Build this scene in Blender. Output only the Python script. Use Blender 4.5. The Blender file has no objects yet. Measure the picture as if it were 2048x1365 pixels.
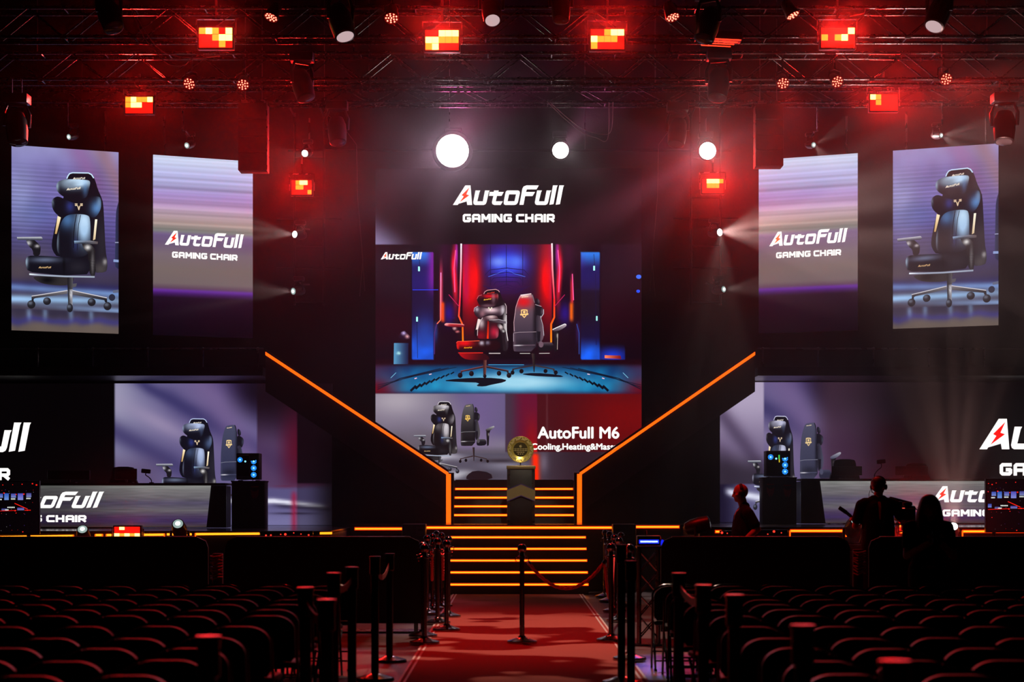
import bpy, bmesh, math, random
from mathutils import Vector, Matrix, noise
from mathutils.geometry import tessellate_polygon

random.seed(7)
scene = bpy.context.scene
COL = scene.collection
PI = math.pi

# ------------------------------------------------------------------ camera, world, exposure
LENS, SENSOR, EYE, HORIZON = 70.0, 36.0, 1.6, 1000.0
FPX = LENS / SENSOR * 2048.0
cam_data = bpy.data.cameras.new('camera')
cam_data.lens = LENS
cam_data.sensor_width = SENSOR
cam_data.shift_y = (HORIZON - 682.5) / 2048.0
cam_data.clip_end = 200
cam_data.dof.use_dof = True
cam_data.dof.focus_distance = 36.0
cam_data.dof.aperture_fstop = 2.8
cam = bpy.data.objects.new('camera', cam_data)
cam.location = (0, 0, EYE)
cam.rotation_euler = (PI / 2, 0, 0)
COL.objects.link(cam)
scene.camera = cam

world = bpy.data.worlds.new('dark_hall')
world.use_nodes = True
world.node_tree.nodes['Background'].inputs['Color'].default_value = (0.02, 0.0, 0.001, 1)
world.node_tree.nodes['Background'].inputs['Strength'].default_value = 0.02
scene.world = world

vs = scene.view_settings
scene.display_settings.display_device = 'sRGB'
vs.view_transform = 'Standard'
vs.look = 'None'
vs.exposure = 0.0
vs.gamma = 1.0
vs.use_curve_mapping = False
scene.cycles.max_bounces = 5
scene.cycles.diffuse_bounces = 2
scene.cycles.glossy_bounces = 3
scene.cycles.volume_bounces = 0
scene.cycles.volume_step_rate = 0.35
scene.cycles.volume_max_steps = 256
scene.cycles.transparent_max_bounces = 8
scene.cycles.caustics_reflective = False
scene.cycles.caustics_refractive = False
scene.cycles.sample_clamp_indirect = 4.0

HAZE_DENSITY = 0.010       # scattering per metre, whole stage
WHITE_BEAM = 0.5           # scale of the white moving-head beams
RED_WASH = 0.5             # scale of the red lamps


def W(px, py, d):
    """Point at distance d (metres along +Y) seen at photo position px, py."""
    return Vector(((px - 1024.0) * d / FPX, d, EYE + (HORIZON - py) * d / FPX))


# ------------------------------------------------------------------ materials
def srgb(c):
    out = []
    for v in c[:3]:
        v = max(0.0, v / 255.0)
        out.append(v / 12.92 if v <= 0.04045 else ((v + 0.055) / 1.055) ** 2.4)
    return tuple(out)


MAT = {}


def mat(name, base=(0.02, 0.02, 0.02), rough=0.5, metal=0.0, emis=None, strength=1.0, sampling='AUTO',
        rough_noise=0.0, col_noise=0.0, scale=6.0, bump=0.0, spec=0.5, coat=0.0):
    if name in MAT:
        return MAT[name]
    m = bpy.data.materials.new(name)
    m.use_nodes = True
    nt = m.node_tree
    b = nt.nodes['Principled BSDF']
    b.inputs['Base Color'].default_value = (*base, 1)
    b.inputs['Roughness'].default_value = rough
    b.inputs['Metallic'].default_value = metal
    b.inputs['Specular IOR Level'].default_value = spec
    if coat:
        b.inputs['Coat Weight'].default_value = coat
    if emis:
        b.inputs['Emission Color'].default_value = (*emis, 1)
        b.inputs['Emission Strength'].default_value = strength
    if rough_noise or col_noise or bump:
        tc = nt.nodes.new('ShaderNodeTexCoord')
        nz = nt.nodes.new('ShaderNodeTexNoise')
        nz.inputs['Scale'].default_value = scale
        nz.inputs['Detail'].default_value = 5
        nt.links.new(tc.outputs['Object'], nz.inputs['Vector'])
        if rough_noise:
            mr = nt.nodes.new('ShaderNodeMapRange')
            mr.inputs['To Min'].default_value = max(0.02, rough - rough_noise)
            mr.inputs['To Max'].default_value = min(1.0, rough + rough_noise)
            nt.links.new(nz.outputs['Fac'], mr.inputs['Value'])
            nt.links.new(mr.outputs['Result'], b.inputs['Roughness'])
        if col_noise:
            cr = nt.nodes.new('ShaderNodeMix')
            cr.data_type = 'RGBA'
            cr.inputs['A'].default_value = (*[c * (1 - col_noise) for c in base], 1)
            cr.inputs['B'].default_value = (*[min(1, c * (1 + col_noise)) for c in base], 1)
            nt.links.new(nz.outputs['Fac'], cr.inputs['Factor'])
            nt.links.new(cr.outputs['Result'], b.inputs['Base Color'])
        if bump:
            bp = nt.nodes.new('ShaderNodeBump')
            bp.inputs['Strength'].default_value = bump
            bp.inputs['Distance'].default_value = 0.01
            nt.links.new(nz.outputs['Fac'], bp.inputs['Height'])
            nt.links.new(bp.outputs['Normal'], b.inputs['Normal'])
    m.cycles.emission_sampling = sampling
    MAT[name] = m
    return m


def glow(name, col, strength=1.0, sampling='NONE'):
    """A lamp face, screen mark or lit strip: pure emission."""
    if name in MAT:
        return MAT[name]
    m = bpy.data.materials.new(name)
    m.use_nodes = True
    nt = m.node_tree
    nt.nodes.clear()
    o = nt.nodes.new('ShaderNodeOutputMaterial')
    e = nt.nodes.new('ShaderNodeEmission')
    e.inputs['Color'].default_value = (*col, 1)
    e.inputs['Strength'].default_value = strength
    nt.links.new(e.outputs[0], o.inputs['Surface'])
    m.cycles.emission_sampling = sampling
    MAT[name] = m
    return m


def picture_mat(name, strength=1.0, sampling='NONE'):
    """An LED screen: emission read from the picture's own colours."""
    if name in MAT:
        return MAT[name]
    m = bpy.data.materials.new(name)
    m.use_nodes = True
    nt = m.node_tree
    nt.nodes.clear()
    o = nt.nodes.new('ShaderNodeOutputMaterial')
    e = nt.nodes.new('ShaderNodeEmission')
    a = nt.nodes.new('ShaderNodeAttribute')
    a.attribute_name = 'Col'
    nt.links.new(a.outputs['Color'], e.inputs['Color'])
    e.inputs['Strength'].default_value = strength
    nt.links.new(e.outputs[0], o.inputs['Surface'])
    m.cycles.emission_sampling = sampling
    MAT[name] = m
    return m


BLACK = mat('matte_black', (0.010, 0.009, 0.010), 0.75, rough_noise=0.12)
CLOTH = mat('black_drape', (0.007, 0.006, 0.007), 0.95, bump=0.3, scale=30, spec=0.1)
SATIN = mat('satin_black', (0.012, 0.011, 0.013), 0.38, rough_noise=0.1)
GLOSS = mat('gloss_black', (0.008, 0.008, 0.010), 0.10, rough_noise=0.04)
GREYP = mat('dark_grey_panel', (0.035, 0.032, 0.036), 0.55, rough_noise=0.1, col_noise=0.15)
ALU = mat('black_truss_tube', (0.05, 0.046, 0.048), 0.26, 0.75, rough_noise=0.1, scale=20)
STEEL = mat('dark_steel', (0.16, 0.15, 0.16), 0.28, 1.0, rough_noise=0.08)
CHROME = mat('polished_steel', (0.62, 0.6, 0.6), 0.12, 1.0, rough_noise=0.05)
DARKTUBE = mat('chair_tube', (0.15, 0.14, 0.14), 0.17, 0.9, rough_noise=0.12, bump=0.35, scale=45)
PAD = mat('chair_vinyl', (0.005, 0.0045, 0.005), 0.6, rough_noise=0.1, bump=0.15, scale=80, spec=0.2)
CABLE = mat('cable_rubber', (0.10, 0.09, 0.09), 0.4)
STRIP = glow('led_strip_amber', (1.0, 0.225, 0.008), 3.0, 'AUTO')
STRIP_HALO = glow('led_strip_halo', (1.0, 0.035, 0.001), 1.0, 'AUTO')
STRIP_RED = glow('led_strip_orange', (1.0, 0.085, 0.002), 2.2, 'AUTO')
REDLED = glow('red_led', (1.0, 0.03, 0.01), 3.0)
DOT = glow('red_led_dot', (1.0, 0.16, 0.10), 5.0)
REDRIM = glow('red_led_face', (1.0, 0.006, 0.004), 0.12)
CELL_HOT = glow('strobe_cell_lit', (1.0, 0.55, 0.10), 6.0)
CELL_WARM = glow('strobe_cell_warm', (1.0, 0.20, 0.015), 2.5)
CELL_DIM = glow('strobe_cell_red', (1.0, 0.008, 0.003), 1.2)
LENS_HOT = glow('lamp_lens_white', (1.0, 0.97, 0.92), 9.0)
LENS_SOFT = glow('lamp_lens_soft', (0.62, 0.85, 0.80), 0.5)
LENS_CORE = glow('lamp_core', (0.90, 1.0, 0.96), 6.0)
LENS_OFF = mat('lens_glass', (0.10, 0.09, 0.10), 0.08, 0.0, spec=0.8)
LENS_PINK = glow('lamp_lens_pink', (1.0, 0.70, 0.72), 0.55)


# ------------------------------------------------------------------ mesh builder
def basis(axis):
    a = Vector(axis).normalized()
    h = Vector((0, 0, 1)) if abs(a.z) < 0.95 else Vector((1, 0, 0))
    u = a.cross(h).normalized()
    return u, u.cross(a).normalized(), a


class MB:
    def __init__(self):
        self.v, self.f = [], []

    def add(self, verts, faces):
        n = len(self.v)
        self.v += [Vector(p) for p in verts]
        self.f += [tuple(i + n for i in f) for f in faces]
        return self

    def box(self, c, s, rot=None, bev=0.0):
        hx, hy, hz = s[0] / 2, s[1] / 2, s[2] / 2
        if bev:
            b = min(bev, hx * .9, hy * .9, hz * .9)
            vs_, fs = [], []
            bm = bmesh.new()
            bmesh.ops.create_cube(bm, size=1)
            for v in bm.verts:
                v.co = Vector((v.co.x * s[0], v.co.y * s[1], v.co.z * s[2]))
            bmesh.ops.bevel(bm, geom=bm.edges[:] + bm.verts[:], offset=b, segments=2, affect='EDGES', profile=0.5)
            bm.verts.index_update()
            vs_ = [v.co.copy() for v in bm.verts]
            fs = [tuple(v.index for v in f.verts) for f in bm.faces]
            bm.free()
        else:
            vs_ = [Vector((x, y, z)) for z in (-hz, hz) for y in (-hy, hy) for x in (-hx, hx)]
            fs = [(0, 2, 3, 1), (4, 5, 7, 6), (0, 1, 5, 4), (2, 6, 7, 3), (0, 4, 6, 2), (1, 3, 7, 5)]
        if rot is not None:
            vs_ = [rot @ p for p in vs_]
        c = Vector(c)
        return self.add([p + c for p in vs_], fs)

    def cyl(self, p0, p1, r0, r1=None, n=12, caps=True):
        r1 = r0 if r1 is None else r1
        p0, p1 = Vector(p0), Vector(p1)
        if (p1 - p0).length < 1e-7:
            return self
        u, w, a = basis(p1 - p0)
        vs_ = []
        for p, r in ((p0, r0), (p1, r1)):
            for i in range(n):
                t = 2 * PI * i / n
                vs_.append(p + (u * math.cos(t) + w * math.sin(t)) * r)
        fs = [(i, (i + 1) % n, n + (i + 1) % n, n + i) for i in range(n)]
        if caps:
            fs += [tuple(reversed(range(n))), tuple(range(n, 2 * n))]
        return self.add(vs_, fs)

    def tube(self, path, r, n=8, closed=False, caps=True):
        P = [Vector(p) for p in path]
        m = len(P)
        rs = r if isinstance(r, (list, tuple)) else [r] * m
        vs_, prev = [], None
        for i in range(m):
            if closed:
                t = (P[(i + 1) % m] - P[i - 1])
            else:
                t = P[min(i + 1, m - 1)] - P[max(i - 1, 0)]
            t = t.normalized() if t.length > 1e-9 else Vector((0, 0, 1))
            if prev is None:
                u = basis(t)[0]
            else:
                u = prev - t * prev.dot(t)
                u = u.normalized() if u.length > 1e-6 else basis(t)[0]
            prev = u
            w = t.cross(u)
            for k in range(n):
                a = 2 * PI * k / n
                vs_.append(P[i] + (u * math.cos(a) + w * math.sin(a)) * rs[i])
        fs = []
        for i in range(m if closed else m - 1):
            j = (i + 1) % m
            for k in range(n):
                fs.append((i * n + k, i * n + (k + 1) % n, j * n + (k + 1) % n, j * n + k))
        if caps and not closed:
            fs += [tuple(reversed(range(n))), tuple(range((m - 1) * n, m * n))]
        return self.add(vs_, fs)

    def ball(self, c, r, n=14, scale=(1, 1, 1), rot=None):
        c = Vector(c)
        m = max(6, n // 2)
        vs_ = [Vector((0, 0, 1))]
        for i in range(1, m):
            a = PI * i / m
            for k in range(n):
                b = 2 * PI * k / n
                vs_.append(Vector((math.sin(a) * math.cos(b), math.sin(a) * math.sin(b), math.cos(a))))
        vs_.append(Vector((0, 0, -1)))
        fs = [(0, 1 + k, 1 + (k + 1) % n) for k in range(n)]
        for i in range(m - 2):
            for k in range(n):
                a, b = 1 + i * n + k, 1 + i * n + (k + 1) % n
                fs.append((a, a + n, b + n, b))
        L = len(vs_) - 1
        fs += [(L, L - n + (k + 1) % n, L - n + k) for k in range(n)]
        out = []
        for p in vs_:
            q = Vector((p.x * r * scale[0], p.y * r * scale[1], p.z * r * scale[2]))
            if rot is not None:
                q = rot @ q
            out.append(q + c)
        return self.add(out, fs)

    def capsule(self, p0, p1, r0, r1=None, n=14):
        r1 = r0 if r1 is None else r1
        self.cyl(p0, p1, r0, r1, n, True)
        self.ball(p0, r0, n)
        self.ball(p1, r1, n)
        return self

    def lathe(self, prof, origin=(0, 0, 0), axis=(0, 0, 1), n=20, caps=True):
        """prof: list of (radius, distance along axis)."""
        o = Vector(origin)
        u, w, a = basis(axis)
        vs_, fs, rings = [], [], []
        for r, h in prof:
            if r < 1e-6:
                rings.append([len(vs_)])
                vs_.append(o + a * h)
            else:
                rings.append(list(range(len(vs_), len(vs_) + n)))
                for k in range(n):
                    t = 2 * PI * k / n
                    vs_.append(o + a * h + (u * math.cos(t) + w * math.sin(t)) * r)
        for A, B in zip(rings, rings[1:]):
            for k in range(n):
                k2 = (k + 1) % n
                if len(A) == 1 and len(B) == 1:
                    continue
                if len(A) == 1:
                    fs.append((A[0], B[k2], B[k]))
                elif len(B) == 1:
                    fs.append((A[k], A[k2], B[0]))
                else:
                    fs.append((A[k], A[k2], B[k2], B[k]))
        if caps and len(rings[0]) > 1:
            fs.append(tuple(reversed(rings[0])))
        if caps and len(rings[-1]) > 1:
            fs.append(tuple(rings[-1]))
        return self.add(vs_, fs)

    def prism(self, pts, thick):
        """pts: planar polygon (3D); thick: extrusion vector."""
        P = [Vector(p) for p in pts]
        t = Vector(thick)
        n = len(P)
        tris = tessellate_polygon([P])
        fs = [tuple(x) for x in tris] + [tuple(n + i for i in reversed(x)) for x in tris]
        fs += [(i, (i + 1) % n, n + (i + 1) % n, n + i) for i in range(n)]
        return self.add(P + [p + t for p in P], fs)

    def build(self, name, m, parent=None, smooth=True, angle=40, origin=None):
        me = bpy.data.meshes.new(name)
        o_ = Vector(origin) if origin is not None else Vector((0, 0, 0))
        me.from_pydata([tuple(p - o_) for p in self.v], [], self.f)
        me.validate()
        me.update()
        bm = bmesh.new()
        bm.from_mesh(me)
        bmesh.ops.recalc_face_normals(bm, faces=bm.faces[:])
        bm.to_mesh(me)
        bm.free()
        if smooth:
            me.polygons.foreach_set('use_smooth', [True] * len(me.polygons))
            me.set_sharp_from_angle(angle=math.radians(angle))
        me.materials.append(m)
        ob = bpy.data.objects.new(name, me)
        COL.objects.link(ob)
        if origin is not None:
            ob.location = o_
        if parent is not None:
            ob.parent = parent
        return ob


def thing(name, label, cat, loc=(0, 0, 0), group=None, rz=0.0):
    o = bpy.data.objects.new(name, None)
    o.empty_display_size = 0.2
    COL.objects.link(o)
    o.location = loc
    o.rotation_euler = (0, 0, rz)
    return tag(o, label, cat, group)


def tag(o, label, cat, group=None, kind=None):
    o['label'] = label
    o['category'] = cat
    if group:
        o['group'] = group
    if kind:
        o['kind'] = kind
    return o


def structure(o, label, cat):
    o['kind'] = 'structure'
    o['label'] = label
    o['category'] = cat
    return o


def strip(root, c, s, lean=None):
    """Lit edge strip: bright amber core on a wider orange band that imitates its glow."""
    e = MB().box(c, (s[0], s[1], s[2] * 1.75)).build('light_strip', STRIP_HALO, root, smooth=False)  # emissive band stands in for the orange glow around the strip
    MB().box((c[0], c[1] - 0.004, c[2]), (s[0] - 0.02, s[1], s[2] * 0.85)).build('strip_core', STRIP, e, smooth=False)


def copy_tree(root, loc, label, rz=None):
    r = root.copy()
    COL.objects.link(r)
    r.location = loc
    if rz is not None:
        r.rotation_euler = (0, 0, rz)
    r['label'] = label
    for ch in list(root.children):
        c = ch.copy()
        COL.objects.link(c)
        c.parent = r
        for g in list(ch.children):
            d = g.copy()
            COL.objects.link(d)
            d.parent = c
    return r


def aim_rot(d):
    return Vector(d).to_track_quat('-Z', 'Y')


def spot(parent, loc, d, power, col, angle, blend=0.6, radius=0.06, streaks=0.0, scale=6.0, seed=0.0, lo=0.42, hi=0.62, detail=2, shutter=0.0):
    """The light inside a fixture; streaks > 0 puts a streaky gobo in the beam."""
    L = bpy.data.lights.new('beam_light', 'SPOT')
    L.energy = power
    L.color = col
    L.spot_size = math.radians(angle)
    L.spot_blend = blend
    L.shadow_soft_size = radius
    if streaks > 0:
        L.use_nodes = True
        nt = L.node_tree
        e = nt.nodes['Emission']
        tc = nt.nodes.new('ShaderNodeTexCoord')
        sep = nt.nodes.new('ShaderNodeSeparateXYZ')
        nt.links.new(tc.outputs['Normal'], sep.inputs[0])
        dx = nt.nodes.new('ShaderNodeMath'); dx.operation = 'DIVIDE'
        dy = nt.nodes.new('ShaderNodeMath'); dy.operation = 'DIVIDE'
        nt.links.new(sep.outputs['X'], dx.inputs[0]); nt.links.new(sep.outputs['Z'], dx.inputs[1])
        nt.links.new(sep.outputs['Y'], dy.inputs[0]); nt.links.new(sep.outputs['Z'], dy.inputs[1])
        cmb = nt.nodes.new('ShaderNodeCombineXYZ')
        nt.links.new(dx.outputs[0], cmb.inputs['X']); nt.links.new(dy.outputs[0], cmb.inputs['Y'])
        cmb.inputs['Z'].default_value = seed
        nz = nt.nodes.new('ShaderNodeTexNoise')
        nz.inputs['Scale'].default_value = scale
        nz.inputs['Detail'].default_value = 2
        nt.links.new(cmb.outputs[0], nz.inputs['Vector'])
        mr = nt.nodes.new('ShaderNodeMapRange')
        mr.interpolation_type = 'SMOOTHSTEP'
        mr.inputs['From Min'].default_value = lo
        mr.inputs['From Max'].default_value = hi
        mr.inputs['To Min'].default_value = 1 - streaks
        mr.inputs['To Max'].default_value = 1 + streaks
        nt.links.new(nz.outputs['Fac'], mr.inputs['Value'])
        res = mr.outputs['Result']
        if shutter:                      # side framing shutters of a profile lamp
            ab = nt.nodes.new('ShaderNodeMath'); ab.operation = 'ABSOLUTE'
            nt.links.new(dx.outputs[0], ab.inputs[0])
            sh_ = nt.nodes.new('ShaderNodeMapRange')
            for k, v in (('From Min', shutter * .9), ('From Max', shutter * 1.1), ('To Min', 1.0), ('To Max', 0.0)):
                sh_.inputs[k].default_value = v
            nt.links.new(ab.outputs[0], sh_.inputs['Value'])
            ml = nt.nodes.new('ShaderNodeMath'); ml.operation = 'MULTIPLY'
            nt.links.new(res, ml.inputs[0]); nt.links.new(sh_.outputs['Result'], ml.inputs[1])
            res = ml.outputs[0]
        nt.links.new(res, e.inputs['Strength'])
    o = bpy.data.objects.new('beam_light', L)
    COL.objects.link(o)
    o.location = loc
    o.rotation_mode = 'QUATERNION'
    o.rotation_quaternion = aim_rot(d)
    if parent is not None:
        o.parent = parent
    return o


def area(parent, loc, d, power, col, sx, sy, spread=180):
    L = bpy.data.lights.new('face_light', 'AREA')
    L.shape = 'RECTANGLE'
    L.size, L.size_y = sx, sy
    L.spread = math.radians(spread)
    L.energy = power
    L.color = col
    o = bpy.data.objects.new('face_light', L)
    COL.objects.link(o)
    o.location = loc
    o.rotation_mode = 'QUATERNION'
    o.rotation_quaternion = aim_rot(d)
    if parent is not None:
        o.parent = parent
    return o

# ------------------------------------------------------------------ the hall
FLOORM = mat('dark_hall_floor', (0.085, 0.075, 0.08), 0.34, rough_noise=0.12, col_noise=0.35, scale=1.3)
o = MB().box((0, 22, -0.1), (44, 56, 0.2)).build('floor', FLOORM, smooth=False)
structure(o, 'dark polished concrete hall floor under the seating', 'floor')
o = MB().box((0, 22, 15.1), (44, 56, 0.2)).build('ceiling', CLOTH, smooth=False)
structure(o, 'black hall ceiling above the trusses', 'ceiling')
o = MB().box((0, 45.0, 7.5), (44, 0.3, 15)).build('wall_back', CLOTH, smooth=False)
structure(o, 'black draped wall behind the stage set', 'wall')
o = MB().box((-22.1, 22, 7.5), (0.2, 56, 15)).build('wall_left', CLOTH, smooth=False)
structure(o, 'black side wall to the left of the hall', 'wall')
o = MB().box((22.1, 22, 7.5), (0.2, 56, 15)).build('wall_right', CLOTH, smooth=False)
structure(o, 'black side wall to the right of the hall', 'wall')

# carpet with light edge tape
CARPET = mat('red_carpet', (0.32, 0.065, 0.052), 0.9, col_noise=0.12, bump=0.35, scale=120, spec=0.15)
TAPE = mat('pale_tape', (0.55, 0.50, 0.48), 0.5, col_noise=0.1)
t = thing('aisle_carpet', 'long red aisle carpet running up to the lit stage steps', 'carpet', (0.1, 22, 0))
MB().box((0, 0.0, 0.006), (2.16, 22.8, 0.012)).build('carpet_pile', CARPET, t, smooth=False)
for sx in (-1.06, 1.06):
    for dx in (-0.025, 0.025):
        MB().box((sx + dx, 0, 0.0135), (0.022, 22.8, 0.003)).build('edge_tape', TAPE, t, smooth=False)

# ------------------------------------------------------------------ lower stage steps
ZD, ZR = 1.16, 0.193
t = thing('stage_steps', 'wide black front steps with five amber light strips rising from the carpet', 'steps', (0.11, 33.5, 0))
SX = 2.36
mb = MB()
for k in range(5):
    mb.box((0, 0.3 * k + 0.15 + (1.5 - 0.3 * k) / 2 - 0.15, ZR * (k + 0.5)), (SX, 1.5 - 0.3 * k, ZR))
mb.build('step_flight', SATIN, t, smooth=False)
for k in range(5):
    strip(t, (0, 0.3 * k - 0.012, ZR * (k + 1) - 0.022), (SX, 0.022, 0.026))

# centre stage deck
t = thing('center_stage', 'raised black centre stage deck with amber strip along its front edge', 'stage', (0, 35.0, 0))
DECK = mat('stage_deck_gloss', (0.02, 0.018, 0.02), 0.16, rough_noise=0.08, scale=3)
MB().box((0.065, 3.0, ZD - 0.02), (5.83, 6.0, 0.04)).build('deck', DECK, t, smooth=False)
MB().box((0.065, 3.0, (ZD - 0.04) / 2), (5.83, 5.96, ZD - 0.04)).build('fascia', SATIN, t, smooth=False)
s = FPX / 35.0
for a, b, py in ((850, 1226, 1056), (709, 805, 1058.3), (1271, 1359, 1054.5)):
    x0, x1 = (a - 1024) / s, (b - 1024) / s
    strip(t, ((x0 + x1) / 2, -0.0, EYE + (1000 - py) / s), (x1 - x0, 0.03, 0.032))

# front fill cabinets flanking the steps
for px0, px1, lab, sgn in ((804, 851, 'black front speaker cabinet left of the lit steps', 1), (1226, 1272, 'black front speaker cabinet right of the lit steps', -1)):
    a, b = W(px0, 1049, 34.2), W(px1, 1049, 34.2)
    t = thing('front_speaker', lab, 'speaker', ((a.x + b.x) / 2, 34.45, 0), 'front speakers by the steps')
    w = b.x - a.x
    MB().box((0, 0, a.z / 2), (w, 0.5, a.z), bev=0.012).build('cabinet', SATIN, t)
    px = sgn * w * 0.28
    MB().box((px, -0.255, a.z - 0.12), (w * 0.36, 0.012, 0.14)).build('connector_panel', GREYP, t, smooth=False)
    MB().box((px, -0.264, a.z - 0.10), (w * 0.2, 0.008, 0.04)).build('connector_slot', BLACK, t, smooth=False)
    MB().box((0, -0.256, a.z * 0.42), (w * 0.86, 0.012, a.z * 0.62)).build('grille', CLOTH, t, smooth=False)

# wing stages left and right
ZL, ZRW = 1.10, 1.16
DL = 31.8
t = thing('wing_stage', 'left black stage wing with amber strip under the player desk', 'stage', (-8.6, DL, 0), 'stage wings')
MB().box((0, 4, ZL - 0.02), (11.4, 8, 0.04)).build('deck', DECK, t, smooth=False)
MB().box((0, 4, (ZL - 0.04) / 2), (11.4, 7.96, ZL - 0.04)).build('fascia', SATIN, t, smooth=False)
s = FPX / DL
for a, b, y0, y1 in ((-40, 147, 1075.5, 1072.5), (191, 205, 1071, 1071), (213, 329, 1071, 1070), (334, 383, 1069.5, 1069.3), (391, 519, 1069, 1068), (640, 664, 1067.3, 1067)):
    z0, z1 = EYE + (1000 - y0) / s, EYE + (1000 - y1) / s
    xa, xb = (a - 1024) / s + 8.6, (b - 1024) / s + 8.6
    h = 0.017
    MB().prism([(xa, -0.015, z0 - h), (xb, -0.015, z1 - h), (xb, -0.015, z1 + h), (xa, -0.015, z0 + h)], (0, 0.03, 0)).build('light_strip', STRIP, t, smooth=False)
for a, y in ((147, 1072.5), (191, 1071), (205, 1071), (213, 1071), (329, 1070), (391, 1069)):
    x = (a - 1024) / s + 8.6
    z = EYE + (1000 - y) / s
    MB().box((x, -0.01, z - 0.04), (0.018, 0.022, 0.11)).build('light_strip', STRIP_RED, t, smooth=False)
t = thing('wing_stage', 'right black stage wing with amber strip behind the camera crew', 'stage', (8.6, DL, 0), 'stage wings')
MB().box((0, 4, ZRW - 0.02), (11.2, 8, 0.04)).build('deck', DECK, t, smooth=False)
MB().box((0, 4, (ZRW - 0.04) / 2), (11.2, 7.96, ZRW - 0.04)).build('fascia', SATIN, t, smooth=False)
for a, b, y in ((1430, 1443, 1064), (1580, 1692, 1062.5), (1738, 1745, 1062.5), (1800, 1820, 1065), (1925, 2090, 1063.5)):
    xa, xb = (a - 1024) / s - 8.6, (b - 1024) / s - 8.6
    z = EYE + (1000 - y) / s
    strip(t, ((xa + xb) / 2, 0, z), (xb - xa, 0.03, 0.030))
for a in (1443, 1580, 1692, 1738, 1925):
    x = (a - 1024) / s - 8.6
    MB().box((x, -0.005, EYE - 62.5 / s - 0.045), (0.018, 0.022, 0.10)).build('light_strip', STRIP_RED, t, smooth=False)

# upper steps behind the podium, landing under the big screen
t = thing('landing_steps', 'narrow upper steps with four amber strips behind the podium', 'steps', (0.04, 37.2, ZD))
mb = MB()
UW = 2.26
for k in range(5):
    mb.box((0, 0.3 * k + (2.26 - 0.3 * k) / 2, 0.165 * (k + 0.5)), (UW, 2.26 - 0.3 * k, 0.165))
mb.build('step_flight', SATIN, t, smooth=False)
for k in range(4):
    d = 37.2 + 0.3 * k
    z = EYE + (1000 - (1031, 1013.5, 996, 978.6)[k]) * d / FPX - ZD
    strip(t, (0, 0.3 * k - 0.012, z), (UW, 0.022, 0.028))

# diagonal balustrades with orange light line
DB = 37.0
def balustrade(side):
    if side < 0:
        top, bot, foot, lab = (531, 704), (897, 946), (897, 1048), 'left diagonal stair balustrade edged in orange light'
        inner = 906
    else:
        top, bot, foot, lab = (1510, 704), (1159, 946), (1158, 1047), 'right diagonal stair balustrade edged in orange light'
        inner = 1150
    A, B, Fp = W(*top, DB), W(*bot, DB), W(*foot, DB)
    t = thing('stair_balustrade', lab, 'balustrade', (B.x, DB, ZD), 'stair balustrades')
    L = lambda p: Vector(p) - t.location
    drop = Vector((0, 0, -0.74))
    th = Vector((0, 0.14, 0))
    MB().prism([L(A), L(B), L(B + drop), L(A + drop)], th).build('side_panel', GREYP, t, smooth=False)
    # outer strip line, standing just proud of the panel
    n = Vector((0, -0.02, 0))
    w = Vector((0, 0, -0.062))
    MB().prism([L(A) + n, L(B) + n, L(B) + n + w, L(A) + n + w], (0, 0.03, 0)).build('light_strip', STRIP_RED, t, smooth=False)
    # cap rail on top of the panel
    up = Vector((0, 0, 0.05))
    MB().prism([L(A) + up, L(B) + up, L(B) + Vector((0, 0, 0.004)), L(A) + Vector((0, 0, 0.004))], (0, 0.2, 0)).build('cap_rail', SATIN, t, smooth=False)
    # foot post with wide vertical strip
    xw = W(inner, 1000, DB).x - B.x
    MB().box((xw * 0.0, 0.09, (B.z - ZD) / 2), (0.2, 0.14, B.z - ZD)).build('foot_post', SATIN, t, smooth=False)
    MB().box((0.0, 0.01, (B.z - ZD) / 2 - 0.01), (0.088, 0.03, B.z - ZD - 0.03)).build('light_strip', STRIP_RED, t, smooth=False)
    MB().box((math.copysign(0.06, xw), 0.015, (B.z - ZD) / 2 - 0.01), (0.022, 0.02, B.z - ZD - 0.03)).build('post_reveal', GLOSS, t, smooth=False)
    # wall closing the space below the flight
    e = W(664 if side < 0 else 1440, 1000, DB + 0.1).x
    slope = (A.z - B.z) / (A.x - B.x)
    zt = lambda x: B.z - 0.70 + slope * (x - B.x)
    zb = ZL if side < 0 else ZRW
    xe = e
    pts = [Vector((B.x, DB + 0.1, zb)), Vector((xe, DB + 0.1, zb)), Vector((xe, DB + 0.1, zt(xe))), Vector((B.x, DB + 0.1, zt(B.x)))]
    MB().prism([L(p) for p in pts], (0, 0.08, 0)).build('closing_panel', BLACK, t, smooth=False)
for sd in (-1, 1):
    balustrade(sd)

# upper platforms over the lower screens
for sd, x0, x1, lab in ((-1, -13.0, -4.62, 'left upper platform with low pipe rail above the lower screen'), (1, 4.56, 13.0, 'right upper platform with low pipe rail above the lower screen')):
    zt = 3.98
    t = thing('upper_platform', lab, 'platform', ((x0 + x1) / 2, 37.0, zt), 'upper platforms')
    w = x1 - x0
    MB().box((0, 1.2, 0), (w, 2.6, 0.16)).build('deck', SATIN, t, smooth=False)
    zr = EYE + 297 * 36.0 / FPX - zt + 0.12
    MB().cyl((-w / 2, 0, zr), (w / 2, 0, zr), 0.018, n=8).build('rail', STEEL, t)
    for k in range(9):
        x = -w / 2 + 0.1 + k * (w - 0.2) / 8
        MB().cyl((x, 0, 0.07), (x, 0, zr), 0.014, n=8).build('rail_post', STEEL, t)
        MB().ball((x, 0, zr), 0.032, 8).build('rail_clamp', STEEL, t)

# ------------------------------------------------------------------ pictures shown on the LED screens
def lerp(a, b, t):
    return tuple(x + (y - x) * t for x, y in zip(a, b))


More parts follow.
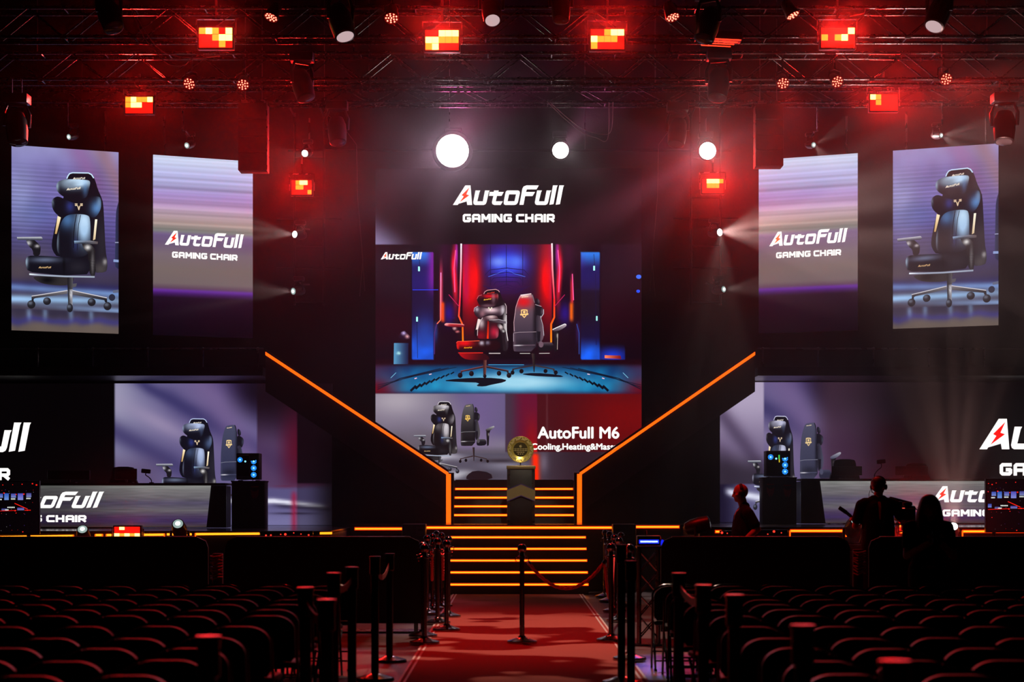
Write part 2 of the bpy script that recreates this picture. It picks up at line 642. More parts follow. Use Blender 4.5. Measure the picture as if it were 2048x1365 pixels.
def G(base, *hl):
    """Airbrushed colour: base plus soft patches (cx, cy, rx, ry, colour, strength)."""
    def f(x, y):
        c = base
        for cx, cy, rx, ry, col, k in hl:
            w = math.exp(-((x - cx) / rx) ** 2 - ((y - cy) / ry) ** 2) * k
            c = lerp(c, col, min(1, w))
        return c
    return f


def LIN(p0, c0, p1, c1, *hl):
    dx, dy = p1[0] - p0[0], p1[1] - p0[1]
    n = dx * dx + dy * dy
    g = G((0, 0, 0), *hl) if hl else None

    def f(x, y):
        t = ((x - p0[0]) * dx + (y - p0[1]) * dy) / n
        c = lerp(c0, c1, min(1, max(0, t)))
        for cx, cy, rx, ry, col, k in hl:
            w = math.exp(-((x - cx) / rx) ** 2 - ((y - cy) / ry) ** 2) * k
            c = lerp(c, col, min(1, w))
        return c
    return f


def chaikin(pts, it=2):
    for _ in range(it):
        q = []
        for i in range(len(pts)):
            a, b = pts[i], pts[(i + 1) % len(pts)]
            q.append((a[0] * .75 + b[0] * .25, a[1] * .75 + b[1] * .25))
            q.append((a[0] * .25 + b[0] * .75, a[1] * .25 + b[1] * .75))
        pts = q
    return pts


class Plane:
    """A flat upright screen: left and right bottom corners seen from the photo position at distances dl, dr."""
    def __init__(self, pl, dl, pr, dr):
        a, b = W(pl, 1000, dl), W(pr, 1000, dr)
        self.O = Vector((a.x, a.y, 0))
        self.U = (Vector((b.x, b.y, 0)) - self.O).normalized()
        self.N = self.U.cross(Vector((0, 0, 1)))
        self.w = (b - a).length

    def uv(self, px, py):
        d = Vector(((px - 1024.0) / FPX, 1.0, (HORIZON - py) / FPX))
        c = Vector((0, 0, EYE))
        t = (self.O - c).dot(self.N) / d.dot(self.N)
        p = c + d * t
        return (p - self.O).dot(self.U), p.z

    def pt(self, u, v, off=0.0):
        return self.O + self.U * u + Vector((0, 0, v)) + self.N * off


class Art:
    """Collects coloured flat shapes on a screen plane. T maps drawing coordinates to plane (u, v)."""
    def __init__(self, plane, clip=None):
        self.pl = plane
        self.v, self.f, self.c = [], [], []
        self.layer = 0
        self.clip = clip          # (u0, u1, v0, v1)
        self.step = 0.0012

    def _tri(self, p, T, colf, cell):
        L = [((p[i][0] - p[(i + 1) % 3][0]) ** 2 + (p[i][1] - p[(i + 1) % 3][1]) ** 2, i) for i in range(3)]
        m, i = max(L)
        if cell and m > cell * cell:
            a, b, c = p[i], p[(i + 1) % 3], p[(i + 2) % 3]
            h = ((a[0] + b[0]) / 2, (a[1] + b[1]) / 2)
            self._tri((a, h, c), T, colf, cell)
            self._tri((h, b, c), T, colf, cell)
            return
        q = [T(*x) for x in p]
        cols = [srgb(colf(*x)) for x in p] if callable(colf) else [srgb(colf)] * 3
        poly = [(q[k], cols[k]) for k in range(3)]
        if self.clip:
            poly = self._clip(poly)
            if len(poly) < 3:
                return
        n = len(self.v)
        off = 0.004 + self.layer * self.step
        for (u, v), c in poly:
            self.v.append(self.pl.pt(u, v, off))
            self.c.append(c)
        self.f.append(tuple(range(n, n + len(poly))))

    def _clip(self, poly):
        u0, u1, v0, v1 = self.clip
        for ax, lim, sg in ((0, u0, 1), (0, u1, -1), (1, v0, 1), (1, v1, -1)):
            out = []
            for k in range(len(poly)):
                (A, ca), (B, cb) = poly[k], poly[(k + 1) % len(poly)]
                da, db = (A[ax] - lim) * sg, (B[ax] - lim) * sg
                if da >= 0:
                    out.append((A, ca))
                if (da > 0) != (db > 0) and abs(da - db) > 1e-12:
                    t = da / (da - db)
                    out.append(((A[0] + (B[0] - A[0]) * t, A[1] + (B[1] - A[1]) * t), lerp(ca, cb, t)))
            poly = out
            if len(poly) < 3:
                return []
        return poly

    def poly(self, pts, col, T, smooth=0, cell=0, holes=(), up=True):
        if smooth:
            pts = chaikin(list(pts), smooth)
        loops = [[Vector((x, y, 0)) for x, y in pts]] + [[Vector((x, y, 0)) for x, y in h] for h in holes]
        flat = [(p.x, p.y) for l in loops for p in l]
        for tr in tessellate_polygon(loops):
            self._tri(tuple(flat[i] for i in tr), T, col, cell if callable(col) else 0)
        if up:
            self.layer += 1

    def stroke(self, pts, w, col, T, closed=False, cell=0, up=True):
        n = len(pts)
        for i in range(n if closed else n - 1):
            a, b = pts[i], pts[(i + 1) % n]
            dx, dy = b[0] - a[0], b[1] - a[1]
            L = math.hypot(dx, dy) or 1
            dx, dy = dx / L, dy / L
            ea = w * .2 if (i > 0 or closed) else 0
            eb = w * .2 if (i < n - 2 or closed) else 0
            a2, b2 = (a[0] - dx * ea, a[1] - dy * ea), (b[0] + dx * eb, b[1] + dy * eb)
            ox, oy = -dy * w / 2, dx * w / 2
            self.poly([(a2[0] + ox, a2[1] + oy), (b2[0] + ox, b2[1] + oy), (b2[0] - ox, b2[1] - oy), (a2[0] - ox, a2[1] - oy)], col, T, cell=cell, up=False)
        if up:
            self.layer += 1

    def disc(self, cx, cy, rx, ry, col, T, n=16, cell=0):
        self.poly([(cx + rx * math.cos(2 * PI * k / n), cy + ry * math.sin(2 * PI * k / n)) for k in range(n)], col, T, cell=cell)

    def grid(self, x0, y0, x1, y1, nx, ny, colf, T):
        off = 0.004 + self.layer * self.step
        n = len(self.v)
        for j in range(ny + 1):
            for i in range(nx + 1):
                x, y = x0 + (x1 - x0) * i / nx, y0 + (y1 - y0) * j / ny
                u, v = T(x, y)
                self.v.append(self.pl.pt(u, v, off))
                self.c.append(srgb(colf(x, y)))
        for j in range(ny):
            for i in range(nx):
                a = n + j * (nx + 1) + i
                self.f.append((a, a + 1, a + nx + 2, a + nx + 1))
        self.layer += 1

    def build(self, name, m, parent):
        o0 = parent.location
        me = bpy.data.meshes.new(name)
        me.from_pydata([tuple(p - o0) for p in self.v], [], self.f)
        at = me.color_attributes.new('Col', 'FLOAT_COLOR', 'POINT')
        flat = []
        for c in self.c:
            flat += [c[0], c[1], c[2], 1.0]
        at.data.foreach_set('color', flat)
        me.materials.append(m)
        ob = bpy.data.objects.new(name, me)
        COL.objects.link(ob)
        ob.parent = parent
        return ob


def sub(art):
    """A fresh layer set above an existing picture on the same plane."""
    b = Art(art.pl, art.clip)
    b.layer = art.layer + 1
    return b


def keys(stops):
    """Piecewise-linear colour by position."""
    def f(t):
        if t <= stops[0][0]:
            return stops[0][1]
        for (a, ca), (b, cb) in zip(stops, stops[1:]):
            if t <= b:
                return lerp(ca, cb, (t - a) / (b - a))
        return stops[-1][1]
    return f


# ---- brand lettering, drawn in its own grid (92..1947 wide, 112..440 tall)
WHITE = (255, 252, 248)
U_ = [(470, 197), (552, 197), (536, 228), (500, 378), (592, 378), (628, 197), (707, 197), (691, 228), (655, 392), (640, 424), (610, 440), (465, 440), (441, 426), (432, 395)]
LOGO = [
    ([(300, 112), (388, 112), (415, 440), (333, 440), (323, 380), (186, 420), (175, 440), (92, 440)], ()),
    (U_, ()),
    ([(780, 197), (858, 197), (850, 222), (942, 222), (905, 288), (828, 288), (808, 378), (927, 378), (888, 440), (785, 440), (752, 425), (743, 395), (768, 288), (695, 288), (705, 222), (772, 222)], ()),
    ([(1000, 197), (1180, 197), (1204, 210), (1210, 243), (1176, 398), (1152, 430), (1120, 440), (965, 440), (942, 425), (940, 390), (968, 238), (980, 209)], ([(1030, 262), (1145, 262), (1120, 376), (1005, 376)],)),
    ([(1320, 112), (1526, 112), (1487, 180), (1325, 180), (1312, 222), (1464, 222), (1420, 292), (1297, 292), (1270, 437), (1202, 437), (1250, 170), (1272, 130)], ()),
    ([(x + 1026, y) for x, y in U_], ()),
    ([(1760, 112), (1841, 112), (1826, 140), (1770, 425), (1700, 437)], ()),
    ([(1866, 112), (1947, 112), (1932, 140), (1877, 425), (1806, 437)], ()),
]
BOLT = [(371, 146), (318, 262), (366, 278), (211, 391), (275, 296), (240, 276)]


def logo(art, T, col=WHITE, bolt=(255, 60, 0), first=0):
    for pts, holes in LOGO[first:]:
        art.poly(pts, col, T, holes=holes, up=False)
    art.layer += 1
    if bolt and first == 0:
        art.poly(BOLT, bolt, T)


def caption(art, T, col=WHITE, letters='GAMING CHAIR'):
    w, a, b, t, m = 39, 607.5, 708.5, 588, 728
    bx = {0: (258, 397), 1: (412, 552), 2: (568, 722), 3: (735, 775), 4: (780, 920), 5: (935, 1077), 7: (1145, 1285), 8: (1296, 1437), 9: (1455, 1596), 10: (1604, 1644), 11: (1654, 1790)}
    S = lambda p: art.stroke(p, w, col, T, up=False)
    for k, ch in enumerate('GAMING CHAIR'):
        if k not in bx or letters[k] == ' ':
            continue
        l, r = bx[k][0] + 19, bx[k][1] - 19
        mid = (l + r) / 2
        if ch in 'GC':
            p = [(r + 15, a), (l + 14, a), (l, a + 14), (l, b - 14), (l + 14, b), (r - (14 if ch == 'G' else -15), b)]
            if ch == 'G':
                p += [(r, b - 14), (r, 662), (mid - 2, 662)]
            S(p)
        elif ch == 'A':
            S([(l, m), (l, a + 14), (l + 14, a), (r - 14, a), (r, a + 14), (r, m)])
            S([(l, 668), (r, 668)])
        elif ch == 'M':
            S([(l, m), (l, t)]); S([(r, t), (r, m)])
            S([(l + 4, t + 8), (mid, 684)]); S([(mid, 684), (r - 4, t + 8)])
        elif ch == 'I':
            S([(mid, t), (mid, m)])
        elif ch == 'N':
            S([(l, m), (l, t)]); S([(r, t), (r, m)]); S([(l + 2, t + 10), (r - 2, m - 10)])
        elif ch == 'H':
            S([(l, t), (l, m)]); S([(r, t), (r, m)]); S([(l, 658), (r, 658)])
        elif ch == 'R':
            S([(l, m), (l, a), (r - 14, a), (r, a + 14), (r, 656), (r - 14, 670), (l, 670)])
            S([(mid - 2, 672), (r + 8, m - 8)])
    art.layer += 1


def fit(pl, x0, y0, x1, y1):
    """Map logo-grid coordinates to the screen so the word mark spans photo points (x0,y0 baseline-left) to (x1,y1 baseline-right)."""
    ua, va = pl.uv(x0, y0)
    ub, vb = pl.uv(x1, y1)
    k = (ub - ua) / 1855.0
    v = (va + vb) / 2
    return lambda x, y, ky=1.0: (ua + (x - 92) * k, v - (y - 440) * k * ky)


_FONT_CACHE = {}
def text_tris(s, bold=0.022):
    if s not in _FONT_CACHE:
        cu = bpy.data.curves.new('lettering_source', 'FONT')
        cu.body = s
        cu.resolution_u = 4
        ob = bpy.data.objects.new('lettering_source', cu)
        COL.objects.link(ob)
        dg = bpy.context.evaluated_depsgraph_get()
        me = ob.evaluated_get(dg).to_mesh()
        me.calc_loop_triangles()
        vs_ = [(v.co.x, v.co.y) for v in me.vertices]
        fs = [tuple(t.vertices) for t in me.loop_triangles]
        ob.evaluated_get(dg).to_mesh_clear()
        bpy.data.objects.remove(ob)
        bpy.data.curves.remove(cu)
        _FONT_CACHE[s] = (vs_, fs)
    return _FONT_CACHE[s]


def text(art, s, pa, pb, col=WHITE, bold=0.022):
    """Text filling the photo rectangle pa (left, top of capitals) to pb (right, baseline)."""
    vs_, fs = text_tris(s, bold)
    xs, ys = [v[0] for v in vs_], [v[1] for v in vs_]
    cap = 0.729
    u0, v1 = art.pl.uv(*pa)
    u1, v0 = art.pl.uv(*pb)
    x0, x1 = min(xs), max(xs)
    T = lambda x, y: (u0 + (x - x0) / (x1 - x0) * (u1 - u0), v0 + y / cap * (v1 - v0))
    for f in fs:
        for ox, oy in ((0, 0), (bold, 0), (-bold, 0), (0, bold), (0, -bold)):
            art._tri(tuple((vs_[i][0] + ox, vs_[i][1] + oy) for i in f), T, col, 0)
    art.layer += 1


def little_logo(art, T0, x0, y0, x1, y1, col):
    """Small word mark in drawing coordinates from (x0,y0) baseline-left to (x1,y1) baseline-right."""
    k = (x1 - x0) / 1855.0
    sl = (y1 - y0) / (x1 - x0)
    logo(art, lambda x, y: T0(x0 + (x - 92) * k, y0 + (y - 440) * k * 0.85 + (x - 92) * k * sl), col, None)


def crest(art, T, cx, cy, s, col):
    """Small gold shield badge on a chair back."""
    sh = [(-1, -1), (-.35, -1.15), (.35, -1.15), (1, -1), (.95, .1), (.55, .85), (0, 1.45), (-.55, .85), (-.95, .1)]
    P = lambda pts: [(cx + x * s, cy + y * s) for x, y in pts]
    inner = [(x * .72, y * .72) for x, y in sh]
    art.poly(P(sh), col, T, holes=[list(reversed(P(inner)))], up=False)
    art.poly(P([(-.45, -.5), (0, -.75), (.45, -.5), (.2, .1), (0, -.1), (-.2, .1)]), col, T, up=False)
    art.poly(P([(-1.25, .2), (1.25, .05), (1.15, .5), (-1.15, .65)]), col, T)


def wings(art, T, cx, cy, s, col):
    """Small V badge with wing bars."""
    P = lambda pts: [(cx + x * s, cy + y * s) for x, y in pts]
    art.poly(P([(-.45, -.25), (-.15, -.25), (0, .45), (.15, -.25), (.45, -.25), (.12, 1), (-.12, 1)]), col, T, up=False)
    for k in (0, 1):
        for g in (-1, 1):
            art.poly(P([(g * .4, -.95 + k * .4), (g * 1.25, -.95 + k * .4), (g * 1.05, -.65 + k * .4), (g * .4, -.65 + k * .4)]), col, T, up=False)
    art.layer += 1


def chair_front(a, T, lite=(190, 218, 242), blue=(78, 122, 176), cell=16, dark=(15, 14, 24), foot=True):
    """Displayed gaming chair seen from the front left (drawn in a 960 x 1365 grid)."""
    d2 = lerp(dark, (60, 58, 66), .5)
    pol = lambda p, c, s=2: a.poly(p, c, T, smooth=s, cell=cell if callable(c) else 0)
    # pedestal
    if foot:
        pol([(195, 890), (470, 905), (545, 905), (500, 975), (300, 962), (225, 930)], G((44, 40, 42), (320, 925, 60, 30, (10, 10, 14), 1)), 2)
        pol([(480, 900), (524, 900), (524, 955), (556, 952), (550, 978), (524, 985), (518, 1012), (482, 1012)], LIN((480, 0), (22, 20, 24), (524, 0), (80, 78, 84)), 0)
        pol([(192, 1054), (480, 1008), (482, 1036), (222, 1072), (210, 1078), (208, 1100), (192, 1100)], LIN((0, 1010), (120, 116, 122), (0, 1090), (25, 24, 30)), 0)
        pol([(520, 1008), (796, 1068), (800, 1105), (782, 1105), (776, 1088), (520, 1044)], LIN((0, 1010), (120, 116, 122), (0, 1090), (25, 24, 30)), 0)
        pol([(482, 1000), (522, 1000), (520, 1150), (486, 1150)], LIN((482, 0), (22, 22, 26), (520, 0), (140, 140, 150), (508, 1040, 8, 40, (230, 230, 235), .8)), 0)
        for cx, cy, rx, ry in ((190, 1122, 33, 34), (316, 1096, 32, 31), (674, 1104, 33, 32), (801, 1136, 32, 34), (499, 1150, 25, 36)):
            a.disc(cx, cy, rx, ry, G((30, 28, 34), (cx - 8, cy - 12, 16, 14, (120, 130, 150), .8)), T, 14, cell)
        a.stroke([(192, 1056), (480, 1010)], 6, (205, 200, 205), T, up=False)
        a.stroke([(520, 1010), (796, 1070)], 6, (205, 200, 205), T)
    # back shell
    shell = [(470, 140), (480, 95), (495, 70), (520, 62), (648, 63), (682, 85), (704, 130), (724, 200), (752, 262), (767, 310), (776, 480), (786, 700), (800, 770), (800, 830), (786, 866), (690, 868), (640, 760), (400, 745), (362, 695), (350, 640), (374, 520), (398, 420), (440, 300)]
    pol(shell, G(dark, (760, 620, 60, 260, d2, .9), (745, 840, 70, 60, (84, 78, 76), .7), (780, 780, 16, 24, (160, 155, 155), .9)), 1)
    pol([(350, 300), (364, 270), (405, 250), (470, 285), (560, 320), (640, 262), (735, 250), (752, 290), (747, 365), (696, 436), (640, 405), (480, 395), (430, 415), (396, 405), (360, 360)],
        G(dark, (500, 335, 34, 46, (42, 52, 118), .9), (715, 350, 50, 60, blue, 1.0), (735, 300, 20, 50, lerp(blue, lite, .5), .6), (358, 300, 10, 40, lite, .5)), 2)
    # pillow and top rim
    pol([(392, 205), (388, 168), (402, 136), (440, 120), (480, 116), (642, 121), (664, 138), (656, 178), (642, 250), (612, 276), (540, 286), (468, 270), (418, 238)],
        G(dark, (560, 140, 120, 46, lite, 1.3), (500, 160, 60, 34, lerp(dark, lite, .55), .8), (396, 175, 14, 50, lite, .65), (622, 200, 20, 60, blue, .55)), 2)
    a.stroke([(474, 112), (482, 92), (496, 72), (520, 65), (648, 67), (672, 80), (690, 108)], 9, lite, T)
    little_logo(a, T, 470, 207, 586, 196, (235, 222, 200))
    little_logo(a, T, 522, 118, 622, 116, (225, 215, 200))
    wings(a, T, 570, 338, 27, (225, 200, 165))
    # lumbar cushion and side trims
    pol([(400, 412), (426, 424), (392, 556), (378, 556)], LIN((400, 420), (250, 230, 190), (385, 560), (190, 150, 90)), 0)
    pol([(700, 440), (718, 440), (702, 600), (684, 608)], LIN((0, 440), (255, 246, 225), (0, 610), (205, 180, 140)), 0)
    pol([(396, 700), (392, 625), (408, 525), (436, 440), (478, 404), (545, 396), (638, 403), (662, 430), (664, 600), (656, 720), (560, 748), (425, 742)],
        G(dark, (612, 500, 60, 140, lerp(blue, lite, .7), 1.2), (610, 440, 54, 70, lite, .8), (480, 445, 60, 70, lerp(dark, blue, .9), .9), (545, 640, 26, 60, (40, 48, 92), .8), (398, 600, 10, 120, lite, .5)), 2)
    a.stroke([(551, 400), (538, 470), (528, 560), (526, 668)], 6, (12, 12, 20), T)
    a.stroke([(584, 404), (568, 480), (558, 580), (556, 690)], 5, (18, 20, 34), T)
    # right arm post, seat, left arm
    pol([(590, 625), (660, 632), (708, 690), (698, 725), (708, 892), (658, 898), (646, 770), (642, 708), (606, 672)], G((26, 24, 28), (640, 665, 26, 22, (235, 232, 230), .9), (680, 790, 10, 90, (110, 106, 108), .9)), 1)
    pol([(144, 755), (166, 732), (225, 730), (380, 738), (560, 752), (655, 752), (658, 880), (560, 884), (450, 892), (300, 876), (162, 862), (142, 805)],
        G(dark, (300, 765, 120, 22, (96, 106, 132), .9), (148, 780, 14, 50, lite, .7), (560, 820, 80, 50, d2, .7), (450, 800, 10, 70, (6, 6, 10), .8)), 1)
    little_logo(a, T, 245, 833, 348, 833, (196, 160, 112))
    a.stroke([(172, 880), (300, 890), (460, 898), (696, 902)], 13, G((150, 160, 178), (180, 882, 50, 20, (225, 232, 240), .9)), T, cell=30)
    pol([(140, 598), (205, 598), (258, 648), (264, 670), (256, 735), (204, 735), (200, 684), (166, 656)], G((22, 20, 26), (165, 630, 22, 20, (225, 225, 230), .8), (235, 655, 18, 12, (215, 210, 212), .8)), 1)
    pol([(72, 582), (268, 580), (278, 590), (275, 609), (76, 606)], LIN((0, 580), (196, 198, 206), (0, 604), (50, 52, 66)), 0)
    pol([(530, 612), (660, 610), (722, 620), (720, 638), (534, 635)], LIN((530, 0), (130, 160, 195), (722, 0), (96, 84, 84), (600, 632, 90, 8, (20, 20, 26), .8)), 0)


def chair_back(a, T, top=(74, 74, 90), mid=(44, 42, 56), gold=(226, 196, 140), cell=24, seat=(18, 16, 22), foot=True, hot=None):
    """Displayed gaming chair seen from behind (drawn in an 1840 x 1365 grid, right half)."""
    pol = lambda p, c, s=1: a.poly(p, c, T, smooth=s, cell=cell if callable(c) else 0)
    if foot:
        pol([(1252, 940), (1300, 940), (1296, 1105), (1290, 1195), (1278, 1195), (1270, 1105)], LIN((1252, 0), (70, 50, 48), (1300, 0), (16, 12, 14)), 0)
        pol([(985, 1150), (1260, 1092), (1270, 1112), (1010, 1160), (1006, 1190), (988, 1190)], (52, 34, 34), 0)
        pol([(1290, 1092), (1562, 1148), (1568, 1185), (1548, 1185), (1540, 1160), (1292, 1112)], (58, 42, 40), 0)
        for cx, cy, r in ((990, 1202, 28), (1112, 1182, 30), (1440, 1180, 28), (1580, 1200, 28)):
            a.disc(cx, cy, r, r * 1.05, (14, 9, 12), T, 12)
    # far side: pillow, wing, cushion, seat, arm
    pol([(1300, 180), (1345, 195), (1368, 235), (1358, 285), (1300, 270)], G((16, 14, 22), (1350, 220, 18, 40, top, .7)), 2)
    pol([(1290, 262), (1385, 300), (1416, 335), (1412, 400), (1370, 460), (1300, 440)], G((18, 16, 24), (1400, 370, 20, 50, top, .8)), 2)
    pol([(1300, 415), (1365, 420), (1400, 560), (1420, 640), (1415, 720), (1380, 790), (1310, 820)], LIN((1300, 0), (30, 28, 38), (1420, 0), lerp(mid, top, .9)), 2)
    pol([(1340, 800), (1440, 785), (1550, 792), (1555, 900), (1400, 912), (1340, 900)], LIN((0, 790), lerp(seat, top, .7), (0, 840), seat), 1)
    pol([(1548, 630), (1640, 622), (1616, 680), (1604, 900), (1566, 918), (1560, 800)], LIN((1556, 0), (30, 26, 30), (1616, 0), (8, 7, 10), (1600, 700, 10, 30, (200, 190, 180), .8)), 0)
    pol([(1530, 622), (1545, 600), (1700, 538), (1726, 545), (1726, 568), (1640, 625), (1560, 640)], LIN((0, 540), lerp(top, (255, 255, 255), .5), (0, 640), mid), 1)
    # shell
    sh = [(1000, 760), (1003, 560), (1016, 420), (1034, 300), (1062, 215), (1092, 152), (1125, 138), (1245, 124), (1275, 150), (1296, 260), (1312, 500), (1316, 640), (1312, 912), (1040, 916), (1000, 905)]
    f = LIN((0, 130), top, (0, 640), mid, (1300, 500, 30, 400, (8, 7, 12), .8), (1160, 800, 140, 60, lerp(mid, (0, 0, 0), .5), .8), (1010, 780, 20, 200, top, .5))
    if hot:
        g = f
        f = lambda x, y: lerp(lerp(g(x, y), hot, .95 * math.exp(-((x - 1140) / 120) ** 2 - ((y - 235) / 80) ** 2)), (240, 205, 205), .9 * math.exp(-((x - 1140) / 100) ** 2 - ((y - 150) / 28) ** 2))
    pol(sh, f, 1)
    pol([(1245, 124), (1272, 140), (1300, 258), (1312, 500), (1296, 270), (1262, 160)], (10, 9, 14), 1)
    a.stroke([(1003, 662), (1080, 652), (1314, 646)], 7, lerp(top, (255, 255, 255), .25), T)
    a.stroke([(1000, 832), (1300, 826)], 16, G(lerp(mid, top, .4), (1060, 830, 60, 16, (240, 235, 240), .8)), T, cell=40)
    a.disc(1380, 818, 32, 42, lerp(mid, top, .8), T, 14)
    pol([(1324, 640), (1372, 640), (1366, 770), (1330, 790)], (20, 18, 26), 0)
    crest(a, T, 1150, 392, 46, gold)
    little_logo(a, T, 1112, 180, 1205, 170, lerp(gold, (255, 255, 255), .3))

# ------------------------------------------------------------------ LED walls
SCREEN = picture_mat('led_picture', 1.15)
SCREEN_LIT = picture_mat('led_picture_base', 1.12, 'FRONT')
SHELL = mat('screen_shell', (0.006, 0.006, 0.007), 0.5, spec=0.2)


def nz(x, y, s=1.0, seed=0.0):
    return noise.noise(Vector((x * s, y * s, seed)))


def gs(x, c, r):
    return math.exp(-((x - c) / r) ** 2)


def sm(x, a, b):
    t = min(1, max(0, (x - a) / (b - a)))
    return t * t * (3 - 2 * t)


def led_wall(label, pl, u0, u1, v0, v1, group='LED walls around the stage', hang=None):
    p = pl.pt((u0 + u1) / 2, v0)
    t = thing('led_wall', label, 'screen', p, group)
    L = lambda u, v, o: pl.pt(u, v, o) - p
    MB().prism([L(u0, v0, 0), L(u1, v0, 0), L(u1, v1, 0), L(u0, v1, 0)], -pl.N * 0.12).build('cabinet', SHELL, t, smooth=False)
    if hang:
        for f in (0.12, 0.88):
            u = u0 + (u1 - u0) * f
            MB().cyl(L(u, v1, -0.06), L(u, hang, -0.06), 0.02, n=8).build('hanging_bar', STEEL, t)
    return t, (lambda s, q: (u0 + s * (u1 - u0), v1 - q * (v1 - v0)))


# ---- centre wall ---------------------------------------------------------
PC = Plane(751, 39.5, 1284, 39.5)
uc0, vc0 = PC.uv(751, 961.5)
uc1, vc1 = PC.uv(1283, 337)
t, N_ = led_wall('tall central LED wall showing two gaming chairs under white lettering', PC, uc0, uc1, vc0, vc1)
z2 = lambda x, y: PC.uv(750 + x / 3.793, 485 + y / 3.793)          # main picture drawing grid
z3 = lambda x, y: PC.uv(880 + x / 6.826, 570 + y / 6.826)          # its chairs
z4 = lambda x, y: PC.uv(745 + x / 3.7236, 780 + y / 3.7236)        # lower picture


def bg_main(x, y):
    n = nz(x, y, .012, 3)
    c = (11, 3, 13)
    # outer wall panels
    if x < 275:
        c = lerp(c, (34, 22, 34), .7 * sm(y, -50, 150) * (1 - sm(y, 300, 560)))
        c = lerp(c, (46, 3, 14), .6 * gs(y, 620, 200))
    if x > 1715:
        c = lerp(c, (27, 15, 30), .7 * (1 - sm(y, 300, 700)))
        c = lerp(c, (42, 3, 14), .6 * gs(y, 560, 260))
    # windows
    for a, b, fl in ((285, 490, 0), (1505, 1705, 1)):
        if a <= x <= b and 80 <= y <= 885:
            w = lerp((20, 22, 84), (38, 120, 226), sm(y, 210, 80))
            w = lerp(w, (28, 24, 100), sm(y, 150, 300))
            w = lerp(w, (18, 10, 44), sm(y, 340, 380) * .85)
            w = lerp(w, (22, 92, 232), sm(y, 560 if not fl else 700, 860) * (.95 - .3 * n))
            if not fl:
                w = lerp(w, (120, 30, 150), gs(x, 440, 40) * (1 - sm(y, 250, 480)))
                w = lerp(w, (30, 70, 170), .6 * gs(y, 660, 120) * gs(x, 380, 80))
            else:
                w = lerp(w, (80, 40, 160), .6 * gs(x, 1540, 40) * gs(y, 150, 60))
                w = lerp(w, (24, 14, 20), .7 * gs(y, 480, 160))
            c = w
    c = lerp(c, (24, 60, 220), .9 * gs(x, 1800, 120) * sm(y, 760, 860) * (1 if 1705 < x < 1900 and y < 890 else 0))
    # centre door with blue glow
    if 660 < x < 1370 and y < 880:
        c = (34, 6, 24)
        c = lerp(c, (60, 12, 92), .8 * gs(x, 990, 200) * gs(y, 30, 180))
        b = gs(x, 1000, 150) * gs(y, 170, 115)
        c = lerp(c, (34, 58, 222), min(1, 1.25 * b))
        c = lerp(c, (120, 150, 246), .9 * gs(x, 940, 70) * gs(y, 150, 42))
        c = lerp(c, (84, 124, 244), .9 * gs(x, 1070, 60) * gs(y, 150, 50))
        c = lerp(c, (70, 18, 96), .5 * gs(x, 1000, 190) * gs(y, 330, 90))
        c = lerp(c, (14, 3, 10), .9 * sm(y, 380, 640) * gs(x, 1000, 330))
        # red pools beside the neon
        for cx, k in ((722, 1.25), (1322, 1.1)):
            c = lerp(c, (255, 6, 6), min(1, k * 1.5 * gs(x, cx, 66) * gs(y, 280, 200)))
            c = lerp(c, (170, 10, 30), .8 * gs(x, cx, 70) * gs(y, 60, 140))
            c = lerp(c, (150, 8, 22), .55 * gs(x, cx, 90) * gs(y, 540, 180))
        c = lerp(c, (150, 20, 110), .6 * gs(x, 690, 26) * (1 - sm(y, 350, 560)))
        c = lerp(c, (150, 20, 110), .6 * gs(x, 1350, 26) * (1 - sm(y, 350, 560)))
    # pillars
    for s_ in (-1, 1):
        q = (x - 1000) * s_
        if 345 < q < 560 and y < 900:
            c = (22, 4, 18)
            c = lerp(c, (60, 8, 50), .6 * gs(q, 470, 40) * sm(y, 420, 60))
            c = lerp(c, (44, 22, 150), .75 * gs(q, 440, 42) * gs(y, 540, 80))
            e = 388 + 16 * gs(y, 150, 160)
            c = lerp(c, (255, 24, 56), min(1, 1.3 * gs(q, e, 17) * gs(y, 250, 200)))
            c = lerp(c, (214, 50, 200), .9 * gs(q, 382, 9) * gs(y, 90, 110))
            o = 496 + (16 if s_ < 0 else 0) * 0
            if s_ < 0:
                c = lerp(c, (255, 70, 110), .95 * gs(q, 498, 9) * sm(y, 60, 300) * (1 - sm(y, 560, 610)))
                c = lerp(c, (255, 80, 10), .95 * gs(q, 486, 13) * sm(y, 440, 470) * (1 - sm(y, 585, 620)))
            else:
                c = lerp(c, (255, 50, 70), .95 * gs(q, 494, 9) * sm(y, 200, 330) * (1 - sm(y, 440, 490)))
                c = lerp(c, (255, 105, 10), .98 * gs(q, 490, 13) * sm(y, 440, 480) * (1 - sm(y, 570, 620)))
            if y > 600 and q > 470:
                c = lerp(c, (58, 30, 96) if s_ > 0 else (36, 70, 160), .7 * gs(q, 540, 16) * gs(y, 680, 80))
    # plinth and floor
    if y > 885:
        c = lerp((30, 3, 12), (26, 6, 22), gs(x, 1000, 500))
    if y > 915:
        k = sm(y, 915, 950)
        r = abs(x - 1020) / 900
        f = lerp((8, 74, 128), (24, 150, 196), .6 * gs(y, 1090, 70) + .35 * n)
        f = lerp(f, (10, 34, 66), .55 * gs(y, 935, 26))
        f = lerp(f, (228, 238, 246), min(1, 1.15 * gs(x, 1085, 300) * gs(y, 1062, 50)))
        f = lerp(f, (120, 196, 226), .7 * gs(x, 1050, 420) * gs(y, 1060, 80))
        f = lerp(f, (104, 6, 22), sm(abs(x - 1020), 700, 1030) * (.5 + .5 * sm(y, 1000, 1120)))
        f = lerp(f, (60, 10, 34), .8 * sm(y, 1118, 1165))
        c = lerp(c, f, k)
    return c


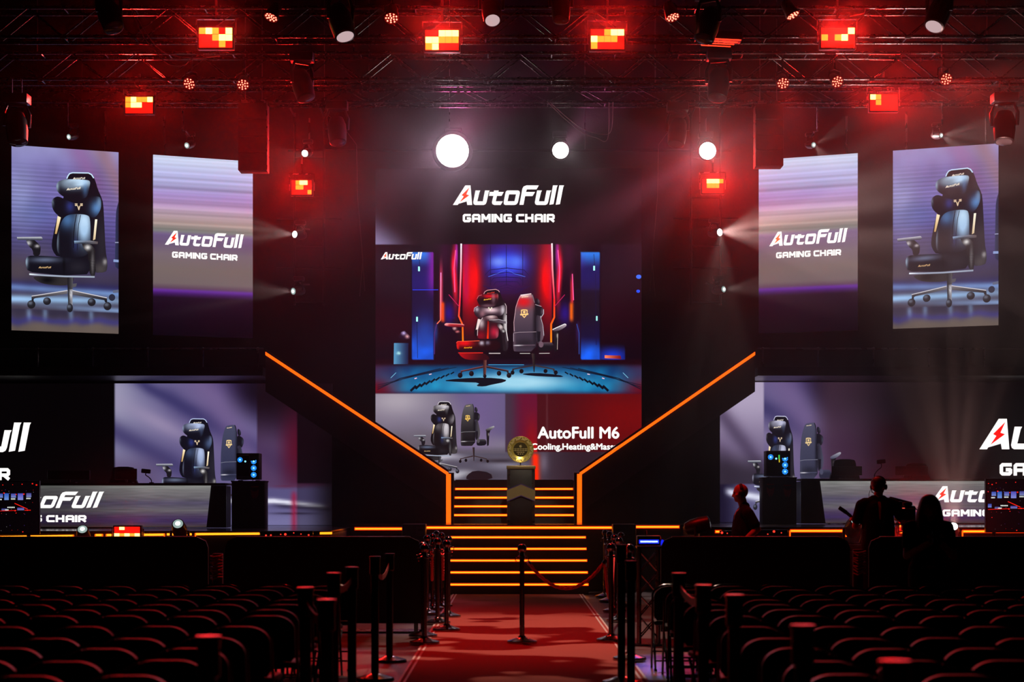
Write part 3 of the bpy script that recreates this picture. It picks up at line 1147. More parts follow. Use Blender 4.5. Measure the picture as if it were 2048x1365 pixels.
# banner strip, main picture and lower picture in one base layer
A = Art(PC, (uc0, uc1, vc0, vc1))
def bg_centre(s, q):
    y = 337 + q * 624.5
    x = 751 + s * 532
    if y < 488.5:
        c = (8, 3, 7)
        w = sm(y - (x - 751) * .62, 405, 500) * (1 - sm(x, 770, 875))
        c = lerp(c, (168, 158, 208), .9 * w)
        c = lerp(c, (20, 6, 14), .5 * gs(x, 1000, 200) * gs(y, 470, 60))
        return c
    if y < 788:
        return bg_main((x - 750) * 3.793, (y - 485) * 3.793)
    X, Y = (x - 745) * 3.7236, (y - 780) * 3.7236
    n = nz(X, Y, .006, 9)
    c = lerp((122, 112, 132), (166, 156, 168), gs(X, 180, 240) * gs(Y, 80, 120))
    c = lerp(c, (92, 80, 122), .8 * sm(X - Y * .8, 420, 700) * (1 - sm(Y, 300, 420)))
    c = lerp(c, (120, 92, 150), .4 * gs(X + Y * .2, 820, 160))
    c = lerp(c, (84, 76, 84), .7 * sm(Y + n * 60, 200, 420) * (1 - sm(X, 420, 700)) )
    if X > 985:
        c = lerp((64, 44, 62), (98, 12, 44), sm(X, 1012, 1130))
        c = lerp(c, (150, 10, 12), .8 * gs(X, 1190, 50) * sm(Y, 60, 420))
    if X > 1226:
        c = lerp((70, 10, 18), (112, 6, 8), sm(X, 1300, 1850) * gs(Y, 200, 260))
        c = lerp(c, (38, 6, 10), .8 * sm(Y, 380, 620) * gs(X, 1500, 400))
        c = lerp(c, (96, 60, 66), .5 * gs(X, 1298, 6))
    if Y > 470 - (0 if X < 960 else 10):
        c = lerp((82, 76, 92), (46, 28, 38), sm(X, 900, 1600))
        c = lerp(c, (198, 194, 206), .85 * gs(X, 520, 150) * gs(Y, 505 + 20 * n, 26))
        c = lerp(c, (206, 204, 214), .9 * gs(X, 640, 160) * gs(Y, 630 + 30 * n, 30))
        c = lerp(c, (150, 146, 164), .6 * gs(X, 1000, 160) * gs(Y, 560, 40))
        c = lerp(c, (34, 24, 30), .75 * gs(X, 960, 160) * gs(Y, 530, 16))
        c = lerp(c, (30, 24, 30), .6 * gs(X, 800, 130) * gs(Y, 640, 34))
        c = lerp(c, (126, 112, 130), .6 * gs(X, 1275, 34) * gs(Y, 540, 80))
        c = lerp(c, (255, 40, 6), min(1, 1.1 * gs(X, 1212 + (Y - 470) * .03, 26) * sm(Y, 455, 500)))
    elif 1190 < X < 1226:
        c = lerp(c, (210, 16, 6), .8 * sm(Y, 360, 470))
    if Y < 470 and X < 985 and Y > 410:
        c = lerp(c, (92, 84, 98), sm(Y, 410, 470))
    return c
A.grid(0, 0, 1, 1, 200, 236, bg_centre, N_)
A.build('display', SCREEN_LIT, t)

# main picture details: neon, door lines, windows marks, floor marks
B = sub(A)
PINKW = (255, 214, 236)
B.stroke([(654, 10), (652, 200), (645, 420)], 12, LIN((0, 10), (255, 246, 255), (0, 430), (255, 60, 80)), z2, cell=30)
B.stroke([(1342, 8), (1346, 200), (1360, 430)], 12, LIN((0, 10), (255, 240, 240), (0, 430), (255, 40, 60)), z2, cell=30)
B.stroke([(645, 420), (636, 560), (664, 625), (667, 752)], 12, LIN((0, 430), (255, 40, 70), (0, 750), (255, 130, 6)), z2, cell=30)
B.stroke([(1360, 430), (1360, 570), (1336, 622), (1336, 760)], 13, LIN((0, 430), (255, 36, 30), (0, 750), (255, 140, 6)), z2, cell=30)
B.stroke([(500, 230), (497, 590), (470, 620)], 7, LIN((0, 230), (250, 150, 220), (0, 590), (255, 120, 90)), z2, cell=30)
B.stroke([(1497, 240), (1506, 440)], 7, (255, 90, 160), z2)
for x in (876, 996, 1121):
    B.stroke([(x, 20), (x, 330)], 4, (10, 6, 46), z2, up=False)
B.layer += 1
for k in range(4):
    B.stroke([(834 + k * 22, 250 + k * 26), (870 + k * 16, 210 + k * 30), (1000, 196 + k * 34), (1130 - k * 16, 210 + k * 30), (1168 - k * 22, 250 + k * 26)], 5, (18, 12, 62), z2, up=False)
    B.stroke([(820 + k * 30, 330 + k * 16), (900 + k * 12, 356 + k * 10), (1000, 320 + k * 22), (1100 - k * 12, 356 + k * 10), (1184 - k * 30, 330 + k * 16)], 6, (34, 14, 66), z2, up=False)
B.stroke([(860, 262), (930, 236), (1000, 206), (1060, 240), (1140, 262)], 5, (70, 100, 210), z2, up=False)
B.layer += 1
for x, y in ((334, 202), (319, 584), (1662, 197), (1681, 578)):
    B.poly([(x - 7, y - 18), (x + 7, y - 18), (x + 7, y + 18), (x - 7, y + 18)], (170, 255, 240), z2, up=False)
for x, a, b in ((336, 130, 190), (318, 600, 880), (1660, 90, 180), (1672, 240, 780)):
    B.stroke([(x, a), (x + 6, b)], 4, (16, 12, 60), z2, up=False)
B.stroke([(285, 361), (480, 361)], 6, (34, 60, 230), z2, up=False)
B.stroke([(1515, 358), (1700, 358)], 3, (40, 24, 60), z2, up=False)
B.layer += 1
B.disc(2000, 262, 20, 16, (60, 110, 255), z2, 12)
B.disc(1996, 372, 14, 12, (40, 80, 255), z2, 12)
# cabinet and lamp at the left, low lit bench at the right
B.poly([(145, 765), (255, 765), (252, 925), (142, 925)], LIN((145, 0), (84, 150, 190), (255, 0), (18, 24, 60), (180, 842, 14, 10, (200, 255, 250), 1)), z2, cell=20)
B.poly([(180, 720), (200, 680), (225, 672), (268, 715), (262, 735), (215, 740)], G((30, 8, 30), (218, 690, 16, 14, (220, 200, 255), .9), (245, 715, 14, 14, (255, 190, 190), .9)), z2, cell=14)
B.poly([(1742, 858), (1862, 860), (1868, 886), (1742, 880)], LIN((1742, 0), (255, 130, 90), (1862, 0), (120, 20, 20)), z2, cell=20)
# floor marks
for sgn in (-1, 1):
    fx = lambda x: 1020 + sgn * (x - 1020)
    for k in range(3):
        B.stroke([(fx(620 - k * 60), 948 + k * 5), (fx(330 - k * 70), 1010 + k * 12), (fx(20), 1085 + k * 16)], 5 + k, (14, 20, 40), z2, up=False)
    for k in range(9):
        x, y = 600 - k * 36, 985 + k * 13
        B.stroke([(fx(x), y), (fx(x - 26 - k * 2), y + 16 + k * 3)], 10 + k, (6, 10, 24), z2, up=False)
    B.stroke([(fx(430), 1000), (fx(410), 1004)], 6, (250, 200, 210), z2, up=False)
    B.stroke([(fx(318), 1030), (fx(300), 1036)], 7, (250, 190, 210), z2, up=False)
    B.stroke([(fx(160), 990), (fx(120), 1030)], 4, (120, 190, 220), z2, up=False)
B.layer += 1
B.stroke([(860, 930), (1130, 930)], 5, (60, 150, 200), z2)
# shadows of the chairs
B.poly([(500, 1052), (640, 1034), (840, 1026), (1000, 1040), (985, 1062), (880, 1082), (830, 1096), (762, 1092), (800, 1066), (660, 1062)], (8, 8, 20), z2, smooth=1)
B.poly([(1100, 1000), (1210, 990), (1400, 1006), (1440, 1024), (1330, 1022), (1180, 1014)], (9, 10, 24), z2, smooth=1)
for sg in (-1, 1):
    fx = lambda x: 1000 + sg * (x - 1000)
    B.stroke([(fx(560), 398), (fx(640), 490)], 5, (190, 30, 90), z2, up=False)
    B.stroke([(fx(470), 620), (fx(452), 690), (fx(452), 850)], 6, (40, 70, 150) if sg < 0 else (80, 40, 110), z2, up=False)
    B.stroke([(fx(545), 575), (fx(610), 575)], 4, (44, 20, 90), z2, up=False)
    B.stroke([(fx(612), 60), (fx(600), 200), (fx(606), 380)], 7, (255, 90, 150), z2, up=False)
B.layer += 1
B.build('scenery_picture', SCREEN, t)

# the two chairs of the main picture
B = sub(B)
chair_back(B, z3, top=(120, 92, 104), mid=(62, 50, 64), gold=(255, 205, 130), hot=(226, 14, 22))
P = lambda p, c, s=1: B.poly(p, c, z3, smooth=s, cell=22 if callable(c) else 0)
RD = (186, 8, 22)
P([(590, 1030), (636, 1030), (632, 1160), (626, 1250), (592, 1250)], LIN((590, 0), (52, 20, 22), (636, 0), (120, 70, 60)), 0)
P([(282, 1180), (590, 1112), (600, 1136), (306, 1192), (302, 1215), (284, 1215)], (58, 30, 32), 0)
P([(632, 1112), (935, 1172), (938, 1210), (918, 1210), (912, 1190), (634, 1136)], (40, 24, 26), 0)
for cx, cy, r in ((276, 1240, 33), (430, 1216, 33), (612, 1250, 24), (806, 1212, 31), (942, 1240, 33)):
    B.disc(cx, cy, r, r * 1.1, G((16, 6, 10), (cx - 8, cy - 12, 14, 12, (70, 50, 56), .7)), z3, 14, 14)
B.stroke([(284, 1180), (590, 1114)], 6, (150, 70, 60), z3, up=False)
B.stroke([(634, 1114), (935, 1174)], 6, (120, 66, 60), z3)
P([(250, 930), (590, 930), (676, 990), (672, 1030), (560, 1034), (360, 1026), (290, 985)], LIN((250, 930), (190, 10, 16), (560, 1030), (52, 8, 14)), 1)
P([(668, 934), (826, 934), (824, 946), (668, 946)], (196, 186, 184), 0)
shell = [(596, 130), (612, 95), (650, 75), (762, 66), (800, 80), (822, 110), (850, 200), (900, 270), (910, 400), (912, 640), (935, 780), (940, 840), (910, 910), (840, 905), (790, 760), (520, 740), (465, 690), (470, 600), (520, 460), (560, 300)]
P(shell, G((16, 8, 14), (890, 560, 24, 220, (214, 206, 206), .95), (905, 820, 30, 80, (60, 46, 54), .8)), 1)
P([(462, 370), (470, 318), (520, 290), (640, 330), (760, 316), (880, 270), (890, 320), (880, 380), (826, 440), (720, 406), (600, 425), (552, 472), (480, 428)], G((40, 24, 34), (700, 350, 110, 40, (232, 196, 204), 1), (858, 350, 30, 70, (206, 196, 204), .95), (505, 340, 26, 34, (190, 180, 196), .9), (580, 400, 40, 44, (176, 120, 130), .7)), 2)
P([(510, 230), (504, 195), (524, 155), (570, 140), (700, 122), (790, 118), (800, 160), (790, 240), (752, 300), (660, 322), (590, 318), (540, 290)], G((30, 9, 17), (680, 160, 130, 30, (206, 12, 26), 1), (590, 235, 24, 70, (14, 8, 14), .9), (730, 180, 24, 80, (160, 130, 140), .6), (790, 160, 10, 40, (200, 150, 150), .7), (650, 290, 90, 22, (120, 86, 98), .8)), 2)
B.stroke([(598, 130), (614, 98), (652, 78), (762, 68), (800, 84), (812, 106)], 8, (214, 160, 160), z3)
little_logo(B, z3, 594, 219, 700, 205, (255, 196, 60))
little_logo(B, z3, 640, 130, 745, 116, (214, 60, 40))
wings(B, z3, 686, 336, 24, (255, 250, 220))
P([(518, 470), (556, 478), (520, 610), (490, 620)], (238, 214, 210), 0)
P([(508, 720), (512, 620), (540, 520), (580, 450), (640, 428), (760, 420), (800, 450), (806, 620), (800, 740), (660, 748), (530, 742)], G((40, 14, 22), (565, 530, 40, 70, (206, 186, 190), .9), (700, 440, 70, 40, (226, 196, 196), .9), (740, 650, 60, 80, (196, 30, 60), .9), (560, 700, 70, 70, (150, 6, 26), .8), (780, 680, 16, 60, (226, 110, 130), .6)), 2)
B.stroke([(660, 500), (652, 740)], 24, LIN((0, 480), (120, 14, 14), (0, 740), (255, 52, 4)), z3, cell=40)
P([(765, 545), (820, 530), (885, 610), (905, 660), (915, 900), (880, 912), (850, 780), (840, 640)], G((32, 22, 28), (830, 580, 34, 40, (236, 214, 214), .9), (868, 638, 14, 14, (255, 255, 250), 1), (906, 720, 10, 80, (100, 90, 98), .8)), 1)
P([(222, 800), (240, 776), (540, 768), (620, 764), (820, 772), (830, 890), (560, 905), (400, 905), (240, 905)], G((34, 5, 11), (330, 800, 130, 50, (222, 14, 18), 1.1), (240, 850, 22, 60, (240, 30, 16), .9), (570, 800, 30, 30, (196, 190, 206), .95), (650, 796, 30, 26, (130, 126, 146), .9), (620, 800, 8, 50, (10, 6, 10), .8)), 1)
little_logo(B, z3, 326, 872, 440, 870, (255, 176, 30))
P([(150, 560), (225, 566), (296, 640), (300, 776), (240, 776), (230, 676), (178, 626)], G((30, 6, 18), (200, 600, 26, 20, (255, 200, 200), .9), (240, 645, 26, 14, (240, 130, 130), .9)), 1)
P([(60, 545), (85, 528), (290, 540), (330, 552), (335, 580), (240, 590), (70, 570)], LIN((0, 530), (240, 60, 60), (0, 588), (70, 6, 20), (90, 548, 34, 16, (255, 190, 190), .8)), 1)
P([(664, 500), (680, 482), (800, 475), (905, 500), (920, 520), (914, 540), (740, 520), (668, 512)], LIN((664, 0), (30, 16, 22), (920, 0), (110, 100, 110), (740, 488, 50, 10, (150, 136, 140), .8)), 1)
for pts_, w_, c_ in (
    ([(905, 420), (906, 640), (928, 770)], 9, (236, 228, 228)), ([(888, 262), (906, 300), (908, 400)], 6, (226, 200, 206)),
    ([(464, 372), (472, 322), (520, 296)], 6, (206, 180, 196)), ([(506, 200), (528, 158), (572, 144)], 6, (206, 110, 120)),
    ([(64, 546), (88, 532), (290, 543), (332, 554)], 7, (250, 170, 170)), ([(672, 486), (800, 478), (900, 502)], 5, (196, 186, 194)),
    ([(224, 800), (242, 779), (540, 770)], 7, (255, 90, 60)), ([(250, 935), (588, 935)], 8, (255, 50, 30)),
    ([(512, 700), (515, 620), (543, 522), (582, 454)], 6, (230, 210, 214)),
    ([(1014, 640), (1008, 520), (1036, 310), (1066, 220), (1094, 158)], 6, (214, 170, 176)), ([(1098, 148), (1245, 128)], 9, (255, 236, 236)),
    ([(1262, 140), (1290, 250)], 5, (150, 140, 150)), ([(1414, 340), (1414, 400), (1374, 456)], 7, (206, 200, 208)), ([(1300, 275), (1384, 302)], 6, (190, 180, 190)),
    ([(1535, 618), (1700, 540), (1722, 548)], 9, (250, 245, 246)), ([(1606, 672), (1600, 890)], 5, (220, 206, 190)), ([(1368, 430), (1404, 560), (1418, 700)], 6, (190, 186, 196)),
    ([(1090, 942), (1228, 942)], 8, (200, 196, 190)), ([(1352, 942), (1496, 940)], 8, (200, 196, 190)), ([(1004, 668), (1004, 780)], 6, (190, 176, 186))):
    B.stroke(pts_, w_, c_, z3, up=False)
B.layer += 1
B.build('displayed_chair', SCREEN, t)

# lower picture chairs
B = sub(B)
cb = lambda x, y: z4(658 + (x - 1000) * .345, 108 + (y - 130) * .398)
chair_back(B, cb, top=(92, 88, 92), mid=(30, 27, 30), gold=(236, 190, 90))
cf = lambda x, y: z4(310 + (x - 72) * .444, 90 + (y - 62) * .4826)
chair_front(B, cf, lite=(206, 200, 206), blue=(104, 98, 104), dark=(16, 12, 15), cell=24)
# mirror patches on the floor
B.poly([(700, 640), (760, 600), (880, 618), (900, 672), (700, 676)], (26, 16, 22), z4, smooth=1)
B.build('displayed_chair', SCREEN, t)

# lettering on the centre wall
B = sub(B)
zl = lambda x, y: PC.uv(895 + x / 8.359, 360 + y / 8.359)
logo(B, zl)
caption(B, zl)
k7 = lambda x, y: PC.uv(762.4 + (x - 92) * .0447, 521.2 + (y - 440) * .0447)
logo(B, k7)
text(B, 'AutoFull M6', (1075.5, 854), (1237, 877.5), bold=0.03)
text(B, 'Cooling,Heating&Massage', (1063, 887.5), (1250, 900), bold=0.035)
B.build('lettering', SCREEN, t)
LOGO_T = zl

# ---- angled upper walls ---------------------------------------------------
PL_ = Plane(23, 36.5, 505, 38.3)
PR_ = Plane(1517, 38.3, 1997, 36.5)


def bg_outer(s, q):
    y = 290 + q * 372
    n = nz(s, q, 3.2, 1) + .5 * nz(s, q, 9, 2)
    c = keys([(290, (140, 138, 186)), (330, (120, 112, 172)), (380, (126, 116, 186)), (430, (104, 94, 164)), (480, (74, 66, 122)), (520, (62, 54, 96)), (560, (62, 54, 74)), (660, (64, 56, 68))])(y)
    c = lerp(c, (158, 166, 214), .7 * gs(s, .08, .16) * gs(q, .28, .2))
    c = lerp(c, (130, 88, 140), .7 * gs(s - q * .9, .62, .12) * (1 - sm(q, .15, .4)))
    c = lerp(c, (146, 108, 118), .7 * gs(s - q * .9, .84, .1) * (1 - sm(q, .2, .4)))
    c = lerp(c, (92, 108, 168), .5 * gs(s, .25, .2) * gs(q, .36, .08))
    c = lerp(c, (82, 70, 66), .6 * gs(s, .06, .2) * gs(q, .66, .09))
    c = lerp(c, (84, 76, 90), .5 * gs(s, .3, .12) * gs(q, .6, .12))
    if q < .62:
        st = .5 + .5 * math.sin(q * 372 / 8.2 * 2 * PI * .98)
        c = tuple(v * (1 - .22 * st * sm(q, .05, .2) * (1 - sm(q, .5, .62))) for v in c)
    yy = y - 590 + (s - .5) * -6
    c = lerp(c, (36, 34, 92), .7 * gs(y, 572, 12))
    c = lerp(c, (116, 150, 206), .95 * gs(yy, -12, 7) * (.7 + .3 * s))
    c = lerp(c, (150, 190, 232), .95 * gs(yy + s * 10, 12, 8) * (1 - .3 * sm(s, .5, 1)))
    c = lerp(c, (140, 176, 226), .8 * gs(yy, 22, 6) * s)
    if y > 618:
        c = lerp((52, 46, 66), (96, 84, 78), sm(y + 14 * n, 618, 656))
        c = lerp(c, (48, 46, 132), .6 * gs(y + 12 * n, 640, 8))
        for cx in (.16, .31, .55, .74):
            c = lerp(c, (128, 160, 200), .55 * gs(s, cx, .022) * gs(y, 626 + 6 * n, 12))
    return tuple(max(0, v * (1 + .1 * n)) for v in c)


def bg_inner(s, q):
    y = 310 + q * 350
    n = nz(0, q, 26, 5) * .7 + nz(0, q + s * .002, 70, 6) * .55
    c = keys([(310, (192, 206, 230)), (328, (182, 192, 224)), (345, (168, 172, 214)), (365, (160, 160, 204)), (385, (150, 130, 186)), (402, (168, 138, 184)), (418, (164, 142, 160)), (440, (160, 140, 136)), (455, (118, 122, 118)), (463, (104, 86, 128)), (478, (96, 80, 112)), (500, (112, 98, 108)), (530, (112, 98, 96)), (558, (108, 94, 96)), (567, (88, 64, 84)), (572, (96, 44, 150)), (578, (60, 22, 92)), (586, (24, 8, 30)), (620, (15, 4, 20)), (660, (8, 3, 12))])(y)
    return tuple(max(0, v * (1 + .26 * n * (1 - sm(y, 440, 500)))) for v in c)


def side_walls(pl, px_o, px_i, ybot, ytop, side, ref):
    uo0, uo1 = pl.uv(px_o[0], 500)[0], pl.uv(px_o[1], 500)[0]
    v0, v1 = pl.uv(px_o[0] if side < 0 else px_o[1], ybot)[1], pl.uv(px_o[0] if side < 0 else px_o[1], ytop)[1]
    t, Nn = led_wall('%s angled LED wall filled by one large gaming chair' % ('far left' if side < 0 else 'far right'), pl, uo0, uo1, v0, v1, hang=8.86)
    A = Art(pl, (uo0, uo1, v0, v1))
    A.grid(0, 0, 1, 1, 72, 124, bg_outer, Nn)
    A.build('display', SCREEN_LIT, t)
    B = sub(A)
    if ref is None:
        T = lambda x, y: pl.uv(15 + x / 4.0147, 330 + y / 4.0147)
    else:
        (ru0, ru1, rv0, rv1), rT = ref
        def T(x, y):
            u, v = rT(x, y)
            return uo0 + (u - ru0) * (uo1 - uo0) / (ru1 - ru0), v0 + (v - rv0) * (v1 - v0) / (rv1 - rv0)
    # second chair cut off by the screen edge
    B.poly([(868, 400), (880, 330), (897, 285), (960, 260), (960, 840), (865, 836), (862, 760), (866, 600)], LIN((860, 0), (44, 52, 86), (930, 0), (14, 14, 26)), T, cell=30, smooth=1)
    B.stroke([(862, 624), (930, 624)], 8, (140, 146, 176), T)
    B.stroke([(850, 770), (930, 776)], 20, (130, 150, 196), T)
    B.poly([(845, 1010), (930, 996), (930, 1022), (848, 1030)], (90, 96, 120), T)
    B.disc(838, 1066, 26, 28, (40, 42, 60), T, 14)
    chair_front(B, T)
    B.build('displayed_chair', SCREEN, t)
    refo = ((uo0, uo1, v0, v1), T)
    ui0, ui1 = pl.uv(px_i[0], 500)[0], pl.uv(px_i[1], 500)[0]
    t, Nn = led_wall('%s inner LED wall with white lettering over banded pastel light' % ('left' if side < 0 else 'right'), pl, ui0, ui1, v0, v1, hang=8.86)
    A = Art(pl, (ui0, ui1, v0, v1))
    A.grid(0, 0, 1, 1, 24, 170, bg_inner, Nn)
    A.build('display', SCREEN_LIT, t)
    B = sub(A)
    T = fit(pl, 329.5, 491.5, 488, 496) if side < 0 else fit(pl, 1538.5, 493, 1696, 485)
    logo(B, T, bolt=(255, 40, 16) if side < 0 else (255, 96, 10))
    caption(B, T)
    B.build('lettering', SCREEN, t)
    return refo


REF = side_walls(PL_, (23, 237), (306, 505.5), 661, 290, -1, None)
side_walls(PR_, (1786, 1997), (1517.5, 1715.5), 651, 287, 1, REF)

# ---- lower walls behind the desks ------------------------------------------
PB = Plane(-160, 38.6, 664, 38.6)
PB2 = Plane(1430, 38.6, 2240, 38.6)


def bg_low(X, Y):
    """Lower picture, drawn in the 1962 x 1365 grid of the left wall."""
    n = nz(X, Y, .004, 4)
    d = X * .62 - Y * .8
    c = lerp((122, 118, 152), (98, 88, 132), sm(X, 60, 700))
    c = lerp(c, (150, 146, 172), .8 * gs(X + Y * .15, 60, 160) * (1 - sm(Y, 250, 700)))
    c = lerp(c, (58, 52, 98), .85 * gs(Y - X * .55, 420, 110) * (1 - sm(X, 500, 900)))
    c = lerp(c, (46, 42, 90), .8 * gs(Y - X * .6, -150 + 60 * n, 90))
    c = lerp(c, (150, 136, 168), .75 * gs(Y - X * .5, 160, 80) * gs(X, 420, 320))
    c = lerp(c, (112, 90, 136), .6 * gs(X - Y * .6, 800, 160))
    c = lerp(c, (48, 30, 82), .85 * sm(d, 420, 720) * (1 - sm(Y, 500, 800)))
    c = lerp(c, (74, 58, 92), .6 * sm(Y, 560, 800) * (1 - sm(X, 300, 600)))
    if X > 1255:
        c = lerp(c, (70, 44, 74), .7)
        c = lerp(c, (16, 5, 12), (1 - sm(Y, 150, 620)) * .92)
        c = lerp(c, (86, 6, 26), .8 * sm(X, 1380, 1590) * gs(Y, 600, 330))
    else:
        c = lerp(c, (16, 8, 20), .93 * sm(X, 900, 1240) * (1 - sm(Y - (X - 900) * .4, -40, 330)))
    if Y > 880:
        g = lerp((84, 78, 122), (112, 108, 152), sm(Y, 1000, 1230))
        g = lerp(g, (226, 226, 242), min(1, 1.1 * gs(Y - 1035 - max(0, X - 1400) * .12, 0, 20) * (1 - sm(X, 1780, 1900))))
        g = lerp(g, (26, 20, 40), .7 * gs(Y - 1075 - max(0, X - 1400) * .06, 0, 18) * sm(X, 1330, 1500))
        g = lerp(g, (28, 20, 40), .8 * gs(Y, 1142, 10) * gs(X, 1560, 180))
        g = lerp(g, (96, 20, 40), .7 * gs(Y, 908, 16) * gs(X, 1500, 140))
        g = lerp(g, (150, 24, 56), .8 * gs(X, 1570, 24) * sm(Y, 920, 1000))
        c = lerp(c, g, sm(Y, 885, 990) if X < 1330 else sm(Y, 880, 940))
    if X > 1598:
        c = lerp(c, (9, 4, 8), (1 if Y < 880 else .35) * .9)
    k = 1 - sm(X, 1330, 1900) * (1 if Y > 880 else 1)
    c = lerp((6, 2, 4), c, sm(X, 1980, 1640))
    return c


u0, v0 = PB.uv(-160, 1056)
u1, v1 = PB.uv(664, 767.5)
v0 = ZL + 0.006
t, Nn = led_wall('lower left LED wall with gaming chairs on lilac behind the desk', PB, u0, u1, v0, v1)
A = Art(PB, (u0, u1, v0, v1))
def bg_left(s, q):
    x, y = -160 + 824 * s, 767.5 + (1051 - 767.5) * q
    if x < 230:
        return (4, 2, 3)
    return bg_low((x - 220) * 4.265, (y - 760) * 4.265)
A.grid(0, 0, 1, 1, 206, 73, bg_left, Nn)
A.build('display', SCREEN_LIT, t)
z5 = lambda x, y: PB.uv(220 + x / 4.265, 760 + y / 4.265)
B = sub(A)
chair_back(B, lambda x, y: z5(945 + (x - 1000) * .475, 387 + (y - 130) * .606), top=(66, 68, 92), mid=(48, 50, 76), seat=(36, 36, 54))
chair_front(B, lambda x, y: z5(398 + (x - 72) * .70, 332 + (y - 62) * .745), lite=(176, 190, 226), blue=(62, 78, 112), dark=(14, 13, 24))
B.build('displayed_chair', SCREEN, t)
B = sub(B)
T = lambda x, y: PB.uv(64 + (x - 1947) * .1815, 905 + (y - 440) * .180)
logo(B, T, first=5)
T = lambda x, y: PB.uv(22 + (x - 1790) * .172, 961 + (y - 728) * .172)
caption(B, T)
B.build('lettering', SCREEN, t)

u0, v0 = PB2.uv(1430, 1050)
u1, v1 = PB2.uv(2240, 765)
v0 = ZRW + 0.006
t, Nn = led_wall('lower right LED wall with gaming chairs on lilac behind the crew', PB2, u0, u1, v0, v1)
A = Art(PB2, (u0, u1, v0, v1))
def bg_right(s, q):
    x, y = 1430 + 810 * s, 765 + (1045 - 765) * q
    X, Y = (x - 1430) * 4.2, (y - 755) * 4.2
    if x < 1528:
        c = lerp((172, 158, 186), (120, 106, 138), sm(Y, 150, 640))
        c = lerp(c, (70, 56, 84), .8 * gs(X - Y * .75, -180, 90))
        c = lerp(c, (90, 72, 104), .7 * gs(X - Y * .3, -140, 110) * sm(Y, 420, 640))
        c = lerp(c, (36, 28, 40), .85 * sm(Y - X * .25, 520, 760))
        if Y > 900:
            c = lerp((22, 16, 40), (92, 88, 128), sm(X, 40, 330))
            c = lerp(c, (214, 216, 236), min(1, 1.1 * gs(Y - 945 - X * .18, 0, 30)) * sm(X, 60, 140))
        return c
    c = bg_low(min(X + 250, 1250) if Y < 870 else X + 250, Y * .96 + 8)
    if Y < 870:
        c = lerp(c, (62, 40, 56), sm(X, 760, 1000) * .85)
        c = lerp(c, (70, 10, 22), .6 * gs(X, 1500, 160) * sm(Y, 250, 500))
    c = lerp(c, (126, 104, 134), .35 * gs(X, 640, 260) * gs(Y, 640, 260))
    c = lerp(c, (70, 34, 66), .5 * gs(X, 1150, 240) * sm(Y, 200, 640))
    return lerp(c, (6, 2, 4), sm(x, 1640, 1880) if Y < 860 else sm(x, 1800, 1900))
A.grid(0, 0, 1, 1, 204, 72, bg_right, Nn)
A.build('display', SCREEN_LIT, t)
z6 = lambda x, y: PB2.uv(1430 + x / 4.2, 755 + y / 4.2)
B = sub(A)
chair_back(B, lambda x, y: z6(712 + (x - 1000) * .475, 383 + (y - 130) * .600), top=(74, 74, 96), mid=(56, 56, 78), seat=(36, 36, 54))
chair_front(B, lambda x, y: z6(272 + (x - 72) * .545, 326 + (y - 62) * .722), lite=(196, 196, 222), blue=(62, 74, 104), dark=(13, 10, 18))
B.build('displayed_chair', SCREEN, t)
B = sub(B)
T = lambda x, y: PB2.uv(1957 + (x - 92) * .186, 899.4 + (y - 440) * .186)
logo(B, T, bolt=(255, 14, 8))
T = lambda x, y: PB2.uv(1997.5 + (x - 258) * .18, 952 + (y - 728) * .18)
caption(B, T)
B.build('lettering', SCREEN, t)

# ------------------------------------------------------------------ podium and plaque
BRONZE = mat('brushed_bronze', (0.30, 0.22, 0.11), 0.38, 0.6, rough_noise=0.1, scale=40)
GOLD = mat('polished_gold', (0.72, 0.56, 0.12), 0.25, 0.65, rough_noise=0.06)
GOLDLINE = mat('engraved_gold', (0.9, 0.78, 0.36), 0.35, 0.7)
INDIGO = mat('indigo_trim', (0.05, 0.02, 0.13), 0.4)
p = W(1042, 1048, 36.4)
t = thing('podium', 'tall black podium with bronze chevron in front of the upper steps', 'podium', (p.x, 36.5, ZD))
PW, PH = 0.51, 1.06
MB().box((0, 0, PH / 2), (PW, 0.42, PH - 0.03), bev=0.015).build('column', SATIN, t)
MB().box((0, -0.005, PH - 0.03), (PW + 0.02, 0.45, 0.06), bev=0.008).build('top_plate', BRONZE, t)
for sx in (-1, 1):
    MB().box((sx * (PW / 2 - 0.03), -0.218, PH / 2), (0.05, 0.02, PH - 0.1)).build('side_post', STEEL, t, smooth=False)
    MB().box((sx * (PW / 2 - 0.07), -0.1, 0.008), (0.06, 0.1, 0.016)).build('foot', BLACK, t, smooth=False)
hw = PW / 2 + 0.003
def chevron(zc, zs, h, y):
    return [(-hw, y, zs), (0, y, zc), (hw, y, zs), (hw, y, zs - h), (0, y, zc - h), (-hw, y, zs - h)]
MB().prism(chevron(0.72, 0.615, 0.20, -0.232), (0, 0.03, 0)).build('chevron', BRONZE, t, smooth=False)
MB().prism(chevron(0.732, 0.627, 0.014, -0.236), (0, 0.03, 0)).build('chevron_edge', INDIGO, t, smooth=False)
MB().prism(chevron(0.522, 0.417, 0.016, -0.236), (0, 0.03, 0)).build('chevron_edge', INDIGO, t, smooth=False)

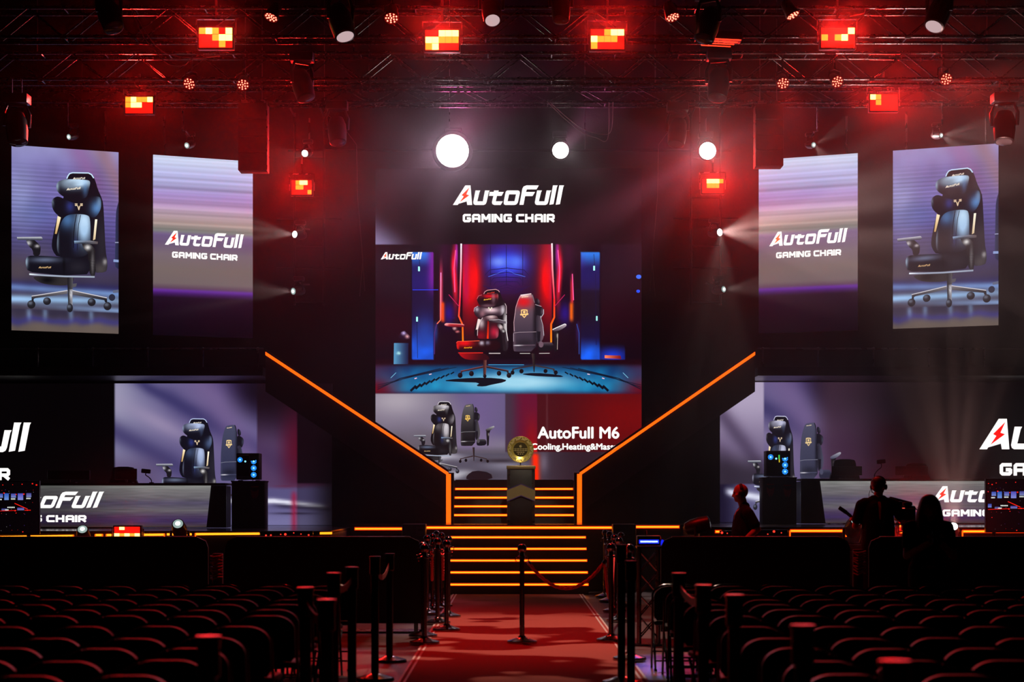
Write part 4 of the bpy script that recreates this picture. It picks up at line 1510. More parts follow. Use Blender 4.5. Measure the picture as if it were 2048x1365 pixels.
pc = W(1041, 899.5, 36.5)
t = thing('award_plate', 'round gold award plate with engraved border standing on the podium', 'trophy', (pc.x, 36.5, ZD + PH))
zc = pc.z - (ZD + PH)
R = 26.5 * 36.5 / FPX
MB().lathe([(0, 0.018), (R * .55, 0.018), (R * .64, 0.006), (R * .70, 0.0), (R * .97, -0.016), (R, -0.012), (R, 0.004), (R * .7, 0.016), (R * .6, 0.03), (0, 0.03)], (0, 0, zc), (0, -1, 0) if False else (0, 1, 0), 48).build('plate', GOLD, t)
mb = MB()
random.seed(3)
for ring, rr in enumerate((.755, .83, .905)):
    n = 44
    for k in range(n):
        a = 2 * PI * (k + .5 * (ring % 2)) / n
        if (k + ring) % 4 == 3:
            continue
        u = Vector((math.cos(a), 0, math.sin(a)))
        w = Vector((-math.sin(a), 0, math.cos(a)))
        c = Vector((0, -0.004 - 0.016 * (rr - .7) / .27 - 0.004, zc)) + u * R * rr
        h1, h2 = R * .035, R * (.05 if k % 2 else .03)
        mb.prism([c - u * h1 - w * h2, c + u * h1 - w * h2, c + u * h1 + w * h2, c - u * h1 + w * h2], (0, 0.006, 0))
mb.build('border_engraving', GOLDLINE, t, smooth=False)
mb = MB()
for z, w in ((zc + .01, .70), (zc - .02, .70), (zc - .052, .40)):
    n = int(w * 24)
    for k in range(n):
        x = (k - (n - 1) / 2) / n * w * R * 1.5
        mb.box((x, 0.004, z), (R * .035, 0.006, 0.012 + 0.004 * (k % 3)))
for k in range(5):
    a = k * 1.25
    mb.box((-0.0 + 0.016 * math.cos(a), 0.004, zc + .058 + .016 * math.sin(a)), (0.022, 0.006, 0.012), Matrix.Rotation(-a, 3, 'Y'))
for x in (-.04, 0, .04):
    mb.box((x, 0.004, zc - .085), (.02, .006, .014))
mb.build('inscription', GOLDLINE, t, smooth=False)
MB().lathe([(0, .0), (R * .54, .0), (R * .54, .012), (0, .012)], (0, 0.009, zc), (0, 1, 0), 36).build('plate_center', mat('dark_olive_enamel', (.06, .05, .015), .18, .3), t)
MB().box((0, 0.035, (zc - R) / 2 + 0.02), (0.02, 0.02, zc - R + 0.08)).cyl((0, 0.03, 0), (0, 0.03, 0.012), 0.07, n=20).build('stand', STEEL, t)

# ------------------------------------------------------------------ player desks
DESKTOP = mat('desk_black', (0.012, 0.012, 0.013), 0.45, rough_noise=0.1)


def desk_fascia(pl, u0, u1, v0, v1, slant_l, slant_r, root):
    A = Art(pl)
    n_ = random.random()
    def c(s, q):
        b = keys([(0, (126, 128, 126)), (.15, (106, 104, 108)), (.35, (92, 88, 96)), (.5, (78, 72, 96)), (.62, (92, 88, 96)), (.76, (66, 52, 84)), (.88, (60, 46, 74)), (1, (62, 52, 56))])(q)
        b = tuple(v * (1 + .22 * nz(s * .4, q, 34, 8)) for v in b)
        return b
    def T(s, q):
        x0, x1 = u0 + slant_l * q, u1 + slant_r * q
        return x0 + (x1 - x0) * s, v1 - q * (v1 - v0)
    return A, T, c


def build_desk(side):
    if side < 0:
        d, zb, lab = 34.6, ZL, 'left player desk with glowing fascia lettering and black slanted end'
        pl = Plane(-60, 34.6, 460, 34.6)
        x_in = (422, 413)
        ytop, ybot = 972, 1057
        endpx = (452, 447)
        outer = -60
    else:
        d, zb, lab = 35.4, ZRW, 'right player desk with glowing fascia lettering behind the cameraman'
        pl = Plane(1600, 35.4, 2110, 35.4)
        x_in = (1640, 1651)
        ytop, ybot = 963, 1049
        endpx = (1602, 1602)
        outer = 2110
    b0 = pl.pt(pl.uv((outer + endpx[0]) / 2, 1000)[0], zb)
    t = thing('player_desk', lab, 'desk', b0, 'player desks')
    uv = pl.uv
    ua, ub = sorted((uv(outer, 1000)[0], uv(endpx[0], 1000)[0]))
    vt, vb = uv(1000, ytop)[1], uv(1000, ybot)[1] + 0.02
    L = lambda u, v, o=0: pl.pt(u, v, o) - b0
    tz = vt - zb
    top_h = tz + 0.045
    wdt = ub - ua
    MB().box((0, 0.32, top_h - 0.02), (wdt, 0.8, 0.04), bev=0.006).build('desktop', DESKTOP, t)
    MB().box((0, 0.38, top_h / 2 - 0.02), (wdt - 0.02, 0.6, top_h - 0.06)).build('carcass', SHELL, t, smooth=False)
    # end block beside the fascia
    e0, e1 = uv(x_in[0], 1000)[0], uv(x_in[1], 1000)[0]
    oe = uv(endpx[0], 1000)[0]
    MB().prism([L(e0, vt, -0.02), L(e1, vb, -0.02), L(oe, vb, -0.02), L(oe, vt, -0.02)], (0, 0.06, 0)).build('end_panel', SATIN, t, smooth=False)
    # fascia
    uo = uv(outer, 1000)[0]
    A = Art(pl)
    def c(s, q):
        b = keys([(0, (128, 130, 126)), (.12, (110, 108, 110)), (.3, (96, 92, 98)), (.42, (76, 70, 92)), (.6, (94, 90, 96)), (.74, (68, 54, 82)), (.86, (56, 42, 84)), (1, (64, 54, 54))])(q)
        lt = 1.0 if side > 0 else lerp((.62,), (1.0,), sm(s, .3, .8))[0]
        if side > 0:
            lt = 1.0 - .35 * sm(s, .5, 1)
        return tuple(v * lt * (1 + .2 * nz(s * .3, q, 34, 8)) for v in b)
    def T(s, q):
        ui = e0 + (e1 - e0) * q
        a, b = (uo, ui) if side < 0 else (ui, uo)
        return a + (b - a) * s, vt - q * (vt - vb)
    A.grid(0, 0, 1, 1, 60, 40, c, T)
    A.build('fascia_display', SCREEN_LIT, t)
    B = sub(A)
    if side < 0:
        sh = lambda y: (276 - y) * .05
        T2 = lambda x, y: pl.uv(205.7 + (x - 1947) * .1232 + (276 - y) * .018, 1017 + (y - 440) * .1005)
        logo(B, T2, first=0)
        T3 = lambda x, y: pl.uv(173 + (x - 1790) * .1245, 1045 + (y - 728) * .100)
        caption(B, T3)
    else:
        T2 = lambda x, y: pl.uv(1862 + (x - 92) * .1110, 1005.3 + (y - 440) * .0985)
        logo(B, T2, bolt=(255, 40, 14))
        T3 = lambda x, y: pl.uv(1884.8 + (x - 258) * .117, 1033.5 + (y - 728) * .098)
        caption(B, T3)
    B.build('lettering', SCREEN, t)
    return zb + top_h


ZTL = build_desk(-1)
ZTR = build_desk(1)


def monitor(px0, px1, py0, d, zt, label, wide=True):
    a, b = W(px0, py0, d), W(px1, py0, d)
    t = thing('monitor', label, 'monitor', ((a.x + b.x) / 2, d, zt), 'monitors on the player desks')
    w, h = b.x - a.x, a.z - zt - 0.0
    MB().box((0, 0, h / 2 + 0.03), (w, 0.035, h - 0.06), bev=0.01).build('housing', SATIN, t)
    MB().box((0, 0.02, h / 2 + 0.03), (w - 0.03, 0.006, h - 0.09)).build('screen', GLOSS, t, smooth=False)
    MB().box((0, 0.05, 0.008), (0.24, 0.2, 0.016), bev=0.005).build('foot', BLACK, t)
    MB().cyl((0, 0.05, 0.01), (0, 0.03, h * .6), 0.022, n=10).build('neck', BLACK, t)
    return t


monitor(230, 274, 938, 34.75, ZTL, 'monitor back on the left desk at the edge of the lilac screen')
monitor(95, 180, 941, 34.75, ZTL, 'unlit monitor on the left desk against the dark wall')
monitor(1663, 1724, 933, 35.55, ZTR, 'monitor on the right desk, nearer the computer tower')
monitor(1790, 1856, 933, 35.55, ZTR, 'monitor on the right desk beyond the gooseneck camera')


def webcam(px, py, d, zt, base_px, label, sgn):
    a = W(px, py, d)
    b = W(base_px, 1000, d)
    t = thing('desk_camera', label, 'camera', (b.x, d, zt), 'gooseneck cameras')
    h = a.z - zt
    dx = a.x - b.x
    path = [(0, 0, 0), (0, 0, h * .18), (-sgn * .01, 0, h * .3), (dx * .5, 0, h * .5), (dx * 1.05, 0, h * .68), (dx, 0, h - .03)]
    pts = [Vector(q) for q in path]
    sp = []
    for i in range(len(pts) - 1):
        p0, p1, p2, p3 = pts[max(i - 1, 0)], pts[i], pts[i + 1], pts[min(i + 2, len(pts) - 1)]
        for k in range(5):
            q = k / 5
            sp.append(.5 * ((2 * p1) + (p2 - p0) * q + (2 * p0 - 5 * p1 + 4 * p2 - p3) * q * q + (3 * p1 - p0 - 3 * p2 + p3) * q ** 3))
    sp.append(pts[-1])
    MB().tube(sp, 0.009, 8).build('gooseneck', BLACK, t)
    MB().box((dx, 0, h), (0.16, 0.07, 0.075), Matrix.Rotation(sgn * 0.1, 3, 'Y'), bev=0.015).build('camera_body', SATIN, t)
    MB().cyl((dx, 0.03, h), (dx, 0.05, h), 0.022, n=12).build('lens', GLOSS, t)
    MB().cyl((0, 0, 0), (0, 0, 0.015), 0.04, n=14).build('clamp', BLACK, t)


webcam(292, 943, 34.7, ZTL, 303, 'small camera on a bent gooseneck at the left desk', 1)
webcam(1762, 924, 35.5, ZTR, 1749, 'small camera on a bent gooseneck above the right desk', -1)


def gaming_chair(px, d, zb, ytop, label):
    a = W(px, ytop, d)
    t = thing('gaming_chair', label, 'chair', (a.x, d, zb), 'gaming chairs at the player desks')
    h = a.z - zb
    outline = [(-.16, h), (-.20, h - .06), (-.21, h - .2), (-.28, h - .34), (-.27, h - .5), (-.24, h - .8), (.24, h - .8), (.27, h - .5), (.28, h - .34), (.21, h - .2), (.20, h - .06), (.16, h)]
    pts = chaikin(outline, 1)
    MB().prism([(x, 0, z) for x, z in pts], (0, 0.12, 0)).build('backrest', PAD, t)
    MB().ball((0, 0.16, h - .16), 0.14, 12, (1.0, .45, .55)).build('head_pillow', PAD, t)
    MB().box((0, -0.22, h - .86), (.54, .52, .12), bev=0.04).build('seat', PAD, t)
    for s in (-1, 1):
        MB().box((s * .32, -.18, h - .62), (.09, .3, .03), bev=0.01).box((s * .3, -.12, h - .74), (.04, .06, .24)).build('armrest', SATIN, t)
    MB().cyl((0, -.18, .1), (0, -.18, h - .9), 0.035, n=12).build('column', STEEL, t)
    for k in range(5):
        q = 2 * PI * k / 5 + .3
        e = Vector((math.cos(q) * .32, -.18 + math.sin(q) * .32, .07))
        f = MB().cyl((0, -.18, .12), e, 0.028, 0.018, 8).build('base_arm', SATIN, t)
        MB().ball((e.x, e.y, .032), .032, 10).build('caster', BLACK, t)


gaming_chair(1690, 36.6, ZRW, 919, 'black gaming chair showing above the monitor nearer the tower')
gaming_chair(1833, 36.6, ZRW, 927, 'black gaming chair showing above the monitor beyond the gooseneck')
gaming_chair(246, 35.9, ZL, 934, 'black gaming chair behind the left desk monitor')

# ------------------------------------------------------------------ computer towers on pedestals
FANB = glow('fan_ring_blue', (0.02, 0.28, 1.0), 1.3)
FANC = glow('fan_hub_cyan', (0.25, 0.8, 1.0), 1.6)
RGB_G = glow('rgb_green', (0.1, 0.9, 0.1), 0.8)
RGB_Y = glow('rgb_yellow', (0.9, 0.7, 0.02), 0.8)
EMBLEM = mat('red_emblem', (0.35, 0.02, 0.02), 0.5)


def fan(t, x, z, r, y, faded=False):
    mb = MB()
    n = 9
    for k in range(n):
        a = 2 * PI * k / n
        u = lambda q, rr: (x + rr * math.cos(q), y, z + rr * math.sin(q))
        if faded and math.sin(a) > .55:
            continue
        mb.prism([u(a, r * .38), u(a + .46, r * .38), u(a + .56, r * .72), u(a + .62, r), u(a + .12, r), u(a + .06, r * .7)], (0, 0.008, 0))
    f = mb.build('cooling_fan', FANB, t, smooth=False)
    MB().lathe([(r * .2, 0), (r * .34, 0), (r * .34, .01), (r * .2, .01)], (x, y - .004, z), (0, 1, 0), 18).build('fan_hub', FANC, f)


def tower(px0, px1, py0, py1, d, zb, base, label, plabel, emb):
    bx0, bx1, by0 = base
    a, b = W(bx0, by0, d), W(bx1, by0, d)
    t = thing('pedestal', plabel, 'pedestal', ((a.x + b.x) / 2, d + .25, zb), 'computer pedestals')
    h = a.z - zb
    w = b.x - a.x
    MB().box((0, 0, h / 2), (w, .5, h), bev=.006).build('body', SATIN, t)
    MB().box((0, 0, h + .004), (w + .02, .52, .024), bev=.004).build('top_panel', GREYP, t)
    for ex, ey in emb:
        e = W(ex, ey, d) - t.location
        mb = MB()
        pts = [(-.07, .08), (-.03, .05), (.03, .05), (.07, .08), (.06, -.02), (.02, -.09), (0, -.05), (-.02, -.09), (-.06, -.02)]
        mb.prism([(e.x + x, -.253, e.z + z) for x, z in pts], (0, .006, 0))
        mb.box((e.x, -.25, e.z + .13), (.13, .006, .018))
        mb.build('emblem', EMBLEM, t, smooth=False)
    zt = zb + h + .016
    c0, c1 = W(px0, py0, d + .02), W(px1, py1, d + .02)
    q = thing('computer_tower', label, 'computer', ((c0.x + c1.x) / 2, d + .22, zt), 'computer towers')
    w, h = c1.x - c0.x, c0.z - zt
    MB().box((0, 0, h / 2 + .01), (w, .4, h - .02), bev=.008).build('case', SATIN, q)
    for sx in (-1, 1):
        MB().box((sx * w * .38, 0, .006), (.04, .34, .012)).build('foot', BLACK, q, smooth=False)
    y = -.208
    MB().box((-w * .2, -.203, h * .55), (w * .52, .006, h * .74)).build('glass_panel', GLOSS, q, smooth=False)
    MB().box((w * .29, -.203, h * .5), (w * .36, .006, h * .86)).build('front_mesh', CLOTH, q, smooth=False)
    fan(q, -w * .33, h * .76, w * .115, y - .006)
    fan(q, w * .27, h * .70, w * .125, y - .006, True)
    fan(q, w * .27, h * .46, w * .125, y - .006)
    fan(q, w * .27, h * .215, w * .125, y - .006)
    MB().lathe([(0, 0), (w * .04, 0), (w * .04, .01), (0, .01)], (-w * .10, y - .006, h * .70), (0, 1, 0), 14).build('pump_light', FANC, q)
    MB().box((-w * .20, y, h * .93), (w * .5, .006, h * .02)).build('light_bar', GOLDLINE if px0 < 1000 else GREYP, q, smooth=False)
    if px0 > 1000:
        MB().box((w * .02, y - .006, h * .76), (w * .05, .008, h * .16)).build('memory_light', RGB_G, q, smooth=False)
        MB().box((w * .03, y - .006, h * .62), (w * .04, .008, h * .12)).build('card_light', RGB_Y, q, smooth=False)


tower(472.5, 518, 907, 962, 34.7, ZL, (463, 529, 964), 'black computer tower with blue ring fans on the left pedestal', 'black pedestal beside the left desk with a small red emblem', [(509.5, 989)])
tower(1533, 1581, 902, 957, 35.3, ZRW, (1526, 1593, 957), 'black computer tower with blue fans and green light on the right pedestal', 'black pedestal beside the right desk behind the bald man', [(1541, 984), (1575, 986)])

# ------------------------------------------------------------------ monitors at the stage front, at both picture sides
def stage_view(pl, u0, u1, v0, v1, mirror, root):
    """The live stage picture on the outermost displays: small screens, red lamps and light lines on black."""
    A = Art(pl)
    T = lambda x, y: (u0 + (x if not mirror else 1 - x) * (u1 - u0), v1 - y * (v1 - v0))
    A.grid(0, 0, 1, 1, 2, 2, lambda x, y: (5, 2, 4), T)
    for x, y, w, h, c in ((.10, .27, .10, .08, (50, 70, 160)), (.23, .29, .10, .13, (40, 80, 170)), (.38, .27, .11, .08, (60, 66, 150)), (.53, .29, .12, .13, (70, 70, 170)), (.72, .26, .11, .08, (60, 60, 130)), (.02, .50, .08, .07, (40, 60, 150)), (.52, .53, .15, .05, (60, 50, 130)), (.17, .54, .12, .04, (40, 40, 100))):
        A.poly([(x, y - h / 2), (x + w, y - h / 2), (x + w, y + h / 2), (x, y + h / 2)], LIN((0, y - h / 2), c, (0, y + h / 2), lerp(c, (200, 220, 240), .4)), T, cell=.04, up=False)
    A.layer += 1
    for x, y, w in ((.09, .345, .09), (.38, .335, .1), (.72, .325, .1), (.30, .50, .17), (.25, .55, .08)):
        for k in range(5):
            A.poly([(x + w * k / 5, y - .012), (x + w * (k + .7) / 5, y - .012), (x + w * (k + .7) / 5, y + .012), (x + w * k / 5, y + .012)], (220, 228, 220), T, up=False)
    A.layer += 1
    A.stroke([(.46, .42), (.74, .53)], .014, (235, 30, 14), T)
    A.stroke([(-.0, .46), (.05, .42)], .014, (235, 30, 14), T) if False else None
    A.stroke([(.68, .555), (.82, .555)], .012, (255, 30, 16), T)
    A.stroke([(.02, .575), (.5, .56)], .010, (220, 16, 10), T)
    random.seed(11)
    for x, y, r in ((.03, .07, .014), (.11, .09, .02), (.2, .06, .014), (.42, .055, .01), (.63, .045, .016), (.86, .035, .022), (.95, .06, .026), (.02, .23, .016), (.23, .22, .022), (.5, .245, .018), (.67, .24, .024), (.75, .555, .022), (.48, .565, .024), (.5, .61, .014), (.23, .565, .018), (.65, .98, .018), (.1, .73, .012)):
        A.disc(x, y, r * .8, r * .55, (255, 36, 24), T, 8)
    for k in range(26):
        x, y = random.random() * .9, random.choice((.15, .2, .38, .5, .62, .7, .85, .93)) + random.random() * .04
        A.disc(x, y, .005, .005, random.choice(((150, 150, 150), (90, 60, 160), (200, 40, 30))), T, 5)
    A.build('picture', SCREEN, root)


for side, pxa, pxb, py0, py1, d, lab in ((-1, -70, 78, 962, 1069, 31.4, 'large display at the left end of the stage showing the arena'), (1, 1972, 2110, 958, 1066, 31.4, 'large display at the right end of the stage showing the arena')):
    pl = Plane(pxa, d, pxb, d)
    u0, v0 = pl.uv(pxa, py1)
    u1, v1 = pl.uv(pxb, py0)
    base = pl.pt((u0 + u1) / 2, 0)
    t = thing('stage_display', lab, 'display', base, 'displays at the stage ends')
    MB().box((0, .06, (v0 + v1) / 2), (u1 - u0, .1, v1 - v0), bev=.006).build('housing', SATIN, t)
    inner = pl.uv(78 if side < 0 else 1972, 1000)[0]
    MB().box((pl.pt(inner, 0).x - base.x, .0, (v0 + v1) / 2), (.02, .02, v1 - v0)).build('edge_trim', STEEL, t, smooth=False)
    for s in (-1, 1):
        MB().cyl((s * .4, .08, 0), (s * .4, .08, v0 + .1), .03, n=10).build('leg', BLACK, t)
        MB().box((s * .4, .08, .012), (.1, .24, .024)).build('foot', BLACK, t, smooth=False)
    uu = pl.uv(-12 if side < 0 else 1974, 1000)[0]
    ww = pl.uv(78 if side < 0 else 2064, 1000)[0]
    stage_view(pl, uu, ww, v0 + .02, v1 - .02, False, t)

# low floor monitors lying at the stage front
for pa, pb, y0, y1, d, lab in ((520, 626, 1062.5, 1076, 31.45, 'low glossy floor monitor on the left stage lip'), (1440, 1474, 1062, 1074, 31.45, 'low glossy floor monitor left of the bald man'), (1508, 1576, 1060, 1074, 31.45, 'low glossy floor monitor right of the bald man')):
    a, b = W(pa, y1, d), W(pb, y0, d)
    t = thing('floor_monitor', lab, 'monitor', ((a.x + b.x) / 2, d, 0), 'floor monitors')
    w = b.x - a.x
    MB().box((0, .06, (a.z + b.z) / 2), (w, .12, b.z - a.z), Matrix.Rotation(0.0, 3, 'X'), bev=.008).build('housing', GLOSS, t)
    MB().box((0, .05, a.z - .02), (w * .9, .1, .05)).cyl((-w * .3, .06, 0), (-w * .3, .06, a.z), .025, n=8).cyl((w * .3, .06, 0), (w * .3, .06, a.z), .025, n=8).build('stand', BLACK, t)
    random.seed(int(pa))
    mb = MB()  # glowing red spots imitate the overhead lamps mirrored in the gloss
    for k in range(max(3, int(w * 9))):
        x = -w / 2 + w * (k + .5 + random.uniform(-.3, .3)) / max(3, int(w * 9))
        z = a.z + (b.z - a.z) * random.uniform(.3, .75)
        mb.ball((x, 0.0, z), random.choice((.010, .014, .02)), 8)
    mb.build('painted_reflection', glow('painted_reflection_red', (1.0, .04, .02), 1.4), t)

# ------------------------------------------------------------------ overhead trusses
def truss(label, d, z0, z1, x0=-11.0, x1=11.0, depth=0.42, pitch=0.53, group='overhead lighting trusses'):
    t = thing('lighting_truss', label, 'truss', ((x0 + x1) / 2, d, z0), group)
    h, w = z1 - z0, x1 - x0
    mb, nb = MB(), MB()
    for y in (0, depth):
        for z in (0, h):
            if y or z:
                MB().cyl((-w / 2, y, z), (w / 2, y, z), 0.026, n=10).build('chord', ALU, t)
    nb.cyl((-w / 2, 0, 0), (w / 2, 0, 0), 0.026, n=10)
    n = int(w / pitch)
    for k in range(n):
        xa, xb = -w / 2 + k * pitch, -w / 2 + (k + 1) * pitch
        za, zb = (0, h) if k % 2 == 0 else (h, 0)
        for y in (0, depth):
            mb.cyl((xa, y, za), (xb, y, zb), 0.011, n=6, caps=False)
        if k % 2 == 0:
            mb.cyl((xa, 0, 0), (xa, depth, 0), 0.011, n=6, caps=False)
            mb.cyl((xa, 0, h), (xa, depth, h), 0.011, n=6, caps=False)
        nb.lathe([(.034, -.045), (.036, -.03), (.036, .03), (.034, .045)], (xa, 0, 0), (1, 0, 0), 8)
    mb.build('lattice', ALU, t)
    nb.build('chord', ALU, t)
    for fx in (-.36, -.12, .12, .36):
        MB().cyl((fx * w, depth / 2, h), (fx * w, depth / 2, 14.96 - z0), 0.012, n=6, caps=False).build('hoist_chain', STEEL, t)
    return z0


ZT1 = EYE + 796 * 36.5 / FPX
ZT2 = EYE + 842 * 33.0 / FPX
ZT3 = EYE + 927 * 30.0 / FPX
truss('rear overhead truss just above the LED walls', 36.5, ZT1, EYE + 828 * 36.5 / FPX)
truss('middle overhead truss, second from the LED walls', 33.0, ZT2, EYE + 894 * 33.0 / FPX)
ZT4 = 9.75
truss('highest overhead truss, nearest the audience, carrying the big moving heads', 28.7, ZT4, ZT4 + .42)
truss('front overhead truss carrying the row of red strobes', 30.0, ZT3, EYE + 985 * 30.0 / FPX)

# pipe above the central wall carrying the white beams
zp = EYE + 699 * 38.2 / FPX
t = thing('lighting_pipe', 'thin steel pipe above the central LED wall carrying bright white lamps', 'pipe', (0, 38.2, zp))
MB().cyl((-4.3, 0, 0), (4.2, 0, 0), .024, n=10).build('tube', BLACK, t)
for x in (-3.6, -1.2, 1.4, 3.6):
    MB().cyl((x, 0, 0), (x, 0, 14.97 - zp), .008, n=6, caps=False).build('drop_wire', STEEL, t)

# side ladders between the centre wall and the inner walls
for sd, px, lab in ((-1, 618, 'left upright lamp ladder between the inner and central LED walls'), (1, 1412, 'right upright lamp ladder between the central and inner LED walls')):
    a = W(px, 1000, 38.0)
    zb = EYE + 390 * 38.0 / FPX
    t = thing('lamp_ladder', lab, 'truss', (a.x, 38.0, zb), 'lamp ladders')
    H = ZT1 + .1 - zb
    for x in (-.28, .28):
        MB().cyl((x, .05, 0), (x, .05, H), .024, n=10).build('upright', BLACK, t)
    for py in (315, 395, 437, 492, 536, 605):
        z = EYE + (1000 - py) * 38.0 / FPX - zb
        MB().cyl((-.62 if py in (437, 536) else -.3, .05, z), (.62 if py in (437, 536) else .3, .05, z), .02, n=8).build('rung', BLACK, t)
    for x in (-.28, .28):
        MB().cyl((x, .05, H - .06), (x, -1.08, H - .06), .02, n=8).build('top_arm', BLACK, t)
    mb = MB()
    mb.tube([(sd * -.28, .05, H), (sd * -.6, .08, H - .2), (sd * -.9, .1, H - .6), (sd * -.92, .1, H - 1.6), (sd * -1.0, .1, H - 2.6), (sd * -1.06, .1, H - 3.4)], .008, 6)
    mb.tube([(sd * -.92, .1, H - 1.6), (sd * -1.02, .1, H - 2.8), (sd * -.96, .1, H - 3.5)], .008, 6)
    mb.build('hanging_cable', CABLE, t)


# ------------------------------------------------------------------ lamp fixtures
def strobe(px, py, d, lit, label, w=.50, h=.30, up=.55, power=170.0, top=True, yaw=0.0, group='red strobe panels'):
    c = W(px, py, d)
    t = thing('strobe_panel', label, 'lamp', c, group, yaw)
    MB().box((0, .07, 0), (w + .05, .12, h + .05), bev=.012).build('housing', SATIN, t)
    nx, nyc = 5, 3
    cw, ch = w / nx, h / nyc
    mb = MB()
    for j in range(nyc):
        for i in range(nx):
            if (i, j) in lit:
                continue
            mb.box((-w / 2 + (i + .5) * cw, .004, h / 2 - (j + .5) * ch), (cw * .9, .012, ch * .78))
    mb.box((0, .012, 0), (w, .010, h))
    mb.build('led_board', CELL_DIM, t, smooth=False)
    for (i, j) in lit:
        hot = lit[(i, j)]
        MB().box((-w / 2 + (i + .5) * cw, .0, h / 2 - (j + .5) * ch), (cw * .96, .014, ch * .9)).build('lit_cell', CELL_HOT if hot else CELL_WARM, t, smooth=False)
    s = 1 if top else -1
    for x in (-w / 2 - .045, w / 2 + .045):
        MB().box((x, .07, s * h * .4), (.014, .05, h * .8 + .1)).build('bracket', STEEL, t, smooth=False)
    MB().box((0, .07, s * (h * .8 + .05)), (w + .1, .05, .014)).build('bracket', STEEL, t, smooth=False)
    if top:
        MB().cyl((0, .07, h * .8 + .05), (0, .07 , h * .8 + up), .018, n=8).build('clamp_stem', STEEL, t)
    else:
        MB().cyl((0, .07, -h * .8 - .05), (0, .07, -c.z + .01), .03, n=8).build('stand', BLACK, t)
        MB().box((0, .07, -c.z + .015), (.5, .4, .03)).build('stand_foot', BLACK, t, smooth=False)
    area(t, (0, -.03, 0), (0, -1, 0), power * 1.35 * RED_WASH, (1.0, .012, .010), w, h, 64)
    return t


H1, W1 = True, False
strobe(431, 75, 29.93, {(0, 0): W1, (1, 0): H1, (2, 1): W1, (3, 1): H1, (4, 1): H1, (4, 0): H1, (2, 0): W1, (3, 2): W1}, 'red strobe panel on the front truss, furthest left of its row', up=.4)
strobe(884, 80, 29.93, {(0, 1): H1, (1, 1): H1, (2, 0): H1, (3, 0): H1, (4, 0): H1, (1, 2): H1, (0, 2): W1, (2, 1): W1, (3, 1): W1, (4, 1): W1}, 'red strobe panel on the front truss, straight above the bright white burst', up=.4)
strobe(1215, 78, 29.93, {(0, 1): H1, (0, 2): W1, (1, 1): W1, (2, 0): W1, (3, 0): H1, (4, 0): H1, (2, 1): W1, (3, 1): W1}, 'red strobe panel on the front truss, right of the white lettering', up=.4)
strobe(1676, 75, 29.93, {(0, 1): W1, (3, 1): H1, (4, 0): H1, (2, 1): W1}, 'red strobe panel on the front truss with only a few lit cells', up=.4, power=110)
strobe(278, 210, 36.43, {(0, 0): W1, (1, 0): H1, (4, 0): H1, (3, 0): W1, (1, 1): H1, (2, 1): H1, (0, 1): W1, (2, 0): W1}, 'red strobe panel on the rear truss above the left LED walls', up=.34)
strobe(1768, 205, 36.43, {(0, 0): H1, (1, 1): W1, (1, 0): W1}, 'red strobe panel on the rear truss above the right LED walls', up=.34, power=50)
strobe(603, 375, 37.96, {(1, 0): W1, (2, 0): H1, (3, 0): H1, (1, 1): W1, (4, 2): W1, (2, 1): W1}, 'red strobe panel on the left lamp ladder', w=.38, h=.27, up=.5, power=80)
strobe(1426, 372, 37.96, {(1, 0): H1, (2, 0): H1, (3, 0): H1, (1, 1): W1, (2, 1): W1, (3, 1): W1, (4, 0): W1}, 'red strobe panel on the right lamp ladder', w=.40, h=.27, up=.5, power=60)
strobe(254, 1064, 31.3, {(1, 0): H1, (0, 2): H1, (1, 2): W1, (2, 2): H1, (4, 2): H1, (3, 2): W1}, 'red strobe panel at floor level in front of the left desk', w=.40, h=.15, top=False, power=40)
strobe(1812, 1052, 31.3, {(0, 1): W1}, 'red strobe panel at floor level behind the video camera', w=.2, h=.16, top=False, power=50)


def par_lamp(px, py, d, aim, label, up=.5, r=.098, group='red LED par lamps'):
    c = W(px, py, d)
    a = Vector(aim).normalized()
    t = thing('par_lamp', label, 'lamp', c, group)
    MB().lathe([(r * .55, -.24), (r * .8, -.2), (r * .98, -.06), (r * 1.08, -.01), (r * 1.08, .02), (r * .97, .02), (r * .95, .0)], (0, 0, 0), a, 20).build('can', SATIN, t)
    MB().lathe([(0, .006), (r * .96, .006)], (0, 0, 0), a, 20).build('led_face', REDRIM, t)
    MB().lathe([(r * .97, .012), (r * 1.06, .012), (r * 1.06, .024), (r * .97, .024), (r * .97, .012)], (0, 0, 0), a, 22, False).build('rim', REDRIM, t)
    u, w, _ = basis(a)
    mb = MB()
    for rr, n in ((0, 1), (.42, 5), (.80, 9)):
        for k in range(n):
            q = 2 * PI * k / n
            mb.ball(a * .012 + (u * math.cos(q) + w * math.sin(q)) * r * rr, r * .125, 8)
    mb.build('led_array', DOT, t)
    s = a.cross(Vector((0, 0, 1))).normalized()
    mid = -a * .1
    top = Vector((mid.x, mid.y, .22))
    mb = MB()
    mb.tube([mid + s * r * 1.12, top + s * r * 1.0 + Vector((0, 0, -.03)), top, top - s * r * 1.0 + Vector((0, 0, -.03)), mid - s * r * 1.12], .012, 6)
    mb.build('yoke', STEEL, t)
    MB().cyl(top, top + Vector((0, 0, up - .2)), .016, n=8).build('clamp_stem', STEEL, t)
    spot(t, a * .04, a, 800 * RED_WASH, (1, .02, .012), 40, .8, r)
    return t


